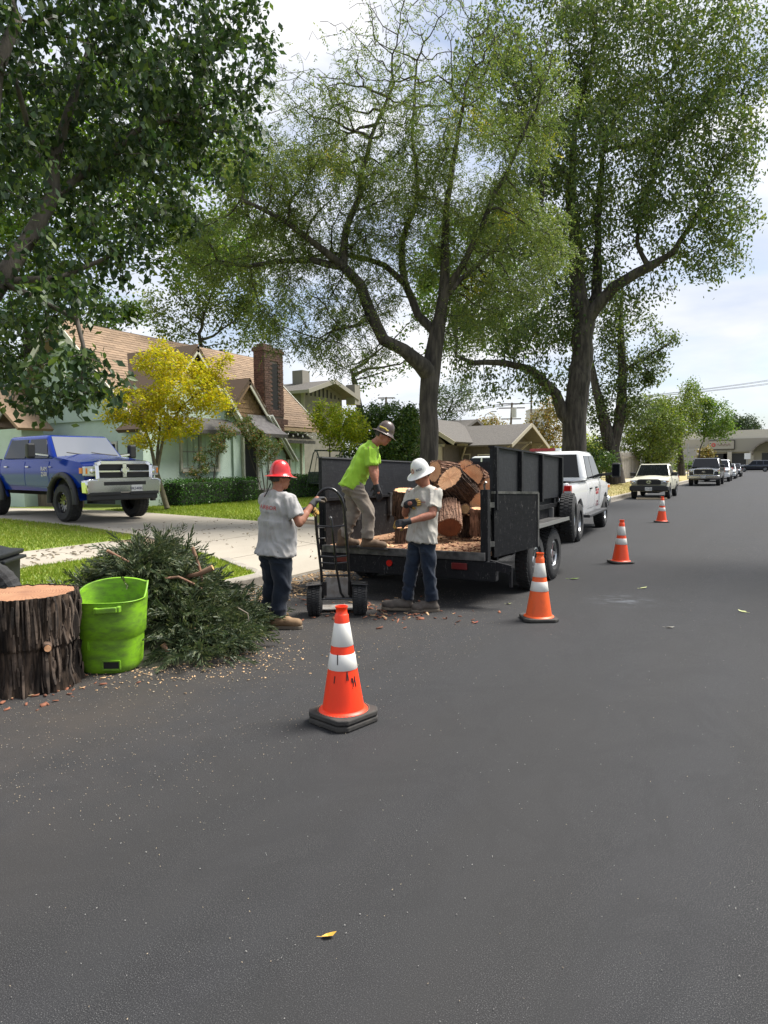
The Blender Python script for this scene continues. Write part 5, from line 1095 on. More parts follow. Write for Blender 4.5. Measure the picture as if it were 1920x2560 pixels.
# --- blue lifted pickup
S = dict(wb=3.8, w=2.0, r=.445, fo=.96, ro=1.22, zb=.70, belt=1.50, roof=2.10, hf=1.41, hr=1.58, az=.50, ar=.60, cab=(1.42, .84, -1.22, -1.45), doors=[(1.22, -.02), (-.05, -1.22)], dsplit=0, win=[(1.13, .03, .84, .03), (-.10, -1.22, -.10, -1.05)], bed=True, rail=1.50, flare=m_plast, tw=.33, poke=.06, rr=.25, spokes=12, rim=m_blackrim, lampz=(1.07, 1.33), lampw=.36, tailz=(1.1, 1.48), bump=(.66, 1.02), bumpmat=m_chrome, grille=(1.00, 1.38), gw=.68, gt=.095, gbars=5, plate='9K54082', ply=.30, plz=.78, tow=True, armmat=m_chrome, handle=m_chrome, step=False, wsmat=m_wsb)
ram, body = vehicle('blue_pickup', 'shiny dark blue lifted crew cab pickup with chrome grille parked on the driveway', 'pickup truck', (-15.95, 11.95, .60), radians(-1.5), S, BLUE)
ram.rotation_euler = (0, radians(.6), radians(-9)); ram.location = (-16.55, 12.05, .462); ram.scale = (1.0, 1.0, 1.0)
xf = 1.9+.96
gchild = [o for o in ram.children if o.name.startswith('grille')][0]
m = MB(); m.bb(xf+.03, xf+.075, -.055, .055, 1.01, 1.38); m.bb(xf+.03, xf+.07, -.68, .68, 1.165, 1.22); m.build('grille_crossbar', m_chrome, gchild, bevel=.012)
m = MB(); m.prism([(-.07, 1.27), (-.085, 1.21), (-.03, 1.14), (0, 1.11), (.03, 1.14), (.085, 1.21), (.07, 1.27), (.03, 1.285), (-.03, 1.285)], xf+.07, xf+.095, 'x')
for sg in (1, -1): m.tube([(xf+.09, sg*.03, 1.27), (xf+.095, sg*.085, 1.265), (xf+.095, sg*.10, 1.21), (xf+.095, sg*.07, 1.175)], .016, 6)
m.build('emblem', m_chrome, gchild)
for q in (1, -1): m = MB(); m.bb(xf+.02, xf+.095, q*.12, q*.92, .62, .71); m.build('lower_valance', m_plast, ram, bevel=.02)
m = MB(); m.bb(xf+.088, xf+.098, -.55, .55, .86, .945); m.build('bumper_slot', m_plast, ram)
m = MB(); m.bb(xf-.1, xf+.07, -.9, .9, .50, .66); m.build('air_dam', m_plast, ram, bevel=.03)
RD = Matrix.Translation((.86, -1.008, 1.205)) @ Matrix.Rotation(pi/2, 4, 'X')
text_mesh('RAM', .15, Matrix.Translation((1.0, -1.012, 1.25)) @ Matrix.Rotation(pi/2, 4, 'X'), ram, m_chrome, 'badge', .004)
text_mesh('2500', .15, Matrix.Translation((1.0, -1.012, 1.12)) @ Matrix.Rotation(pi/2, 4, 'X'), ram, m_chrome, 'badge', .004)
text_mesh('HEMI', .055, Matrix.Translation((1.30, -1.014, 1.30)) @ Matrix.Rotation(pi/2, 4, 'X'), ram, m_chrome, 'badge', .003)
for sg in (.35, -.3): m = MB(); m.tube([(1.46, sg+.35, 1.585), (1.40, sg, 1.62), (1.36, sg-.3, 1.66)], .014, 5); m.build('wiper', m_plast, ram)
# --- white work pickup hitched to the trailer
S = dict(wb=3.72, w=2.0, r=.41, fo=.96, ro=1.15, zb=.52, belt=1.28, roof=1.94, hf=1.12, hr=1.28, ar=.50, cab=(1.32, .66, -.70, -.95), doors=[(1.15, .0), (-.03, -.80)], dsplit=0, win=[(1.12, .06, .72, .06), (-.04, -.72, -.04, -.58)], bed=True, rail=1.27, tw=.27, rr=.235, spokes=6, rim=m_alloy, lampz=(.92, 1.12), tailz=(.86, 1.22), bump=(.5, .78), bumpmat=m_chrome, grille=(.72, 1.05), tow=True, step=True, rbump=M('dark_bumper', (.05, .05, .052), .5))
hx, hy = -3.66, 16.72; tdir = atan2(18.54-14.8, -3.8+3.56)
nx, ny = sin(tdir), -cos(tdir)
tr, _ = vehicle('white_pickup', 'white work pickup with red door lettering hitched to the dump trailer', 'pickup truck', (hx-nx*1.0, hy-ny*1.0, 0), tdir, S, WHITE)
m_redt = M('red_print', (.42, .05, .05), .6)
for i, (s_, z) in enumerate((('WEST COAST', 1.02), ('ARBORISTS', .95), ('1-800', .74), ('521-3714', .67))):
    text_mesh(s_, .085, Matrix.Translation((.35, -1.008, z)) @ Matrix.Rotation(pi/2, 4, 'X'), tr, m_redt if i < 2 else M('maroon_print', (.16, .05, .06), .6), 'door_lettering')
m = MB(); m.bb(-.42, -.24, -.15, .45, 1.95, 2.02); lb = m.build('light_bar', M('maroon_lens', (.16, .015, .018), .25), tr, bevel=.02); m = MB(); m.bb(-.42, -.24, -.28, -.16, 1.95, 2.02); m.build('clear_beacon', m_lamp, tr, bevel=.02)
# --- cars parked along the left kerb further on (facing the camera)
grp = 'vehicles parked along the left kerb beyond the work truck'
S = dict(wb=2.85, w=1.69, r=.335, fo=.78, ro=1.05, zb=.40, belt=1.02, roof=1.60, hf=.92, hr=1.02, ar=.42, cab=(.98, .36, -.55, -.72), doors=[(.82, -.45)], dsplit=0, win=[(.84, -.42, .44, -.38)], bed=True, rail=1.04, tw=.21, rr=.18, spokes=5, rim=m_alloy, lampz=(.70, .88), lampw=.34, tailz=(.7, .98), bump=(.38, .62), grille=(.68, .88), gw=.48, gmat=m_plast, gt=.03, gbars=3, plate='6T51882', plz=.47, oval=True, bev=.035)
vehicle('cream_pickup', 'small old cream coloured pickup with black bumper parked facing the camera', 'pickup truck', (-4.95, 34.2+1.45, 0), -pi/2+radians(1), S, CREAM, grp)
m = MB()
bx_ = MB(); bx_.box(0, 0, .04, 1.3, .12, .07); o = bx_.build('lumber_piece', M('pale_lumber', (.45, .36, .24), .8), None, bevel=.008); o.location = (-4.75, 33.2, 0); o.rotation_euler = (0, 0, radians(14)); tag(o, 'pale length of lumber lying in front of the cream pickup', 'lumber')
S = dict(wb=3.72, w=2.02, r=.41, fo=.96, ro=1.15, zb=.52, belt=1.28, roof=1.94, hf=1.18, hr=1.28, ar=.49, cab=(1.32, .66, -1.1, -1.35), doors=[(1.15, .0), (-.03, -1.12)], dsplit=0, win=[(1.12, .06, .72, .06), (-.04, -1.08, -.04, -.92)], bed=True, rail=1.27, tw=.27, rr=.235, spokes=6, rim=m_alloy, lampz=(.95, 1.15), tailz=(.86, 1.22), bump=(.5, .74), bumpmat=m_chrome, grille=(.80, 1.15), gw=.62, gt=.06, gbars=3, plate='8R21740', plz=.62, oval=True)
vehicle('charcoal_pickup', 'dark charcoal full size pickup with chrome bumper parked behind the cream pickup', 'pickup truck', (-4.2, 54+1.86, 0), -pi/2, S, DARK, grp)
SUV = dict(wb=2.9, w=2.0, r=.38, fo=.95, ro=1.0, zb=.42, belt=1.15, roof=1.85, hf=1.02, hr=1.15, ar=.45, cab=(.95, .2, -2.05, -2.3), doors=[(.75, -.3), (-.33, -1.25)], dsplit=0, win=[(.75, -.25, .35, -.25), (-.35, -1.2, -.35, -1.2), (-1.3, -2.1, -1.3, -1.9)], tw=.25, rr=.24, spokes=5, rim=m_alloy, lampz=(.82, 1.0), tailz=(.9, 1.2), bump=(.4, .7), grille=(.75, 1.0), gbars=2, plate='7KLM204')
vehicle('white_suv', 'white sport utility vehicle parked behind the charcoal pickup', 'car', (-4.1, 66.5, 0), -pi/2, dict(SUV, bumpmat=WHITE), WHITE, grp)
SED = dict(SUV, w=1.82, wb=2.7, fo=.9, ro=.95, roof=1.46, belt=.96, hf=.78, hr=.96, zb=.3, r=.33, ar=.4, rr=.21, lampz=(.6, .76), tailz=(.7, .9), bump=(.28, .55), grille=(.55, .75), cab=(.85, -.05, -1.25, -1.85), win=[(.6, -.3, .0, -.3), (-.38, -1.3, -.38, -1.1)], tw=.22)
vehicle('silver_car', 'silver car mostly hidden behind the white sport utility vehicle', 'car', (-4.0, 77, 0), -pi/2, dict(SED, bumpmat=SILVER), SILVER, grp)
vehicle('dark_car', 'small dark car at the far end of the parked row', 'car', (-3.9, 87, 0), -pi/2, dict(SED, bumpmat=DARK), DARK, grp)
vehicle('white_crossover', 'white crossover crossing the far junction from the left', 'car', (-8.2, 131, 0), 0, dict(SUV, bumpmat=WHITE, roof=1.7), WHITE, 'vehicles at the far junction')
vehicle('navy_suv', 'dark navy sport utility vehicle crossing the far junction at the right', 'car', (-2.6, 126.5+2, 0), pi, dict(SUV, wb=3.05, bumpmat=NAVY), NAVY, 'vehicles at the far junction')
# white car beside the bungalow
vehicle('white_car', 'white car parked beside the brown bungalow, seen over the trailer wall', 'car', (-15.0, 38.5, .45), radians(185), dict(SUV, bumpmat=WHITE, roof=1.72, belt=1.1), WHITE)
# ================================================================== dump trailer
RV, BV, UV = Vector((cos(YAW), sin(YAW), 0)), Vector((sin(YAW), -cos(YAW), 0)), Vector((0, 0, 1))   # along the lens: right, towards the viewer, up
def scratched(name, col, scr, dust=(.09, .085, .08), amt=.75):
    m, t, b, o = newmat(name); MATS[name] = m
    n = noise_n(t, 5, 6, .7, stretch=(1, 5, 14)); n2 = noise_n(t, 28, 4, .75, stretch=(1, 1, .25), dist=2)
    c = mixc(t, ramp(t, n, [(.45, 0), (.75, .8)]), col, dust); c = mixc(t, ramp(t, n2, [(.60, 0), (.68, amt)]), c, scr)
    t.links.new(c, b.inputs['Base Color']); b.inputs['Roughness'].default_value = .65; b.inputs['Specular IOR Level'].default_value = .22; bump(t, b, noise_n(t, 7, 3), .25, .02); return m
m_tblk = scratched('trailer_black', (.006, .0065, .008), (.13, .125, .12), (.015, .015, .017)); m_tply = scratched('black_board', (.013, .014, .017), (.11, .115, .12), (.026, .028, .031), .5)
m_deckm, t, b, o = newmat('sawdust_deck'); c = mixc(t, ramp(t, noise_n(t, 3.2, 6, .7), [(.35, 0), (.65, 1)]), (.34, .19, .10), (.22, .105, .06)); c = mixc(t, ramp(t, noise_n(t, 60, 3, .7), [(.5, 0), (.62, .7)]), c, (.48, .30, .16)); t.links.new(c, b.inputs['Base Color']); b.inputs['Roughness'].default_value = .95; bump(t, b, noise_n(t, 80, 3), .6, .01)
TR = empty('dump_trailer', (-4.05, 9.4, 0), pi/2, 'black dump trailer loaded with log rounds and its rear doors swung open', 'trailer'); TI = (Matrix.Translation(TR.location) @ Matrix.Rotation(pi/2, 4, 'Z')).inverted()
class TB(MB):
    def build(s, name, mat, parent=None, **k):
        s.v = [tuple(TI @ Vector(p)) for p in s.v]; return MB.build(s, name, mat, parent or TR, **k)
XL, XR, YB, YT, ZD = -5.12, -2.90, 7.55, 10.72, .62
m = TB(); m.bb(XL, XR, YB, YT, ZD-.05, ZD); m.build('deck', m_deckm)
m = TB(); m.bb(XL-.02, XR+.02, YB-.05, YB-.005, ZD-.085, ZD+.012); m.build('deck_edge', M('worn_steel', (.16, .155, .15), .45, .6, col2=(.05, .05, .05), vs=9), bevel=.006)
m = TB(); m.bb(XL-.04, XR+.14, YB-.03, YB+.09, .30, ZD-.09); rbm = m.build('rear_beam', m_tblk, bevel=.01)
m = TB()
for x in (XL+.4, XR-.4): m.bb(x-.05, x+.05, YB+.1, YT+.1, .36, ZD-.06)
for y in np.arange(YB+.5, YT, .55): m.bb(XL+.02, XR-.02, y-.03, y+.03, .48, ZD-.055)
m.build('chassis', m_tblk)
def wall_poly(x0, x1, y0, y1, za0, zb0, za1, zb1):  # z0..z1 at each end
    m = TB(); m.add([(x0, y0, za0), (x1, y0, za0), (x1, y1, za1), (x0, y1, za1), (x0, y0, zb0), (x1, y0, zb0), (x1, y1, zb1), (x0, y1, zb1)], [(3, 2, 1, 0), (4, 5, 6, 7), (0, 1, 5, 4), (1, 2, 6, 5), (2, 3, 7, 6), (3, 0, 4, 7)]); return m
# left wall: steel below, boards above
wall_poly(XL-.05, XL, YB, YT, ZD, 1.22, ZD, 1.19).build('steel_side', m_tblk); wall_poly(XL-.07, XL-.02, YB-.02, YT, 1.22, 1.765, 1.19, 1.69).build('side_board', m_tply)
wall_poly(XL-.06, XL+.04, YB, YT, 1.205, 1.245, 1.175, 1.205).build('side_rail', m_tblk)
wall_poly(XL-.08, XL-.005, YB-.03, YT, 1.765, 1.785, 1.69, 1.705).build('top_cap', M('worn_cap', (.08, .08, .082), .5, .3))
for y in (8.35, 9.3, 10.2): m = TB(); m.bb(XL, XL+.045, y-.04, y+.04, .9, 1.25); m.build('stake_bracket', MATS['worn_steel'])
# front wall
m = TB(); m.bb(XL, XR, YT, YT+.05, ZD, 1.70); m.build('front_board', m_tply)
# right wall seen from outside
wall_poly(XR-.05, XR, YB+.1, YT, ZD, 1.168, ZD, 1.138).build('steel_side', m_tblk)
wall_poly(XR+.0, XR+.045, YB+.18, YT+.02, 1.17, 1.85, 1.14, 1.735).build('side_board', m_tply)
wall_poly(XR-.01, XR+.07, YB+.16, YT+.04, 1.85, 1.872, 1.735, 1.757).build('top_cap', m_tblk)
for f in (0, .31, .62, .97):
    y = YB+.2+(YT-YB-.2)*f; z1 = 1.85-(1.85-1.735)*f; m = TB(); m.bb(XR+.045, XR+.095, y-.035, y+.035, 1.12, z1); m.build('rib', m_tblk)
for y in (8.6, 9.5, 10.4): m = TB(); m.bb(XR+.0, XR+.04, y-.05, y+.05, .66, 1.13); m.build('side_post', m_tblk)
m = TB(); m.bb(XR+.0, XR+.045, YB+.2, YT, 1.0, 1.06); m.build('side_rub_rail', m_tblk)
# corner posts and doors
for x in (XL-.02, XR+.0): m = TB(); m.bb(x-.045, x+.045, YB-.01, YB+.08, .45, 1.36); m.build('corner_post', m_tblk)
h0, h1 = Vector((-2.85, 7.70, 0)), Vector((-2.56, 8.48, 0)); dn = (h1-h0).cross(UV).normalized()*.02
m = TB(); q = [h0+UV*.56, h1+UV*.62, h1+UV*1.29, h0+UV*1.325]; m.add([p-dn for p in q]+[p+dn for p in q], [(0, 1, 2, 3), (7, 6, 5, 4), (0, 4, 5, 1), (1, 5, 6, 2), (2, 6, 7, 3), (3, 7, 4, 0)]); rd = m.build('rear_door', m_tblk)
m = TB(); m.bar(h0+UV*1.325, h1+UV*1.29, .05, .03); m.bar(h1+UV*.62, h1+UV*1.29, .045, .045); m.build('door_frame', MATS['worn_steel'], rd)
for z in (.72, 1.18):
    m = TB(); p = Vector((-2.88, 7.62, z)); m.cyl(p-UV*.07, p+UV*.07, .028, n=8); m.bar(p, Vector((h0.x, h0.y, z)), .05, .06); m.build('hinge', MATS['worn_steel'])
m = TB(); m.tube([(-2.91, 7.6, 1.32), (-2.91, 7.58, 1.42), (-2.88, 7.56, 1.45)], .014, 6); m.build('latch_hook', MATS['worn_steel'])
l0, l1 = Vector((-5.16, 7.52, 0)), Vector((-5.52, 8.15, 0)); dn = (l1-l0).cross(UV).normalized()*.025
m = TB(); q = [l0+UV*.56, l1+UV*.60, l1+UV*1.30, l0+UV*1.30]; m.add([p-dn for p in q]+[p+dn for p in q], [(0, 1, 2, 3), (7, 6, 5, 4), (0, 4, 5, 1), (1, 5, 6, 2), (2, 6, 7, 3), (3, 7, 4, 0)]); ld = m.build('rear_door', m_tblk)
for z in (.68, .82): m = TB(); p = l0+UV*z; m.tube([p+BV*.03-RV*.05, p+BV*.05-RV*.05+UV*.04, p+BV*.05+RV*.05+UV*.04, p+BV*.03+RV*.05], .012, 6); m.build('latch', MATS['worn_steel'], ld)
m = TB(); p = l0+UV*1.02+BV*.03; m.bar(p-RV*.06, p-RV*.02, .004, .2); m.build('sticker', M('olive_sticker', (.22, .24, .08), .6), ld)
# lights and brackets on the rear beam
for x, mat, w in ((XL+.28, MATS.get('dark_red_lens') or M('dark_red_lens', (.12, .012, .012), .3), .2), (XR-.3, M('dark_red_lens', (.12, .012, .012), .3), .2)):
    m = TB(); m.bb(x-w/2, x+w/2, YB-.055, YB-.03, .42, .5); m.build('marker_light', mat, bevel=.01)
m = TB(); m.cyl((XL+.98, YB-.05, .445), (XL+.98, YB-.03, .445), .04, n=16); m.build('round_light', m_redl)
for x in (XL+.62, XR-.75): m = TB(); m.cyl((x, YB-.036, .47), (x, YB-.03, .47), .03, n=12); m.build('bolt_hole', m_under)
m = TB(); m.bar((XR+.06, YB, .5), (XR+.3, YB+.05, .44), .05, .10); m.bar((XR+.3, YB+.05, .47), (XR+.3, YB+.05, .24), .03, .03); m.build('side_bracket', m_tblk)
# fenders, wheels, tongue, jack, spare
m = TB(); pts = [(8.35, .72), (8.55, .86), (10.2, .86), (10.42, .70)]
for (ya, za), (yb, zb_) in zip(pts, pts[1:]): m.slab([(XR+.02, ya, za), (XR+.30, ya, za), (XR+.30, yb, zb_), (XR+.02, yb, zb_)], .012); m.slab([(XL-.02, ya, za), (XL-.30, ya, za), (XL-.30, yb, zb_), (XL-.02, yb, zb_)][::-1], .012)
m.build('fender', MATS['worn_steel'])
m = TB(); m.bar((XR+.30, 8.55, .85), (XR+.30, 10.2, .85), .012, .05); m.build('fender_lip', M('bright_steel', (.35, .35, .35), .4, .8))
for y in (8.92, 9.78):
    for sg, x in ((-1, XR+.11), (1, XL-.15)): wheel(TR, y-9.4, -(x+4.05), .365, .205, .20, 5, m_alloy, sg)
m = TB(); m.bb(-4.1, -4.0, YT, 13.35, .42, .54); m.bar((XL+.5, YT, .48), (-4.05, 13.2, .48), .09, .11); m.bar((XR-.5, YT, .48), (-4.05, 13.2, .48), .09, .11); m.build('tongue', m_tblk)
m = TB(); m.bb(-4.45, -3.65, YT+.35, YT+.85, .55, 1.05); m.build('pump_box', m_tblk, bevel=.02)
m = TB(); m.bb(XR-.02, XR+.06, 10.20, 10.26, .40, 1.0); m.bb(XR-.06, XR+.16, 10.17, 10.29, .36, .385); m.build('stabiliser_leg', MATS['bright_steel'])
_k = set(TR.children); wheel(TR, 0, 0, .36, .225, .2, 5, m_alloy, -1)
sp = [o for o in TR.children if o not in _k][0]; sp.name = 'spare_wheel'; sp.location = (10.66-9.4, -(-2.73+4.05), .47); sp.rotation_euler = (0, 0, radians(9))
m = TB(); m.bar((-2.95, 10.66, .85), (-2.80, 10.66, .84), .08, .08); m.build('spare_carrier', m_tblk)
m = TB(); m.bb(XR+.10, XR+.11, 10.55, 10.7, .98, 1.04); m.build('reflector', m_lamp); m = TB(); m.bb(XR+.10, XR+.11, 10.71, 10.86, .98, 1.04); m.build('reflector', m_redl)
# ================================================================== logs
def barkmat(name, c0, c1, c2, sc=7):
    m, t, b, o = newmat(name); MATS[name] = m
    n = noise_n(t, sc, 6, .7, stretch=(1, 1, .12)); n2 = noise_n(t, sc*.5, 3, .6)
    c = ramp(t, n, [(.36, c0), (.5, c1), (.62, c2)]); c = mixc(t, ramp(t, n2, [(.45, 0), (.7, .6)]), c, c0); t.links.new(c, b.inputs['Base Color']); b.inputs['Roughness'].default_value = .95; b.inputs['Specular IOR Level'].default_value = .2; bump(t, b, n, 1.0, .02); return m
m_lb = barkmat('redwood_bark', (.036, .021, .015), (.15, .075, .047), (.34, .20, .14)); m_lbd = barkmat('dark_redwood_bark', (.012, .009, .007), (.045, .030, .022), (.14, .095, .07)); m_lbr = barkmat('shaggy_bark', (.06, .028, .016), (.19, .095, .05), (.34, .20, .115), 9)
def endmat(name, c0, c1, c2):
    m, t, b, o = newmat(name); MATS[name] = m
    tc = t.nodes.new('ShaderNodeTexCoord'); vm = t.nodes.new('ShaderNodeVectorMath'); vm.operation = 'MULTIPLY'; vm.inputs[1].default_value = (1, 1.12, 0); t.links.new(tc.outputs['Object'], vm.inputs[0])
    ln = t.nodes.new('ShaderNodeVectorMath'); ln.operation = 'LENGTH'; t.links.new(vm.outputs[0], ln.inputs[0])
    a = t.nodes.new('ShaderNodeMath'); a.operation = 'MULTIPLY_ADD'; a.inputs[1].default_value = .10; t.links.new(noise_n(t, 5, 3), a.inputs[0]); t.links.new(ln.outputs['Value'], a.inputs[2])
    s = t.nodes.new('ShaderNodeMath'); s.operation = 'MULTIPLY'; s.inputs[1].default_value = 300; t.links.new(a.outputs[0], s.inputs[0]); sn = t.nodes.new('ShaderNodeMath'); sn.operation = 'SINE'; t.links.new(s.outputs[0], sn.inputs[0])
    c = mixc(t, ramp(t, noise_n(t, 4, 4), [(.35, 0), (.65, 1)]), c0, c1); c = mixc(t, ramp(t, sn.outputs[0], [(.1, 0), (.9, .6)]), c, c2)
    r = mrange(t, ln.outputs['Value'], .10, .0, 0, .5); c = mixc(t, r, c, c2); c = mixc(t, ramp(t, noise_n(t, 40, 3, .7, stretch=(1, .12, 1)), [(.5, 0), (.7, .35)]), c, c2)
    t.links.new(c, b.inputs['Base Color']); b.inputs['Roughness'].default_value = .85; bump(t, b, noise_n(t, 45, 3, .6, stretch=(1, .1, 1)), .35, .006); return m
m_cut = endmat('fresh_cut_wood', (.80, .46, .25), (.70, .36, .17), (.44, .19, .085)); m_cutp = endmat('pale_cut_wood', (.75, .54, .27), (.62, .40, .17), (.30, .15, .06)); m_cutd = endmat('red_cut_wood', (.22, .085, .04), (.15, .055, .03), (.09, .03, .02)); m_cuts = endmat('weathered_cut_wood', (.40, .21, .11), (.30, .14, .07), (.16, .065, .035))
def log_mesh(r, L_, seed, rough=.06, ridge=.12, n=64, ov=1.0):
    vs, fs = [], []; m = max(5, int(L_/.035)); rim = []
    for j in range(m+1):
        z = -L_/2+L_*j/m
        for k in range(n):
            a = 2*pi*k/n; s1 = mnoise.noise(Vector((cos(a)*3.1+seed, sin(a)*3.1, z*.7))); s2 = abs(mnoise.noise(Vector((cos(a)*9+seed*2, sin(a)*9, z*1.6+3)))); s3 = mnoise.noise(Vector((cos(a)*1.2+seed*3, sin(a)*1.2, 0)))
            rr = r*(1+rough*s3*1.5+ridge*(s2*2.2-.6)+ridge*.6*s1)*(ov if abs(sin(a)) else ov)
            vs.append((rr*cos(a), rr*sin(a), z+(.012*s1 if j in (0, m) else 0)))
    for j in range(m):
        for k in range(n): l = (k+1) % n; fs.append((j*n+k, j*n+l, (j+1)*n+l, (j+1)*n+k))
    return vs, fs, [Vector(v) for v in vs[:n]], [Vector(v) for v in vs[-n:]]
def bark_strips(parent, vs, n, m, count, ln, wd, mat, seed):
    rs = random.Random(seed); mb = MB()
    for _ in range(count):
        k = rs.randrange(n); L_ = rs.uniform(*ln); w = rs.uniform(*wd); j0 = rs.randrange(0, m); P = []
        z0 = vs[j0*n+k][2]; j = j0; drift = rs.uniform(-.25, .25)
        while j <= m and vs[j*n+k][2]-z0 <= L_: P.append(Vector(vs[j*n+k])); j += 1
        if len(P) < 2: continue
        rad = Vector((P[0].x, P[0].y, 0)).normalized(); t = Vector((-rad.y, rad.x, 0)); th = rs.uniform(.003, .009); lift0, lift1 = rs.uniform(-.002, .004), rs.uniform(-.002, .010); q = []
        for i, p in enumerate(P):
            f = i/(len(P)-1); ww = w*(.35+.65*sin(pi*min(1, max(0, .12+.76*f))))*.5; c = p+rad*(lift0+(lift1-lift0)*f)+t*drift*(f-.5)*.03
            q += [c-t*ww-rad*.004, c-t*ww*.7+rad*th, c+t*ww*.7+rad*th*rs.uniform(.5, 1.1), c+t*ww-rad*.004]
        fs = []
        for i in range(len(P)-1):
            for e in range(3): fs.append((4*i+e, 4*i+e+1, 4*i+e+5, 4*i+e+4))
        fs += [(0, 1, 2, 3), tuple(4*(len(P)-1)+e for e in (3, 2, 1, 0))]; mb.add(q, fs)
    if mb.v: o = mb.build('bark_strips', mat, parent); o['kind'] = 'stuff'
def make_log(label, c, axis, r, L_, seed, bark=None, cut=None, cut2=None, group='log rounds stacked in the trailer', name='log', rough=.07, ridge=.12, n=64):
    c = Vector(c); ax = Vector(axis).normalized(); x, y, _ = frame_from(ax); R = empty(name, (0, 0, 0), 0, label, 'log', group); R.matrix_world = Matrix.Translation(c) @ Matrix((x, y, ax)).transposed().to_4x4()
    vs, fs, lo, hi = log_mesh(r, L_, seed, rough, ridge, n); me = bpy.data.meshes.new('bark'); me.from_pydata(vs, [], fs); me.polygons.foreach_set('use_smooth', np.ones(len(fs), bool)); link_mesh('bark', me, bark or m_lb, R)
    if bark is not m_cut: bark_strips(R, vs, n, len(vs)//n-1, int(900*r*L_/.05), (.06, .22), (.006, .020), M('bark_strip_light', (.16, .085, .055), .95, col2=(.30, .18, .12), vs=12, island=.55) if bark is not m_lbd else M('bark_strip_dark', (.05, .033, .024), .95, col2=(.12, .08, .058), vs=12, island=.6), int(seed*10))
    for ring, zz, mt in ((hi, L_/2, cut or m_cut), (lo, -L_/2, cut2 or cut or m_cut)):
        k = len(ring); vv = [p*.985 for p in ring]; 
        for i in range(k): vv[i].z = zz+(.004*mnoise.noise(Vector((i, seed, 1))))
        inner = [Vector((p.x*.5, p.y*.5, zz+.006*mnoise.noise(Vector((p.x*9, p.y*9, seed))))) for p in vv]; me = bpy.data.meshes.new('cut_face')
        me.from_pydata([tuple(p) for p in vv+inner]+[(0, 0, zz)], [], [(i, (i+1) % k, k+(i+1) % k, k+i) for i in range(k)]+[(k+i, k+(i+1) % k, 2*k) for i in range(k)]); me.update()
        if (me.polygons[0].normal.z > 0) != (zz > 0): me.flip_normals()
        link_mesh('cut_face', me, mt, R)
    return R
def sp_(u, v, D): return Vector(ip(u*.8641, v*.8641, D))        # source-pixel version
def cx_(x, y): return 980+x*.1688, 1140+y*.1688
def LG(label, x, y, D, a, b_, z, r, L_, seed, **k):
    ax = (RV*a+BV*b_+UV*z).normalized(); f = sp_(*cx_(x, y), D); return make_log(label, f-ax*(L_/2), ax, r, L_, seed, **k)
LG('big tilted dark barked log on the pile with its cut end facing up and left', 852, 328, 9.55, -.62, .55, .58, .19, .42, 1.3, bark=m_lbd)
LG('large log at the top right of the pile with round orange face to the viewer', 1185, 292, 10.25, -.38, .90, .12, .160, .34, 2.1)
LG('log partly behind the white hard hat with a shaggy bark side', 628, 225, 10.0, -.80, .55, .12, .150, .40, 3.7)
LG('log against the right trailer wall with a pale orange end above the door hinge', 1430, 470, 10.2, -.40, .88, .20, .145, .34, 4.9)
LG('shaggy reddish log standing tilted right behind the white helmeted worker, dark cut end low', 850, 1065, 9.25, -.05, .72, -.55, .160, .44, 5.3, bark=m_lbr, cut=m_cutd, ridge=.09)
LG('small pale split log wedged in the middle of the pile', 1082, 785, 9.55, -.10, .98, .05, .066, .36, 6.1, cut=m_cutp)
LG('medium log with a bright orange face left of the trailer door hinge', 1278, 690, 9.6, -.40, .88, .12, .122, .34, 7.7)
LG('upright log beside the door hinge with bark streaked downwards', 1300, 775, 9.45, .02, .12, 1, .118, .37, 8.2, bark=m_lb, cut=m_cut)
LG('dark upright log between two lighter logs', 1095, 880, 9.8, 0, .05, 1, .110, .30, 9.4, bark=m_lbd)
LG('stout upright log with a wide flat orange top left of the white helmeted worker', 190, 505, 9.6, .05, .20, 1, .150, .36, 10.8, bark=m_lbd)
LG('short dark upright log at the foot of the left stack', 150, 1060, 9.25, 0, .05, 1, .085, .22, 11.5, bark=m_lbd)
LG('split slab of log standing on end with a raw orange face', 242, 800, 9.35, .0, .10, 1, .055, .50, 12.2, bark=m_cut)
LG('dark log under the wide flat topped one', 190, 860, 9.65, 0, .05, 1, .13, .35, 13.1, bark=m_lbd)
LG('thick log high at the back of the pile behind the big tilted one', 1000, 300, 10.5, -.6, .75, .1, .15, .5, 15.3)
LG('log resting under the left end of the shaggy topmost log', 700, 470, 10.1, -.55, .8, .15, .13, .4, 16.7, bark=m_lbd)
LG('log lying low between the shaggy log and the upright ones', 965, 900, 9.9, -.3, .9, .05, .10, .35, 17.1, bark=m_lbd)
LG('short round at the top of the pile just under the top of the front board', 1080, 190, 10.35, -.25, .93, .15, .13, .3, 18.4)
LG('round log end above the pale split log', 1150, 560, 10.0, -.30, .93, .1, .115, .34, 19.9, bark=m_lbr)
LG('log filling the left of the pile behind the white helmeted worker', 540, 560, 10.1, -.2, .9, .2, .14, .4, 20.3)
LG('log at the far right of the pile low behind the door hinge', 1390, 640, 10.0, -.3, .9, .1, .10, .3, 21.2)
LG('log lying deep in the pile below the big tilted one', 1010, 640, 10.2, -.5, .8, .1, .14, .5, 14.1, bark=m_lbd)
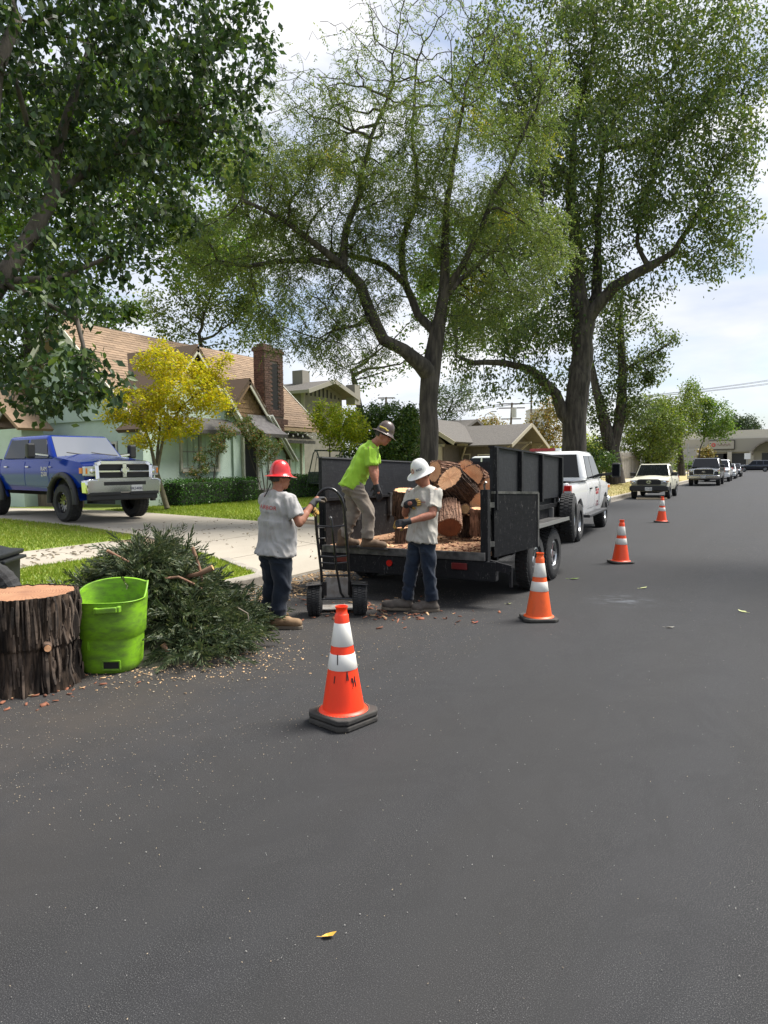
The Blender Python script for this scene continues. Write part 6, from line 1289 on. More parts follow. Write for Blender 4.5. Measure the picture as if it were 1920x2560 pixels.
# bark litter on the deck
def litter(name, n, sampler, size, mats, kind='stuff', flat=.25, parent=None):
    for mat, share in mats:
        k = int(n*share); P = np.array([sampler() for _ in range(k)]); a = RNG.uniform(0, 2*pi, k); L_ = RNG.uniform(size[0], size[1], k); w = L_*RNG.uniform(.22, .6, k); d = np.stack([np.cos(a), np.sin(a), RNG.normal(0, flat, k)], 1); s = np.stack([-np.sin(a), np.cos(a), RNG.normal(0, flat, k)], 1); up = np.array([0, 0, 1.])
        c = P+up*(.003+.12*w)[:, None]; h = (.10*L_+.002)[:, None]*up
        q = [c-d*(L_/2)[:, None]-s*(w/2)[:, None], c+d*(L_/2)[:, None]-s*(w/2*.8)[:, None], c+d*(L_/2)[:, None]+s*(w/2)[:, None], c-d*(L_/2)[:, None]+s*(w/2*.7)[:, None]]
        Vs = np.stack(q+[p+h for p in q], 1).reshape(-1, 3); F0 = np.array([(4, 5, 6, 7), (0, 1, 5, 4), (1, 2, 6, 5), (2, 3, 7, 6), (3, 0, 4, 7)]); Fs = (np.arange(k)[:, None, None]*8+F0[None]).reshape(-1, 4)
        o = link_mesh(name, np_mesh(name, Vs, Fs), mat, parent, kind)
m_chipr = M('bark_chip', (.20, .075, .04), .9, island=.4); m_chipp = M('wood_chip', (.50, .33, .18), .9, island=.25); m_chipy = M('pale_chip', (.30, .245, .17), .8, island=.35); m_chipw = M('white_grit', (.22, .215, .20), .8, island=.4)
litter('bark_litter', 620, lambda: (random.uniform(XL+.05, XR-.05), YB+.03+2.6*random.random()**1.3, ZD), (.01, .065), [(m_chipr, .6), (m_chipp, .4)])
# ================================================================== cones
def conemat(name, c, dirt):
    m, t, b, o = newmat(name); MATS[name] = m
    n = noise_n(t, 9, 5, .7, stretch=(1, 1, .45)); n2 = noise_n(t, 34, 4, .8, stretch=(1, 1, .3), dist=1.5)
    cc = mixc(t, ramp(t, n, [(.48, 0), (.75, dirt)]), c, tuple(x*.35+.01 for x in c)); cc = mixc(t, ramp(t, n2, [(.66, 0), (.72, .75 if dirt > .2 else .45)]), cc, (.035, .025, .02)); t.links.new(cc, b.inputs['Base Color']); b.inputs['Roughness'].default_value = .45; return m
mc_red = conemat('cone_red_orange', (.95, .045, .006), .16); mc_or = conemat('cone_orange', (.80, .105, .012), .5); mc_or2 = conemat('cone_orange_red', (.88, .075, .012), .3)
mc_w = conemat('reflective_white', (.74, .72, .67), .12); mc_wd = conemat('dirty_reflective_white', (.70, .68, .62), .5); m_cbase = M('cone_base_rubber', (.060, .055, .046), .85, col2=(.032, .03, .028), vs=6, bmp=.3)
def cone(label, x, y, rz, body, white, bases=1, tilt=(0, 0), h=.71):
    R = empty('traffic_cone', (x, y, 0), rz, label, 'traffic cone', 'orange traffic cones along the work zone'); R.rotation_euler = (tilt[0], tilt[1], rz)
    def base(z0):
        m = MB(); s, c_ = .182, .05; P = [(s-c_, -s), (s, -s+c_), (s, s-c_), (s-c_, s), (-s+c_, s), (-s, s-c_), (-s, -s+c_), (-s+c_, -s)]; m.prism(P, z0, z0+.036, 'z'); return m.build('base', m_cbase, R, bevel=.010, seg=3)
    for k in range(bases): base(.002+.041*k)
    zb = .002+.041*bases-.005; H = h-.036
    def rad(f): return .030+(.138-.030)*f           # f from the top
    prof = [(rad(1)+.022, zb), (rad(1)+.018, zb+.006), (rad(.985), zb+.014)]+[(rad(1-k/12), zb+H*k/12) for k in range(1, 11)]
    ztop = zb+H; prof += [(.0445, ztop-.058), (.040, ztop-.050), (.036, ztop-.046), (.036, ztop-.016), (.041, ztop-.008), (.041, ztop), (.034, ztop), (.030, ztop-.03)]
    m = MB(); m.lathe(prof, 40); cb_ = m.build('cone_body', body, R, smooth=50)
    for f0, f1 in ((.157, .373), (.447, .595)):
        m = MB(); m.lathe([(rad(f1)+.0012, zb+H*(1-f1)), (rad(f1)+.0028, zb+H*(1-f1)+.002), (rad(f0)+.0028, zb+H*(1-f0)-.002), (rad(f0)+.0012, zb+H*(1-f0))], 40); m.build('reflective_band', white, R, smooth=50)
    if bases > 1:
        m = MB()
        for k in range(46): a = 2*pi*k/46; m.ell(((rad(1)+.030)*cos(a), (rad(1)+.030)*sin(a), zb+.005), (.0035, .0035, .002), 6, 4)
        m.build('rivet', M('tan_rivet', (.35, .22, .13), .8), R)
    return R, rad, zb, H
c1, rad, zb, H = cone('nearest bright red orange cone with two stacked bases and marker scribble', -2.40, 3.71, radians(-14), mc_red, mc_w, 2)
def surf(a, f, e=.0015): return Vector(((rad(f)+e)*cos(a), (rad(f)+e)*sin(a), zb+H*(1-f)))
va = atan2(-3.71, 2.40)-radians(-14)  # towards the viewer
m = MB(); st = [[(.50, .665), (.54, .665), (.57, .68), (.56, .70), (.51, .705), (.49, .69), (.50, .67)], [(.565, .69), (.575, .72), (.55, .745)], [(.72, .655), (.66, .70), (.64, .705), (.74, .705)], [(.71, .66), (.72, .75)], [(.505, .757), (.515, .757)]]
for ln in st: m.tube([surf(va+a_*1.15, f, .001) for a_, f in ln], .0032, 5)
m.tube([surf(va+.30, .60, .001), surf(va+.27, .645, .001), surf(va+.25, .68, .001)], .004, 5); m.tube([surf(va+.30, .60, .001), surf(va+.36, .68, .001)], .002, 5); m.tube([surf(va-.52, .64, .001), surf(va-.55, .705, .001)], .0035, 5); m.tube([surf(va-.38, .44, .004), surf(va-.37, .50, .004), surf(va-.36, .535, .004)], .0035, 5)
m.build('marker_scribble', M('marker_black', (.02, .012, .012), .6), c1)
cone('orange scuffed cone beside the trailer wheel', -2.14, 7.15, radians(30), mc_or, mc_wd, 1, (0, radians(1.2)))
cone('dirty orange cone beside the white work pickup', -2.17, 11.86, radians(34), mc_or2, mc_wd, 1, (0, radians(1.5)))
cone('farthest small orange cone in front of the cream pickup', -2.67, 20.52, radians(20), mc_or2, mc_w, 1, (0, radians(1.5)))
# ================================================================== hand truck
HT = empty('hand_truck', (-4.22, 6.44, 0), YAW+radians(2), 'tall black hand truck with fat pneumatic tyres held by the red helmeted worker', 'hand truck')
m_ht = M('black_gloss_steel', (.010, .010, .011), .3, .3, coat=.4)
for sg in (1, -1):      # axle along local x: build the wheel in its own frame
    hubs = set(HT.children); wheel(HT, 0, 0, .175, .165, .085, 5, m_alloy, sg); hb = [o for o in HT.children if o not in hubs][0]; hb.rotation_euler = (0, 0, -pi/2); hb.location = (sg*.252, 0, 0)
lean = lambda z: .04+(-.09)*(z-.175)/1.2      # y offset: the frame leans away towards the top
def HP(x, z, dy=0): return (x-.016*(z/.4), lean(z)+dy, z)
m = MB(); loop = [HP(-.155, .17), HP(-.155, .5), HP(-.175, .9), HP(-.18, 1.18)]+[HP(-.18+.165*(1-cos(a))*.98, 1.18+.235*sin(a)) for a in np.linspace(.25, pi-.25, 9)]+[HP(.145, 1.18), HP(.15, .9), HP(.155, .5), HP(.155, .17)]
m.tube(loop, .0165, 10); m.build('frame', m_ht, HT, smooth=60)
for z, bow in ((1.0, -.035), (.66, -.025), (.585, -.025), (.44, 0), (.175, 0)):
    m = MB(); m.tube([HP(-.155-.02*(z > .6), z), HP(0, z-.012*(bow < 0), bow), HP(.155, z)], .010, 7); m.build('crossbar', m_ht, HT, smooth=60)
m = MB(); m.tube([HP(-.02, 1.09, .05), HP(-.015, 1.1, -.01), HP(.0, 1.06, -.03), HP(.005, .9, -.03), HP(.02, .5, -.025), HP(.05, .24, -.03), HP(.085, .18, -.03)], .0135, 8); m.build('centre_bar', m_ht, HT, smooth=60)
m = MB(); m.bb(-.135, .135, .10, .106, .17, .40); m.bb(-.2, .2, .10, .36, .03, .04); m.build('toe_plate', M('aluminium_plate', (.40, .39, .37), .5, .5, col2=(.25, .22, .19), vs=9), HT)
for sg in (1, -1): m = MB(); m.bar((sg*.16, -.02, .36), (sg*.345, -.02, .345), .22, .012); m.bar((sg*.17, .07, .2), (sg*.17, .07, .36), .012, .1); m.build('mudguard', m_ht, HT, bevel=.006)
m = MB(); m.cyl((-.26, 0, .175), (.26, 0, .175), .014, n=8); m.build('axle', m_ht, HT)
# ================================================================== stump, green bin, black bin, hose
sc = sp_(62, 1500, 5.36); SC = Vector((sc.x, sc.y, 0))
STM = empty('tree_stump', (SC.x, SC.y, 0), 0, 'massive dark barked log section standing on end at the left edge of the road', 'log'); n, mm_ = 150, 46; vs, fs = [], []; Hs, Rs = .715, .36
for j in range(mm_+1):
    z = Hs*j/mm_; f = j/mm_
    for k in range(n):
        a = 2*pi*k/n; ca, sa = cos(a), sin(a); warp = .25*mnoise.noise(Vector((ca*2, sa*2, z*2.4)))
        s1 = mnoise.noise(Vector((ca*11+warp*3, sa*11+warp*3, z*1.6))); s2 = mnoise.noise(Vector((ca*26+warp*4, sa*26, z*4))); s3 = mnoise.noise(Vector((ca*1.5, sa*1.5, z*1.5+4)))
        step = .016 if f > .47+.05*mnoise.noise(Vector((ca*3, sa*3, 7))) else -.004
        r = Rs*(1+.035*s3)+.040*(abs(s1)*2-.6)+.016*s2+step+.03*max(0, .12-z)/.12
        vs.append((r*ca, r*sa, z+(.006*s2 if j else 0)))
for j in range(mm_):
    for k in range(n): l = (k+1) % n; fs.append((j*n+k, j*n+l, (j+1)*n+l, (j+1)*n+k))
me = bpy.data.meshes.new('bark'); me.from_pydata(vs, [], fs); me.polygons.foreach_set('use_smooth', np.ones(len(fs), bool)); link_mesh('bark', me, barkmat('stump_bark', (.005, .004, .0035), (.020, .0145, .011), (.10, .07, .05), 9), STM)
bark_strips(STM, vs, n, mm_, 420, (.07, .34), (.010, .034), M('stump_strip', (.022, .016, .012), .95, col2=(.085, .06, .043), vs=9, island=.6), 77)
top = [Vector(v) for v in vs[-n:]]; inn = [Vector((p.x*.5, p.y*.5, Hs+.004*mnoise.noise(Vector((p.x*8, p.y*8, 0))))) for p in top]; me = bpy.data.meshes.new('cut_face'); me.from_pydata([tuple(p*.99) for p in top]+[tuple(p) for p in inn]+[(0, 0, Hs)], [], [(i, (i+1) % n, n+(i+1) % n, n+i) for i in range(n)]+[(n+i, n+(i+1) % n, 2*n) for i in range(n)]); me.update(); link_mesh('cut_face', me, m_cuts, STM)
kd = (Vector((0, 0, 0))-SC); kd.z = 0; kd.normalize(); ks = Vector((kd.y, -kd.x, 0)); kp = kd*.36-ks*.20*-1
kp = kd*.335+RV*.15; m = MB(); m.cyl(kp+UV*.36-kd*.06, kp+UV*.355+kd*.035, .034, .026, 14); m.build('knot', m_lbd, STM); m = MB(); q = kp+UV*.355+kd*.036; m.cyl(q, q+kd*.003, .024, n=14); m.build('knot_face', m_cut, STM)
mg, t, b, o = newmat('lime_plastic'); gsep = t.nodes.new('ShaderNodeTexCoord')
c = mixc(t, ramp(t, noise_n(t, 6, 6, .7, stretch=(1, 1, 2.5)), [(.42, 0), (.62, .7)]), (.20, .43, .014), (.085, .145, .03)); c = mixc(t, ramp(t, noise_n(t, 30, 5, .8, stretch=(.5, .5, 3), dist=1), [(.62, 0), (.74, .8)]), c, (.045, .06, .02)); t.links.new(c, b.inputs['Base Color']); b.inputs['Roughness'].default_value = .5; MATS['lime_plastic'] = mg
bc = sp_(281, 1650, 5.82); BN = empty('green_bin', (bc.x, bc.y, 0), YAW, 'scuffed lime green plastic bin with a cut away front rim beside the stump', 'bin')
def sq(a, r, p=3.2): c_, s_ = abs(cos(a)), abs(sin(a)); return r/((c_**p+s_**p)**(1/p))
def bin_mesh(inset):
    n = 56; lv = [0, .02, .06, .12, .2, .27, .285, .30, .4, .5, .56]; vs, fs = [], []
    rr = [.205, .222, .226, .23, .236, .242, .244, .256, .262, .27, .275]
    def top(a): s = sin(a); return .585+.125*max(0, s)**.8+.05*math.exp(-((a-.45)/.22)**2)     # local -y faces the viewer
    for z, r in zip(lv, rr):
        for k in range(n): a = 2*pi*k/n; q = sq(a, r-inset, 3.0); vs.append((q*cos(a)*1.0, q*sin(a)*.92, z))
    for k in range(n): a = 2*pi*k/n; q = sq(a, .28-inset, 3.0); vs.append((q*cos(a), q*sin(a)*.92, top(a)))
    for k in range(n): a = 2*pi*k/n; q = sq(a, .292-inset, 3.0); vs.append((q*cos(a), q*sin(a)*.92, top(a)+.006))
    m = len(lv)+2
    for j in range(m-1):
        for k in range(n): l = (k+1) % n; fs.append((j*n+k, j*n+l, (j+1)*n+l, (j+1)*n+k))
    fs.append(tuple(range(n-1, -1, -1))); return vs, fs
vs, fs = bin_mesh(0); m = MB().add(vs, fs); bo = m.build('bin_wall', mg, BN, smooth=50); md = bo.modifiers.new('wall', 'SOLIDIFY'); md.thickness = .008; md.offset = -1
m = MB(); m.bar((.0, -.295, .53), (.17, -.295, .54), .035, .045); m.bar((-.005, -.25, .53), (-.005, -.30, .53), .03, .05); m.bar((.175, -.25, .54), (.175, -.30, .54), .03, .05); m.build('handle', mg, BN, bevel=.008)
m = MB(); m.bb(.015, .145, -.222, -.205, .045, .105); m.build('slot', m_black, BN); m = MB()
for p0, p1 in (((.01, -.226, .04), (.15, -.226, .04)), ((.01, -.226, .11), (.15, -.226, .11)), ((.01, -.226, .04), (.01, -.226, .11)), ((.15, -.226, .04), (.15, -.226, .11))): m.bar(p0, p1, .012, .012)
m.build('slot_frame', mg, BN); m = MB(); m.bar((-.10, -.226, .20), (-.10, -.226, .27), .012, .014); m.build('rib', mg, BN)
tb = sp_(-38, 1500, 6.3); TBN = empty('wheeled_bin', (tb.x, tb.y, 0), YAW+radians(8), 'black wheeled rubbish bin with its lid shut at the left edge behind the stump', 'bin'); m_bb = M('bin_black', (.016, .018, .019), .5)
m = MB(); m.add([(-.22, -.25, .05), (.2, -.25, .05), (.2, .25, .05), (-.22, .25, .05), (-.28, -.3, .86), (.22, -.3, .86), (.22, .3, .86), (-.28, .3, .86)], [(3, 2, 1, 0), (4, 5, 6, 7), (0, 1, 5, 4), (1, 2, 6, 5), (2, 3, 7, 6), (3, 0, 4, 7)]); m.build('bin_body', m_bb, TBN, bevel=.02)
m = MB(); m.prism([(-.34, .87), (.24, .87), (.25, .915), (.12, .925), (.02, .955), (-.06, 1.02), (-.3, 1.04), (-.34, .95)], -.32, .32, 'y'); m.build('lid', m_bb, TBN, bevel=.015); m = MB(); m.bar((.20, -.3, .845), (.20, .3, .845), .10, .035); m.bar((.27, -.26, .85), (.27, .26, .85), .03, .03); m.build('handle_bar', m_bb, TBN, bevel=.008)
for y in (-.24, .24): m = MB(); m.cyl((.2, y-.03, .1), (.2, y+.03, .1), .1, n=18); m.build('wheel', m_tyre, TBN)
hsx = sp_(-20, 1470, 5.75); m = MB(); m.tube([tuple(RV*(.20*cos(a)-.02)+UV*(.30*sin(a)+.52)) for a in np.linspace(-.2, pi*.75, 26)], [.085+.006*(k % 2) for k in range(26)], 14); ho = m.build('ribbed_hose', m_tyre, None); ho.location = (hsx.x, hsx.y, 0); tag(ho, 'thick ribbed black hose arching behind the stump at the left edge', 'hose')
# ================================================================== brush pile
m_brush = leafmat('cedar_foliage', (.042, .062, .034), (.080, .110, .056), (.20, .20, .11), .25, .5)
PC = Vector(ip(330, 1300, 6.75)); PC.z = 0
def mound(a, b_): 
    h = .84*math.exp(-((a+.10)/.50)**2-((b_+.15)/.75)**2)+.26*math.exp(-((a-.48)/.42)**2-((b_-.15)/.6)**2)+.22*math.exp(-((a+.75)/.3)**2-((b_+.1)/.6)**2)
    return h
fv, ff = [], []
def frond(p, d, L_, seedy):
    d = d.normalized(); up = Vector((0, 0, 1)); s = d.cross(up)
    if s.length < .05: s = Vector((1, 0, 0))
    s.normalize(); roll = random.uniform(-1.2, 1.2); s = (s*cos(roll)+d.cross(s)*sin(roll)).normalized(); pos = p.copy(); n = 9
    def strip(a, b_, w, sd):
        k = len(fv); fv.extend([tuple(a-sd*w), tuple(a+sd*w), tuple(b_+sd*w*.35), tuple(b_-sd*w*.35)]); ff.append((k, k+1, k+2, k+3))
    for i in range(n):
        dd = (d+Vector((0, 0, -.11*i/n*3))+Vector((random.gauss(0, .06), random.gauss(0, .06), random.gauss(0, .06)))).normalized(); nx = pos+dd*(L_/n); nr = dd.cross(s).normalized(); strip(pos, nx, .005, nr if random.random() < .5 else s)
        for sg in (1, -1):
            tl = L_*.34*(1-.65*i/n)*random.uniform(.7, 1.2); td = (dd*.85+s*sg*.62+nr*random.gauss(0, .18)).normalized(); tip = pos+td*tl; strip(pos, tip, .0085, s*.6+nr*.5)
            for q in (.35, .6, .85):
                base = pos+td*tl*q; e = (td*.85+dd*.35+s*sg*random.uniform(-.5, .5)).normalized(); strip(base, base+e*tl*.46, .0075, nr)
        pos = nx
for k in range(1900):
    a = random.gauss(.08, .62); b_ = random.gauss(.0, .60)
    h = mound(a, b_)
    if h < .03 or a > .92 or a < -.95 or b_ > .95: continue
    if (PC+RV*a+BV*b_-Vector((bc.x, bc.y, 0))).length < .50 or (a < -.12 and b_ > .45): continue
    e = .03; gx_ = (mound(a+e, b_)-mound(a-e, b_))/(2*e); gy_ = (mound(a, b_+e)-mound(a, b_-e))/(2*e)
    p = PC+RV*a+BV*b_+UV*(h*random.uniform(.72, 1.02)+.02); out = (RV*(-gx_)+BV*(-gy_)); 
    if out.length > .01: out.normalize()
    d = out*random.uniform(.2, 1)+RV*random.gauss(0, .6)+BV*random.gauss(.1, .5)+UV*random.gauss(.06, .32)
    frond(p, d, random.uniform(.22, .42), k)
for k in range(26): frond(PC+RV*random.gauss(.02, .10)+BV*random.gauss(-.15, .1)+UV*random.uniform(.72, .84), RV*random.gauss(.15, .35)+UV*random.uniform(.5, 1.2), random.uniform(.2, .34), k)
bp_ = link_mesh('brush_pile', np_mesh('brush_pile', np.array(fv), np.array(ff)), m_brush, None, 'stuff'); tag(bp_, 'heap of cut dark green conifer branches by the kerb', 'brush pile')
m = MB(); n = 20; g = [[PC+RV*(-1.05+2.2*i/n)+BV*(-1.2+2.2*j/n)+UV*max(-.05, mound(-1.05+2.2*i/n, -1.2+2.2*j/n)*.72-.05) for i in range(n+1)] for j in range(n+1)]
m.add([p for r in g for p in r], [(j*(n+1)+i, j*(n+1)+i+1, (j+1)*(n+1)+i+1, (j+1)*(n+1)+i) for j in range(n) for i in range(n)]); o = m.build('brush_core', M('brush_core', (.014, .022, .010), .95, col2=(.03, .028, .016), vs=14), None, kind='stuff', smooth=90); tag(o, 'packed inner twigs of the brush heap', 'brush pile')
m_stick = M('red_stick', (.16, .075, .045), .85, col2=(.26, .16, .10), vs=9); m_tw = M('dry_twig', (.22, .18, .14), .9)
def stick(label, pts, r, mat, cut=None):
    P = [Vector(ip(*p)) for p in pts]; c = P[0].copy(); R = empty('cut_branch', tuple(c), 0, label, 'branch', 'cut branches sticking out of the brush heap'); n = len(P); m = MB(); m.tube([p-c for p in P], [r*(1-.35*i/(n-1)) for i in range(n)], 9); m.build('limb', mat, R, smooth=50)
    d = (P[0]-P[1]).normalized(); m = MB(); m.cyl(d*.001, d*.004, r*.95, n=10); m.build('cut_end', cut or m_cutp, R)
stick('upright reddish cut branch at the right of the brush heap', [(416, 1183, 6.6), (424, 1205, 6.6), (432, 1230, 6.58), (438, 1258, 6.55)], .018, m_stick)
stick('thick cut branch end pointing right out of the brush heap', [(459, 1226, 6.55), (430, 1240, 6.55), (400, 1246, 6.6)], .028, m_stick)
stick('pale forked branch lying across the upper brush heap', [(232, 1190, 6.35), (255, 1202, 6.4), (278, 1214, 6.45)], .016, m_stick, m_cut)
stick('brown branch running right across the heap centre', [(357, 1250, 6.35), (385, 1246, 6.4), (420, 1262, 6.45), (440, 1275, 6.5)], .014, m_stick)
stick('thin twig arching over the front of the heap', [(415, 1395, 6.15), (440, 1375, 6.2), (462, 1352, 6.25)], .008, m_tw)
stick('pale curved twig near the right end of the heap', [(512, 1312, 6.5), (535, 1325, 6.5), (538, 1345, 6.5), (522, 1355, 6.5)], .006, m_tw)
stick('red barked chunk at the foot of the heap by the green bin', [(352, 1392, 5.95), (362, 1410, 5.95)], .026, m_stick, m_cut)
stick('reddish stick lying along the foot of the heap', [(400, 1365, 6.1), (430, 1356, 6.15), (452, 1352, 6.2)], .012, m_stick)
# ================================================================== litter on the road
def on_road():
    x = -1.0-4.9*random.random()**.8; y = 1.2+7.5*random.random()
    return (x, y, 0)
def near_left():
    return (-2.2-3.9*random.random()**.7, 2.0+6.4*random.random(), 0)
litter('wood_chips', 8000, near_left, (.002, .0065), [(m_chipy, .6), (m_chipw, .4)]); litter('road_grit', 3000, lambda: (random.uniform(-5.8, 1.8), 1.0+16*random.random()**1.7, 0), (.002, .0055), [(m_chipw, .7), (m_chipy, .3)])
def pile_foot(): a = random.gauss(.35, .6); b_ = random.gauss(.75, .35); p = PC+RV*a+BV*b_; return (p.x, p.y, .0)
litter('wood_chips', 1500, pile_foot, (.005, .022), [(m_chipp, .6), (m_chipy, .4)])
litter('bark_litter', 90, lambda: tuple(Vector((SC.x, SC.y, 0))+Vector((random.gauss(.2, .25), random.gauss(-.15, .3), 0))), (.015, .06), [(m_chipr, .8), (m_chipp, .2)])
litter('bark_litter', 170, lambda: (random.gauss(-3.9, .5), random.gauss(6.9, .35), 0), (.015, .07), [(m_chipr, .8), (m_chipp, .2)])
litter('gutter_litter', 1500, lambda: (random.uniform(-6.2, -5.2), random.uniform(5.6, 9.2), .004), (.012, .05), [(m_chipp, .6), (M('dry_needles', (.30, .20, .10), .9, island=.4), .4)])
litter('driveway_litter', 260, lambda: ((lambda x, y: (x, y, (gz(x) if x < -9.5 else apz(x))+.014))(random.uniform(-13, -6.4), random.uniform(9.6, 13.4))), (.015, .06), [(M('needle_brown', (.16, .13, .08), .9, island=.4), 1.0)])
litter('driveway_litter', 160, lambda: ((lambda x, y: (x, y, gz(x)+.014))(random.uniform(-11, -9.55), random.uniform(5.2, 9.2))), (.02, .09), [(MATS['needle_brown'], 1.0)])
def leaf(label, u, v, s, mat, rz):
    p = sp_(u, v, 1); d = p-Vector((0, 0, 1.64)); k = -1.64/d.z; P = Vector((0, 0, 1.64))+d*k; m = MB(); m.add([(-s, 0, .004), (-s*.3, -s*.42, .012), (s*.5, -s*.3, .010), (s, 0, .02), (s*.5, s*.34, .012), (-s*.3, s*.42, .006), (0, 0, .002)], [(0, 1, 6), (1, 2, 6), (2, 3, 6), (3, 4, 6), (4, 5, 6), (5, 0, 6)]); m.cyl((-s*1.5, 0, .006), (-s, 0, .004), s*.04, n=4)
    o = m.build('fallen_leaf', mat, None); o.location = (P.x, P.y, .002); o.rotation_euler = (0, 0, rz); tag(o, label, 'leaf')
ly = M('leaf_yellow', (.62, .36, .05), .6); lg = M('leaf_green', (.16, .25, .05), .6); lpg = M('leaf_pale_green', (.42, .45, .20), .6); lbr = M('leaf_red', (.30, .06, .04), .7)
leaf('yellow fallen leaf alone on the near asphalt', 822, 2344, .028, ly, .6); leaf('green fallen leaf on the road right of the trailer wheel', 1435, 1448, .075, lg, .3); leaf('pale green fallen leaf on the road right of the green one', 1608, 1471, .06, lpg, .8); leaf('pale fallen leaf at the far right of the road', 1856, 1530, .055, lpg, 2.6); leaf('small red bark flake on the road left of the second cone', 1190, 1558, .035, lbr, 1.2); leaf('dull green leaf left of the second cone', 1272, 1511, .035, lpg, .2)
leaf('pale grey leaf lying in the right lane below the others', 1675, 1570, .045, M('leaf_grey', (.32, .31, .26), .7), .1)
# ================================================================== people
def blob(name, prims, vox, mat, parent, smooth=4, folds=None, trim=None):
    """one continuous skin grown over overlapping tapered limbs"""
    m = MB()
    for p in prims:
        if p[0] == 'c':       # capsule
            _, a, b_, r0, r1 = p; a, b_ = Vector(a), Vector(b_); n = 6; d = (b_-a)
            L_ = d.length; d.normalize(); pts = [a-d*r0*cos(pi/2*k/4) for k in range(0, 4)]+[a+(b_-a)*k/n for k in range(n+1)]+[b_+d*r1*sin(pi/2*k/4) for k in range(1, 5)]
            rs = [max(.002, r0*sin(pi/2*k/4)) for k in range(0, 4)]+[r0+(r1-r0)*k/n for k in range(n+1)]+[max(.002, r1*cos(pi/2*k/4)) for k in range(1, 5)]
            m.tube(pts, rs, 16)
        elif p[0] == 'f':     # flat ended
            _, a, b_, r0, r1 = p; m.tube([Vector(a).lerp(Vector(b_), k/6) for k in range(7)], [r0+(r1-r0)*k/6 for k in range(7)], 18)
        elif p[0] == 'e':     # ellipsoid: centre, radii, axes (x,y,z unit vectors)
            _, c, r, ax = p; R3 = Matrix(ax).transposed() if ax else None; m.ell(Vector(c), r, 20, 14, R3)
        elif p[0] == 'raw': m.add(p[1], p[2])
        elif p[0] == 't':     # general tube
            m.tube(p[1], p[2], 16)
    me = m.mesh('tmp'); o = bpy.data.objects.new('tmp', me); COL.objects.link(o)
    md = o.modifiers.new('r', 'REMESH'); md.mode = 'VOXEL'; md.voxel_size = vox; md.use_smooth_shade = True
    if smooth: s = o.modifiers.new('s', 'SMOOTH'); s.factor = .5; s.iterations = smooth
    dg = bpy.context.evaluated_depsgraph_get(); me2 = bpy.data.meshes.new_from_object(o.evaluated_get(dg)); bpy.data.objects.remove(o); bpy.data.meshes.remove(me)
    n = len(me2.vertices); co = np.empty(n*3, np.float32); me2.vertices.foreach_get('co', co); co = co.reshape(-1, 3); no = np.empty(n*3, np.float32); me2.vertices.foreach_get('normal', no); no = no.reshape(-1, 3)
    if folds:
        amp, sc, st = folds
        for i in range(n):
            v = Vector(co[i]); q = Vector((v.dot(RV), v.dot(BV), v.z)); w = mnoise.noise(q*3.0)*1.2
            dg_ = q.x*.5+q.z; f = mnoise.noise(Vector((q.x*sc*st[0]*1.7+w*.6, q.y*sc*st[1]*1.7+w*.6, dg_*sc*st[2]*.9+w))); f = max(-1, 1-abs(f)*4.2)
            f2 = mnoise.noise(q*sc*2.1); co[i] += no[i]*amp*(f*.7+f2*.35)
        me2.vertices.foreach_set('co', co.ravel()); me2.update()
    me2.polygons.foreach_set('use_smooth', np.ones(len(me2.polygons), bool)); me2.name = name; me2.materials.clear()
    return link_mesh(name, me2, mat, parent)
def skinmat(name, c, c2): return M(name, c, .55, col2=c2, vs=14, bmp=.12, bs=120, spec=.4)
m_skin = skinmat('tanned_skin', (.36, .165, .10), (.28, .105, .062)); m_skin2 = skinmat('ruddy_skin', (.40, .18, .115), (.30, .11, .07)); m_hair = M('dark_hair', (.018, .014, .012), .7, col2=(.06, .05, .045), vs=40, bmp=.6, bs=90)
def cloth(name, c, c2, vs=5, dirt=None, dvs=3.5):
    m, t, b, o = newmat(name); MATS[name] = m; cc = mixc(t, ramp(t, noise_n(t, vs, 5, .65), [(.35, 0), (.7, 1)]), c, c2)
    if dirt: cc = mixc(t, ramp(t, noise_n(t, dvs, 5, .7), [(.52, 0), (.72, .7)]), cc, dirt)
    t.links.new(cc, b.inputs['Base Color']); b.inputs['Roughness'].default_value = .95; b.inputs['Specular IOR Level'].default_value = .15; b.inputs['Sheen Weight'].default_value = .15; bump(t, b, noise_n(t, 8, 4, .55, stretch=(1.3, 1.3, .7), dist=1.2), .16, .05); return m
m_tee = cloth('grey_tee', (.39, .38, .37), (.32, .31, .30), dirt=(.30, .26, .21)); m_tee2 = cloth('cream_tee', (.44, .42, .375), (.38, .355, .31), dirt=(.27, .22, .16)); m_lime = cloth('lime_tee', (.34, .58, .055), (.28, .49, .045))
m_jean = cloth('dark_jeans', (.010, .0135, .021), (.017, .023, .034), 8, dirt=(.035, .042, .05)); m_jean2 = cloth('blue_jeans', (.009, .014, .026), (.020, .030, .048), 8, dirt=(.045, .055, .07)); m_khaki = cloth('khaki_work_trousers', (.235, .20, .165), (.19, .16, .13), 6, dirt=(.14, .115, .09))
m_gl = M('glove_grey', (.045, .045, .048), .85, col2=(.07, .07, .07), vs=12); m_glb = M('glove_black', (.014, .014, .016), .85, col2=(.03, .03, .032), vs=12); m_gly = M('glove_yellow', (.50, .30, .055), .8, col2=(.2, .13, .04), vs=20)
m_boot = M('tan_boot', (.26, .165, .085), .8, col2=(.17, .105, .055), vs=9); m_bootd = M('dark_boot', (.065, .052, .042), .8, col2=(.10, .085, .07), vs=9); m_bootb = M('brown_boot', (.085, .05, .03), .8, col2=(.13, .085, .05), vs=9); m_sole = M('boot_sole', (.14, .115, .085), .9); m_soled = M('dark_sole', (.03, .028, .026), .9)
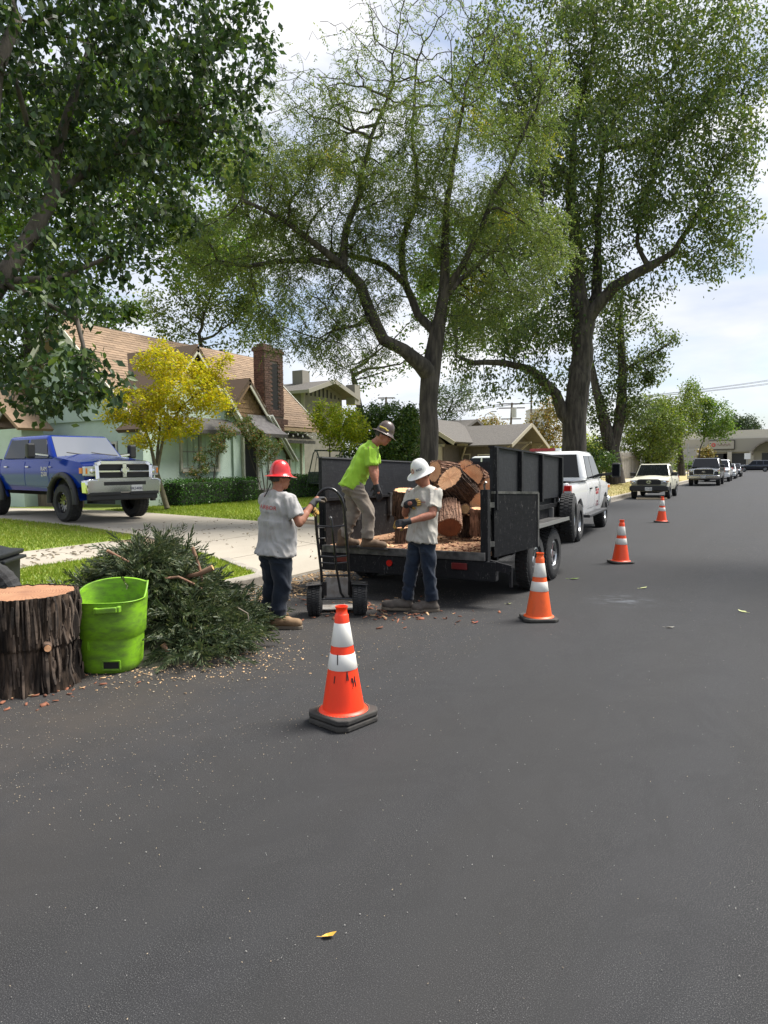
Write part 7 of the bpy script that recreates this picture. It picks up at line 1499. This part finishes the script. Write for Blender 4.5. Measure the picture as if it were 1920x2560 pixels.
def hat(parent, c, fwd, up, mat, r=.135, band=True):
    up = Vector(up).normalized(); f = Vector(fwd); f = (f-up*f.dot(up)).normalized(); s = up.cross(f)
    T = Matrix.Translation(c) @ Matrix((f, s, up)).transposed().to_4x4()
    K_ = .78
    prof = [(.0, .152), (.03, .150), (.065, .138), (.095, .112), (.116, .075), (.126, .03), (.130, .0)]
    m = MB(); vs, fs = [], []; n = 40
    brim = [(.133, -.004), (.150, -.012), (.178, -.020), (.192, -.024), (.194, -.028), (.176, -.026), (.146, -.018), (.128, -.012)]
    full = prof+brim+[(.122, .0), (.11, .06), (.08, .115), (0, .14)]
    for rr, z in full:
        rr, z = rr*K_, z*.92
        for k in range(n):
            a = 2*pi*k/n; x = rr*cos(a)*1.10*(1.05 if (rr > .14*K_ and cos(a) > .2) else 1); y = rr*sin(a)*.98; zz = z-(.020*max(0, cos(a))**2 if rr > .14*K_ else 0)
            rid = .004*math.exp(-(y/.02)**2)*(rr < .115*K_)+.003*math.exp(-((abs(y)-.05)/.012)**2)*(rr < .12*K_); vs.append(T @ Vector((x, y, zz+rid)))
    for j in range(len(full)-1):
        for k in range(n): l = (k+1) % n; fs.append((j*n+k, j*n+l, (j+1)*n+l, (j+1)*n+k))
    m.add(vs, fs); h = m.build('hard_hat', mat, parent, smooth=60)
    m = MB(); m.tube([T @ Vector((.100*cos(a), .084*sin(a), -.030)) for a in np.linspace(0, 2*pi, 22, endpoint=False)], .011, 6, closed=True); m.build('head_band', m_plast, h)
    m = MB(); m.cyl(T @ Vector((-.125, 0, -.04)), T @ Vector((-.10, 0, -.04)), .026, n=16); m.build('ratchet_knob', m_plast, h)
    return h, T
def head(c, fwd, up, jaw=1.0):
    up = Vector(up).normalized(); f = Vector(fwd); f = (f-up*f.dot(up)).normalized(); s = up.cross(f); A = (f, s, up); c = Vector(c)
    P = [('e', c+up*.02, (.100, .077, .105), A), ('e', c+f*.022-up*.052, (.068, .058, .062), A), ('e', c+f*.048-up*.085, (.036, .036, .028), A), ('e', c+f*.098-up*.012, (.018, .013, .022), A), ('e', c+f*.088+up*.012, (.014, .011, .020), A), ('c', c+f*.078+s*.030+up*.035, c+f*.078-s*.030+up*.035, .016, .016)]
    for q in (1, -1): P += [('e', c+s*q*.076-f*.006-up*.008, (.020, .010, .032), A), ('e', c+f*.062+s*q*.040-up*.02, (.026, .022, .024), A)]
    P += [('c', c+f*.090+s*.018-up*.050, c+f*.090-s*.018-up*.050, .0075, .0075), ('c', c+f*.087+s*.016-up*.062, c+f*.087-s*.016-up*.062, .008, .008)]
    return P, A
def face_bits(parent, c, A, glasses=True):
    f, s, up = A; c = Vector(c)
    if glasses:
        m = MB()
        for q in (1, -1): m.ell(c+f*.088+s*q*.034+up*.012, (.012, .030, .020), 12, 8, Matrix(A).transposed())
        g = m.build('sunglasses', M('dark_lens', (.012, .012, .014), .08, coat=.6), parent); m = MB(); m.tube([c+f*.098+s*.008+up*.018, c+f*.098-s*.008+up*.018], .004, 5)
        for q in (1, -1): m.tube([c+f*.088+s*q*.062+up*.016, c+f*.04+s*q*.082+up*.014, c-f*.012+s*q*.083+up*.006], .0035, 5)
        m.build('frame', m_plast, g)
    m = MB(); m.tube([c+f*.0985+s*.020-up*.0565, c+f*.102-up*.0560, c+f*.0985-s*.020-up*.0565], .003, 6); m.build('mouth', M('lip', (.20, .07, .055), .6), parent)
def hand_prims(w, d, palm_n, curl, spread=.018, L_=.085, gloved=1.08, thumb=1):
    """palm and five bent fingers; w wrist, d along the fingers, palm_n out of the palm"""
    d = Vector(d).normalized(); pn = Vector(palm_n); pn = (pn-d*pn.dot(d)).normalized(); s = d.cross(pn)*thumb; w = Vector(w); k = w+d*L_; P = [('c', w, w+d*.03, .030, .034)]; tips = []
    for i, x in enumerate((.030, .010, -.010, -.030)): P.append(('c', w+d*.02+s*x*.7, k+s*x, .019, .0145))
    for i, (x, ln) in enumerate(zip((.030, .010, -.010, -.030), (.074, .082, .076, .060))):
        a = curl*(1+.06*i); p0 = k+s*x; d1 = (d*cos(a*.6)+pn*sin(a*.6)).normalized(); p1 = p0+d1*ln*.45; d2 = (d*cos(a*1.5)+pn*sin(a*1.5)).normalized(); p2 = p1+d2*ln*.32; d3 = (d*cos(a*2.1)+pn*sin(a*2.1)).normalized(); p3 = p2+d3*ln*.26
        P += [('c', p0, p1, .0125, .0115), ('c', p1, p2, .0115, .0105), ('c', p2, p3, .0105, .009)]; tips.append((p1, p2, p3))
    t0 = w+d*.028+s*.026; td = (d*.62+s*.62+pn*.45).normalized(); t1 = t0+td*.042; t2 = t1+(td*.8+pn*.5+d*.3).normalized()*.034
    P += [('c', t0, t1, .016, .0135), ('c', t1, t2, .0135, .0105)]; return P, tips, (t1, t2)
def glove(parent, w, d, pn, curl, mat, back=None, tipmat=None, thumb=1, cuff=None):
    P, tips, th = hand_prims(w, d, pn, curl, thumb=thumb); dd = Vector(d).normalized(); cu = Vector(cuff) if cuff is not None else -dd
    P.append(('f', Vector(w)+cu*.045, Vector(w)+dd*.02, .036, .034)); g = blob('glove', P, .0055, mat, parent, smooth=2)
    if tipmat:
        m = MB()
        for a, b_, c in tips: m.tube([a.lerp(b_, .2), b_, c], [.0128, .0122, .0108], 8); m.ell(c, .0108, 8, 6)
        m.tube([th[0], th[1]], [.0145, .0118], 8); m.ell(th[1], .0118, 8, 6); m.build('finger_coating', tipmat, g, smooth=60)
    return g
def boot(parent, ankle, toe, mat, sole, heel_z=0.0, roll=0.0):
    a, t = Vector(ankle), Vector(toe); d = (t-a); d.z = 0; L_ = d.length; d.normalize(); z0 = heel_z; A = Vector((a.x, a.y, z0)); up = Vector((0, 0, 1)); s = up.cross(d)
    td = (t.z-z0-.055)
    def Q(f, h): return A+d*(f)+up*(h+max(0, f)/max(L_, .01)*td)
    P = [('c', A+up*.20-d*.005, A+up*.07-d*.01, .058, .054), ('c', Q(-.02, .066), Q(L_*.45, .078), .054, .054), ('c', Q(L_*.35, .070), Q(L_-.05, .060), .052, .050), ('c', Q(L_*.6, .05)+s*.018, Q(L_-.06, .045)+s*.012, .04, .036), ('c', Q(-.045, .05), Q(-.02, .08), .042, .044)]
    b = blob('boot', P, .009, mat, parent, smooth=3); n = 9; m = MB(); ring = []
    for f, w in ((-.085, .028), (-.06, .040), (0, .043), (L_*.45, .042), (L_*.75, .051), (L_-.03, .044), (L_+.002, .022)): ring.append((f, w))
    top = [Q(f, .034)+s*w for f, w in ring]+[Q(f, .034)-s*w for f, w in ring[::-1]]; bot = [p-up*.033 for p in top]; k = len(top)
    m.add(top+bot, [tuple(range(k)), tuple(range(2*k-1, k-1, -1))]+[(i, k+i, k+(i+1) % k, (i+1) % k) for i in range(k)]); m.build('sole', sole, b, bevel=.006)
    m = MB()
    for q in range(4): c = Q(L_*.28+.024*q, .125-.012*q-.004*q); m.tube([c-s*.026, c+up*.006, c+s*.026], .0035, 5)
    m.build('laces', M('boot_lace', (.16, .13, .10), .9), b); return b
def person(label, origin, J, fwd, headup, headf, mats, shirt_hem, z0=0.0, belly=0.0, hatm=None, lean=None, glasses=True, foldamp=.017, wide=1.0, hemdrop=0.0):
    O = Vector(origin); R = empty('person', tuple(O), 0, label, 'person', 'tree crew at work around the trailer')
    def W(p): return RV*p[0]+BV*p[1]+UV*p[2]                      # local to the empty at the feet
    J = {k: W(v) for k, v in J.items()}; F = W(fwd).normalized(); HU = W(headup).normalized(); HF = W(headf).normalized(); S_ = UV.cross(F).normalized()   # S_ = left
    hp, HA = head(J['head'], HF, HU); hc = J['head']
    chest = J['chest']; pel = J['pelvis']; nk = J['neck']; sp = (chest-pel).normalized(); sf = (F-sp*F.dot(sp)).normalized(); ss = sp.cross(sf); TA = (sf, ss, sp)
    P = list(hp)+[('c', nk-sp*.03, hc-HU*.05-HF*.015, .060, .054), ('e', chest, (.105, .155, .15), TA), ('e', (chest+pel)/2, (.10, .14, .16), TA), ('e', pel, (.105, .15, .12), TA)]
    arms, slv = [], []
    for q in ('L', 'R'):
        sh, el, wr, hd = J['sh'+q], J['el'+q], J['wr'+q], J['hd'+q]; P += [('c', nk-sp*.06, sh, .06, .058), ('c', sh, el, .052, .043), ('c', el, wr, .043, .029), ('c', el.lerp(wr, .12), el.lerp(wr, .45), .047, .042), ('c', wr, wr+(hd-wr).normalized()*.06, .027, .026)]
    for q in ('L', 'R'):
        P += [('c', J['hip'+q], J['kn'+q], .085, .06), ('c', J['kn'+q], J['an'+q], .058, .042)]
    body = blob('body', P, .0095, mats['skin'], R, smooth=3)
    face_bits(R, hc, HA, glasses)
    # hair around the back and sides below the hat
    f, s, up = HA; m = [('e', hc+up*.022-f*.012, (.100, .082, .098), HA)]; hr = blob('hair', m, .008, m_hair, R, smooth=1); me = hr.data; bm = bmesh.new(); bm.from_mesh(me)
    dl = [v for v in bm.verts if (v.co-hc).dot(f) > .035 or (v.co-hc).dot(up) < -.035 or ((v.co-hc).dot(f) > -.035 and (v.co-hc).dot(up) < .012)]; bmesh.ops.delete(bm, geom=dl, context='VERTS'); bm.to_mesh(me); bm.free()
    # shirt
    w = wide; mid = chest.lerp(pel, .5); hem = J['hem']; P = [('e', chest+sp*.02, (.132*w, .195*w, .15), TA), ('e', chest-sp*.10, (.135*w, .185*w, .16), TA), ('e', mid+sf*belly*.6, ((.135+belly*.5)*w, (.175+belly*.35)*w, .18), TA)]
    for q in ('L', 'R'):
        sh, el = J['sh'+q], J['el'+q]; P += [('c', nk-sp*.035, sh, .070, .066), ('f', sh-(el-sh).normalized()*.03, sh.lerp(el, .72), .069, .078), ('c', chest+sp*.05, sh, .11, .068)]
    P.append(('f', nk-sp*.04, nk+sp*.012+HU*.004, .078, .068))
    m = MB(); n = 26; vs, fs = [], []; lev = [(mid+sp*.08, .132*w+belly*.3, .185*w+belly*.15, 0), (mid, .136*w+belly*.55, .182*w+belly*.3, belly*.55), (mid.lerp(hem, .5), .138*w+belly*.6, .184*w+belly*.32, belly*.6), (hem, .166*w+belly*.45, .206*w+belly*.25, belly*.12)]
    for c, rx, ry, off in lev:
        for k in range(n): a = 2*pi*k/n; vs.append(c+sf*(rx*cos(a)+off)+ss*ry*sin(a)-UV*hemdrop*max(0, -cos(a))*(c is hem))
    for j in range(3):
        for k in range(n): l = (k+1) % n; fs.append((j*n+k, j*n+l, (j+1)*n+l, (j+1)*n+k))
    fs += [tuple(range(n-1, -1, -1)), tuple(3*n+k for k in range(n))]
    # the skirt of the shirt joins the remesh as an extra closed tube
    P.append(('raw', vs, fs))
    sh_ = blob('shirt', P, .0115, mats['shirt'], R, 3, (foldamp*.95, 6.5, (1.1, 1.1, .6)))
    # trousers
    P = [('e', pel+sp*.02, (.108*w, .150*w, .09), TA), ('e', pel-sp*.07, (.124*w, .165*w, .115), TA)]; tw = mats.get('leg', 1.0)
    for q in ('L', 'R'):
        hip, kn, an = J['hip'+q], J['kn'+q], J['an'+q]; P += [('c', hip, kn, .108*tw*w, .084*tw), ('c', kn, kn.lerp(an, .6), .084*tw, .074*tw), ('f', kn.lerp(an, .45), an+(kn-an).normalized()*.035, .076*tw, .079*tw)]
    blob('trousers', P, .0115, mats['pants'], R, 2, (.013, 6.0, (.55, .55, 1.9)))
    hatc = hc+HU*.050
    h, T = hat(R, hatc, HF, HU, hatm); return R, J, T, h, body, (TA, HA)

# --- red helmet: back to the viewer, right hand on the hand truck
s_ = 208.; dx = lambda u, u0: (u-u0)/s_
O1 = Vector(ip(600, 1352, 7.2)); O1.z = 0
J = dict(head=(.055, -.05, 1.535), neck=(.02, 0, 1.39), chest=(.015, 0, 1.20), pelvis=(-.02, 0, .86), hem=(-.02, .0, .755), shR=(.165, .10, 1.315), elR=(.262, .13, 1.085), wrR=(.395, -.02, 1.285), hdR=(.46, -.07, 1.36), shL=(-.12, -.12, 1.315), elL=(.06, -.30, 1.10), wrL=(.30, -.24, 1.20), hdL=(.38, -.2, 1.23),
 hipL=(-.075, -.05, .80), hipR=(.045, .05, .80), knL=(-.055, -.09, .45), knR=(.075, .06, .46), anL=(-.12, -.10, .10), anR=(-.005, .08, .09))
R1, J1, T1, H1, B1, ax1 = person('worker in a red hard hat and grey shirt holding the hand truck, seen from behind', O1, J, (.62, -.78, 0), (.02, 0, 1), (.86, -.5, -.03), dict(skin=m_skin, shirt=m_tee, pants=m_jean, leg=1.10), .75, belly=.065, hatm=M('red_helmet', (.62, .016, .02), .28, 0, coat=.5, col2=(.50, .02, .02), vs=5), wide=1.04)
boot(R1, J1['anR'], J1['anR']+RV*.275+BV*.03-UV*.035, m_boot, m_sole); boot(R1, J1['anL'], J1['anL']+RV*.20-BV*.16-UV*.045, m_boot, m_sole)
glove(R1, J1['wrR'], RV*.72-BV*.45+UV*.52, RV*.35-UV*1+BV*-.2, .85, m_gl, tipmat=M('glove_tip', (.10, .075, .05), .8), thumb=-1, cuff=(J1['elR']-J1['wrR']).normalized())
glove(R1, J1['wrL'], RV*.9+BV*.25+UV*.1, BV*.4+RV*.3-UV*.3, .8, m_gl, tipmat=m_gly, cuff=(J1['elL']-J1['wrL']).normalized())
f, s, up = ax1[0]
def print_on(parent, txt, size, centre, right, upv, mat, nm='shirt_print'):
    right = Vector(right).normalized(); upv = (Vector(upv)-right*Vector(upv).dot(right)).normalized(); n = right.cross(upv); text_mesh(txt, size, Matrix.Translation(centre) @ Matrix((right, upv, n)).transposed().to_4x4(), parent, mat, nm, .004)
bk = -f; rt = s*-1
from mathutils.bvhtree import BVHTree
def cling(parent, cloth, txt, size, a, z, slope, mat, side=1):
    """print lettering onto the cloth: every vertex is laid on the fabric below it"""
    me0 = cloth.data; bv = BVHTree.FromPolygons([v.co.copy() for v in me0.vertices], [tuple(p.vertices) for p in me0.polygons])
    o = text_mesh(txt, size, Matrix.Identity(4), parent, mat, 'shirt_print', 0.0); bm = bmesh.new(); bm.from_mesh(o.data); bmesh.ops.triangulate(bm, faces=bm.faces[:]); bmesh.ops.subdivide_edges(bm, edges=bm.edges[:], cuts=1)
    for v in bm.verts:
        q = RV*(a+v.co.x*cos(slope)-v.co.y*sin(slope))+UV*(z+v.co.x*sin(slope)+v.co.y*cos(slope)); h = bv.ray_cast(q+BV*side*1.0, -BV*side)
        v.co = (h[0] if h[0] is not None else q)+BV*side*.004
    bm.to_mesh(o.data); bm.free()
shirt1 = [o for o in R1.children if o.name.startswith('shirt')][0]
cling(R1, shirt1, 'ARBOR', .058, -.055, 1.245, -.12, M('red_ink', (.42, .035, .03), .8)); cling(R1, shirt1, 'TREE SERVICE', .018, -.058, 1.195, -.10, M('grey_ink', (.25, .25, .27), .8))
m = MB(); p = Vector(J1['head']); m.tube([p-f*.10+s*.04-UV*.06, p-f*.13+s*.05-UV*.13, p-f*.17+s*.06-UV*.20], .006, 5); m.build('hat_strap', m_plast, R1)
# --- white helmet: facing left, looking down
O2 = Vector(ip(905, 1320, 7.9)); O2.z = 0
J = dict(head=(.045, .05, 1.545), neck=(.095, .0, 1.405), chest=(.075, 0, 1.225), pelvis=(.045, 0, .90), hem=(.04, .01, .79), shL=(.205, .12, 1.335), elL=(.145, .25, 1.11), wrL=(-.135, .31, 1.04), hdL=(-.25, .31, 1.015), shR=(-.055, -.11, 1.335), elR=(-.135, -.10, 1.10), wrR=(-.135, .10, 1.225), hdR=(-.06, .16, 1.24),
 hipL=(.095, .06, .83), hipR=(.0, -.06, .83), knL=(.115, .06, .44), knR=(-.085, -.05, .45), anL=(.145, .05, .095), anR=(-.135, -.03, .095))
R2, J2, T2, H2, B2, ax2 = person('worker in a white hard hat and dusty cream shirt looking down at his gloves', O2, J, (-.72, .69, 0), (-.30, .28, .92), (-.80, .40, -.45), dict(skin=m_skin2, shirt=m_tee2, pants=m_jean2, leg=.92), .79, hatm=M('white_helmet', (.66, .66, .64), .3, 0, coat=.4, col2=(.55, .54, .50), vs=6), wide=.98)
boot(R2, J2['anL'], J2['anL']-RV*.235+BV*.03-UV*.04, m_bootd, m_sole); boot(R2, J2['anR'], J2['anR']-RV*.29+BV*.02-UV*.02, m_bootd, m_sole)
glove(R2, J2['wrL'], RV*-.96+BV*.1-UV*.14, RV*-.1+UV*-.35+BV*-.6, .55, m_glb, tipmat=m_gly, cuff=(J2['elL']-J2['wrL']).normalized())
glove(R2, J2['wrR'], RV*.72+BV*.35+UV*.12, -BV*.9+RV*.2, .35, m_glb, tipmat=m_gly, cuff=(J2['elR']-J2['wrR']).normalized(), thumb=-1)
def hat_text(T, parent, txt, size, a, z, mat, r=.128*.78):
    p = Vector((1.10*r*cos(a), .98*r*sin(a), z)); n = Vector((cos(a), sin(a), .35)).normalized(); rgt = Vector((-sin(a), cos(a), 0)); u = n.cross(rgt); Mx = T @ (Matrix.Translation(p+n*.003) @ Matrix((rgt, u, n)).transposed().to_4x4()); return text_mesh(txt, size, Mx, parent, mat, 'hat_lettering', .002)
hat_text(T2, H2, 'RICK', .034, 1.02, .045, m_ink); 
p = Vector((1.10*.099*cos(.22), .98*.099*sin(.22), .042)); n_ = Vector((cos(.22), sin(.22), .35)).normalized(); rg = Vector((-sin(.22), cos(.22), 0)); u_ = n_.cross(rg); mm_ = T2 @ Matrix.Translation(p+n_*.003) @ Matrix((rg, u_, n_)).transposed().to_4x4()
m = MB(); m.tube([mm_ @ Vector((.016*cos(a)*(1 if sin(a) < 0 else 1-.55*sin(a)), .024*sin(a), 0)) for a in np.linspace(0, 2*pi, 18, endpoint=False)], .0035, 5, closed=True); m.build('hat_emblem', M('emblem_red', (.40, .07, .03), .6), H2)
shirt2 = [o for o in R2.children if o.name.startswith('shirt')][0]
cling(R2, shirt2, 'ARBOR', .020, .045, 1.245, -.08, MATS['red_ink'])
# --- lime shirt: on the trailer deck, stooping to the right
O3 = Vector(ip(780, 1180, 8.75)); O3.z = .62
J = dict(head=(.300, .06, 1.405), neck=(.165, .0, 1.31), chest=(.09, 0, 1.155), pelvis=(-.085, 0, .84), hem=(-.125, .0, .765), shR=(.145, .175, 1.215), elR=(.160, .21, .965), wrR=(.215, .20, .765), hdR=(.25, .2, .6), shL=(.17, -.17, 1.235), elL=(.19, -.2, .99), wrL=(.20, -.12, .80), hdL=(.2, -.1, .7),
 hipR=(-.07, .075, .80), hipL=(-.12, -.075, .80), knR=(.105, .09, .475), knL=(-.085, -.08, .46), anR=(.075, .10, .095), anL=(-.235, -.05, .105))
R3, J3, T3, H3, B3, ax3 = person('worker in a lime green shirt and dark brown hard hat stooping on the trailer deck', O3, J, (.97, .12, -.22), (.42, 0, .92), (.86, .12, -.50), dict(skin=m_skin2, shirt=m_lime, pants=m_khaki, leg=1.0), .76, hatm=M('maroon_helmet', (.045, .026, .024), .38, .1, coat=.25, col2=(.085, .06, .05), vs=7), wide=1.0, hemdrop=.03)
boot(R3, J3['anR'], J3['anR']+RV*.255+BV*.03-UV*.055, m_bootb, m_soled); boot(R3, J3['anL'], J3['anL']+RV*.22+BV*.02-UV*.045, m_bootb, m_soled)
glove(R3, J3['wrR'], RV*.25-UV*.97, RV*-.2-BV*.8, .3, m_glb, thumb=-1, cuff=(J3['elR']-J3['wrR']).normalized()); glove(R3, J3['wrL'], RV*.1-UV*.97, RV*-.2+BV*.8, .4, m_glb, cuff=(J3['elL']-J3['wrL']).normalized())
m = MB(); m.tube([T3 @ Vector((1.115*.1*cos(a), .995*.1*sin(a), .022+.012*(a < -1.5))) for a in np.linspace(-2.3, -1.15, 7)], .011, 6); m.build('hat_sticker', M('yellow_sticker', (.48, .38, .06), .6), H3)
# ================================================================== tidy: pieces that stand apart become parts of their own
def split_loose(o, nm):
    bm = bmesh.new(); bm.from_mesh(o.data); bm.verts.ensure_lookup_table(); seen = set(); isl = []
    for v in bm.verts:
        if v.index in seen: continue
        st = [v]; grp = []; seen.add(v.index)
        while st:
            a = st.pop(); grp.append(a.index)
            for e in a.link_edges:
                b = e.other_vert(a)
                if b.index not in seen: seen.add(b.index); st.append(b)
        isl.append(set(grp))
    if len(isl) < 2: bm.free(); return
    polys = [[v.index for v in f.verts] for f in bm.faces]; co = [tuple(v.co) for v in bm.verts]; sm = [f.smooth for f in bm.faces]; bm.free()
    mats = list(o.data.materials)
    for k, g in enumerate(isl):
        idx = {v: i for i, v in enumerate(sorted(g))}; me = bpy.data.meshes.new(nm); me.from_pydata([co[v] for v in sorted(g)], [], [[idx[v] for v in p] for p in polys if p[0] in g]); me.update()
        for m_ in mats: me.materials.append(m_)
        if k == 0: o.data = me; o.name = nm
        else: c = o.copy(); c.data = me; COL.objects.link(c)
for _n, _s in (('bargeboard', 'bargeboard'), ('porch_bargeboard', 'bargeboard'), ('corner_board', 'corner_board'), ('rafter_tails', 'rafter_tail'), ('fender', 'fender'), ('rail', 'rail'), ('chassis', 'chassis_beam'), ('side_roof', 'side_roof'), ('porch_roof', 'porch_roof'), ('upper_roof', 'upper_roof'), ('bracket', 'bracket'), ('rake_board', 'rake_board'), ('door_frame', 'door_frame')):
    for o in [o for o in bpy.data.objects if o.type == 'MESH' and o.name.split('.')[0] == _n and o.parent]:
        split_loose(o, _s)
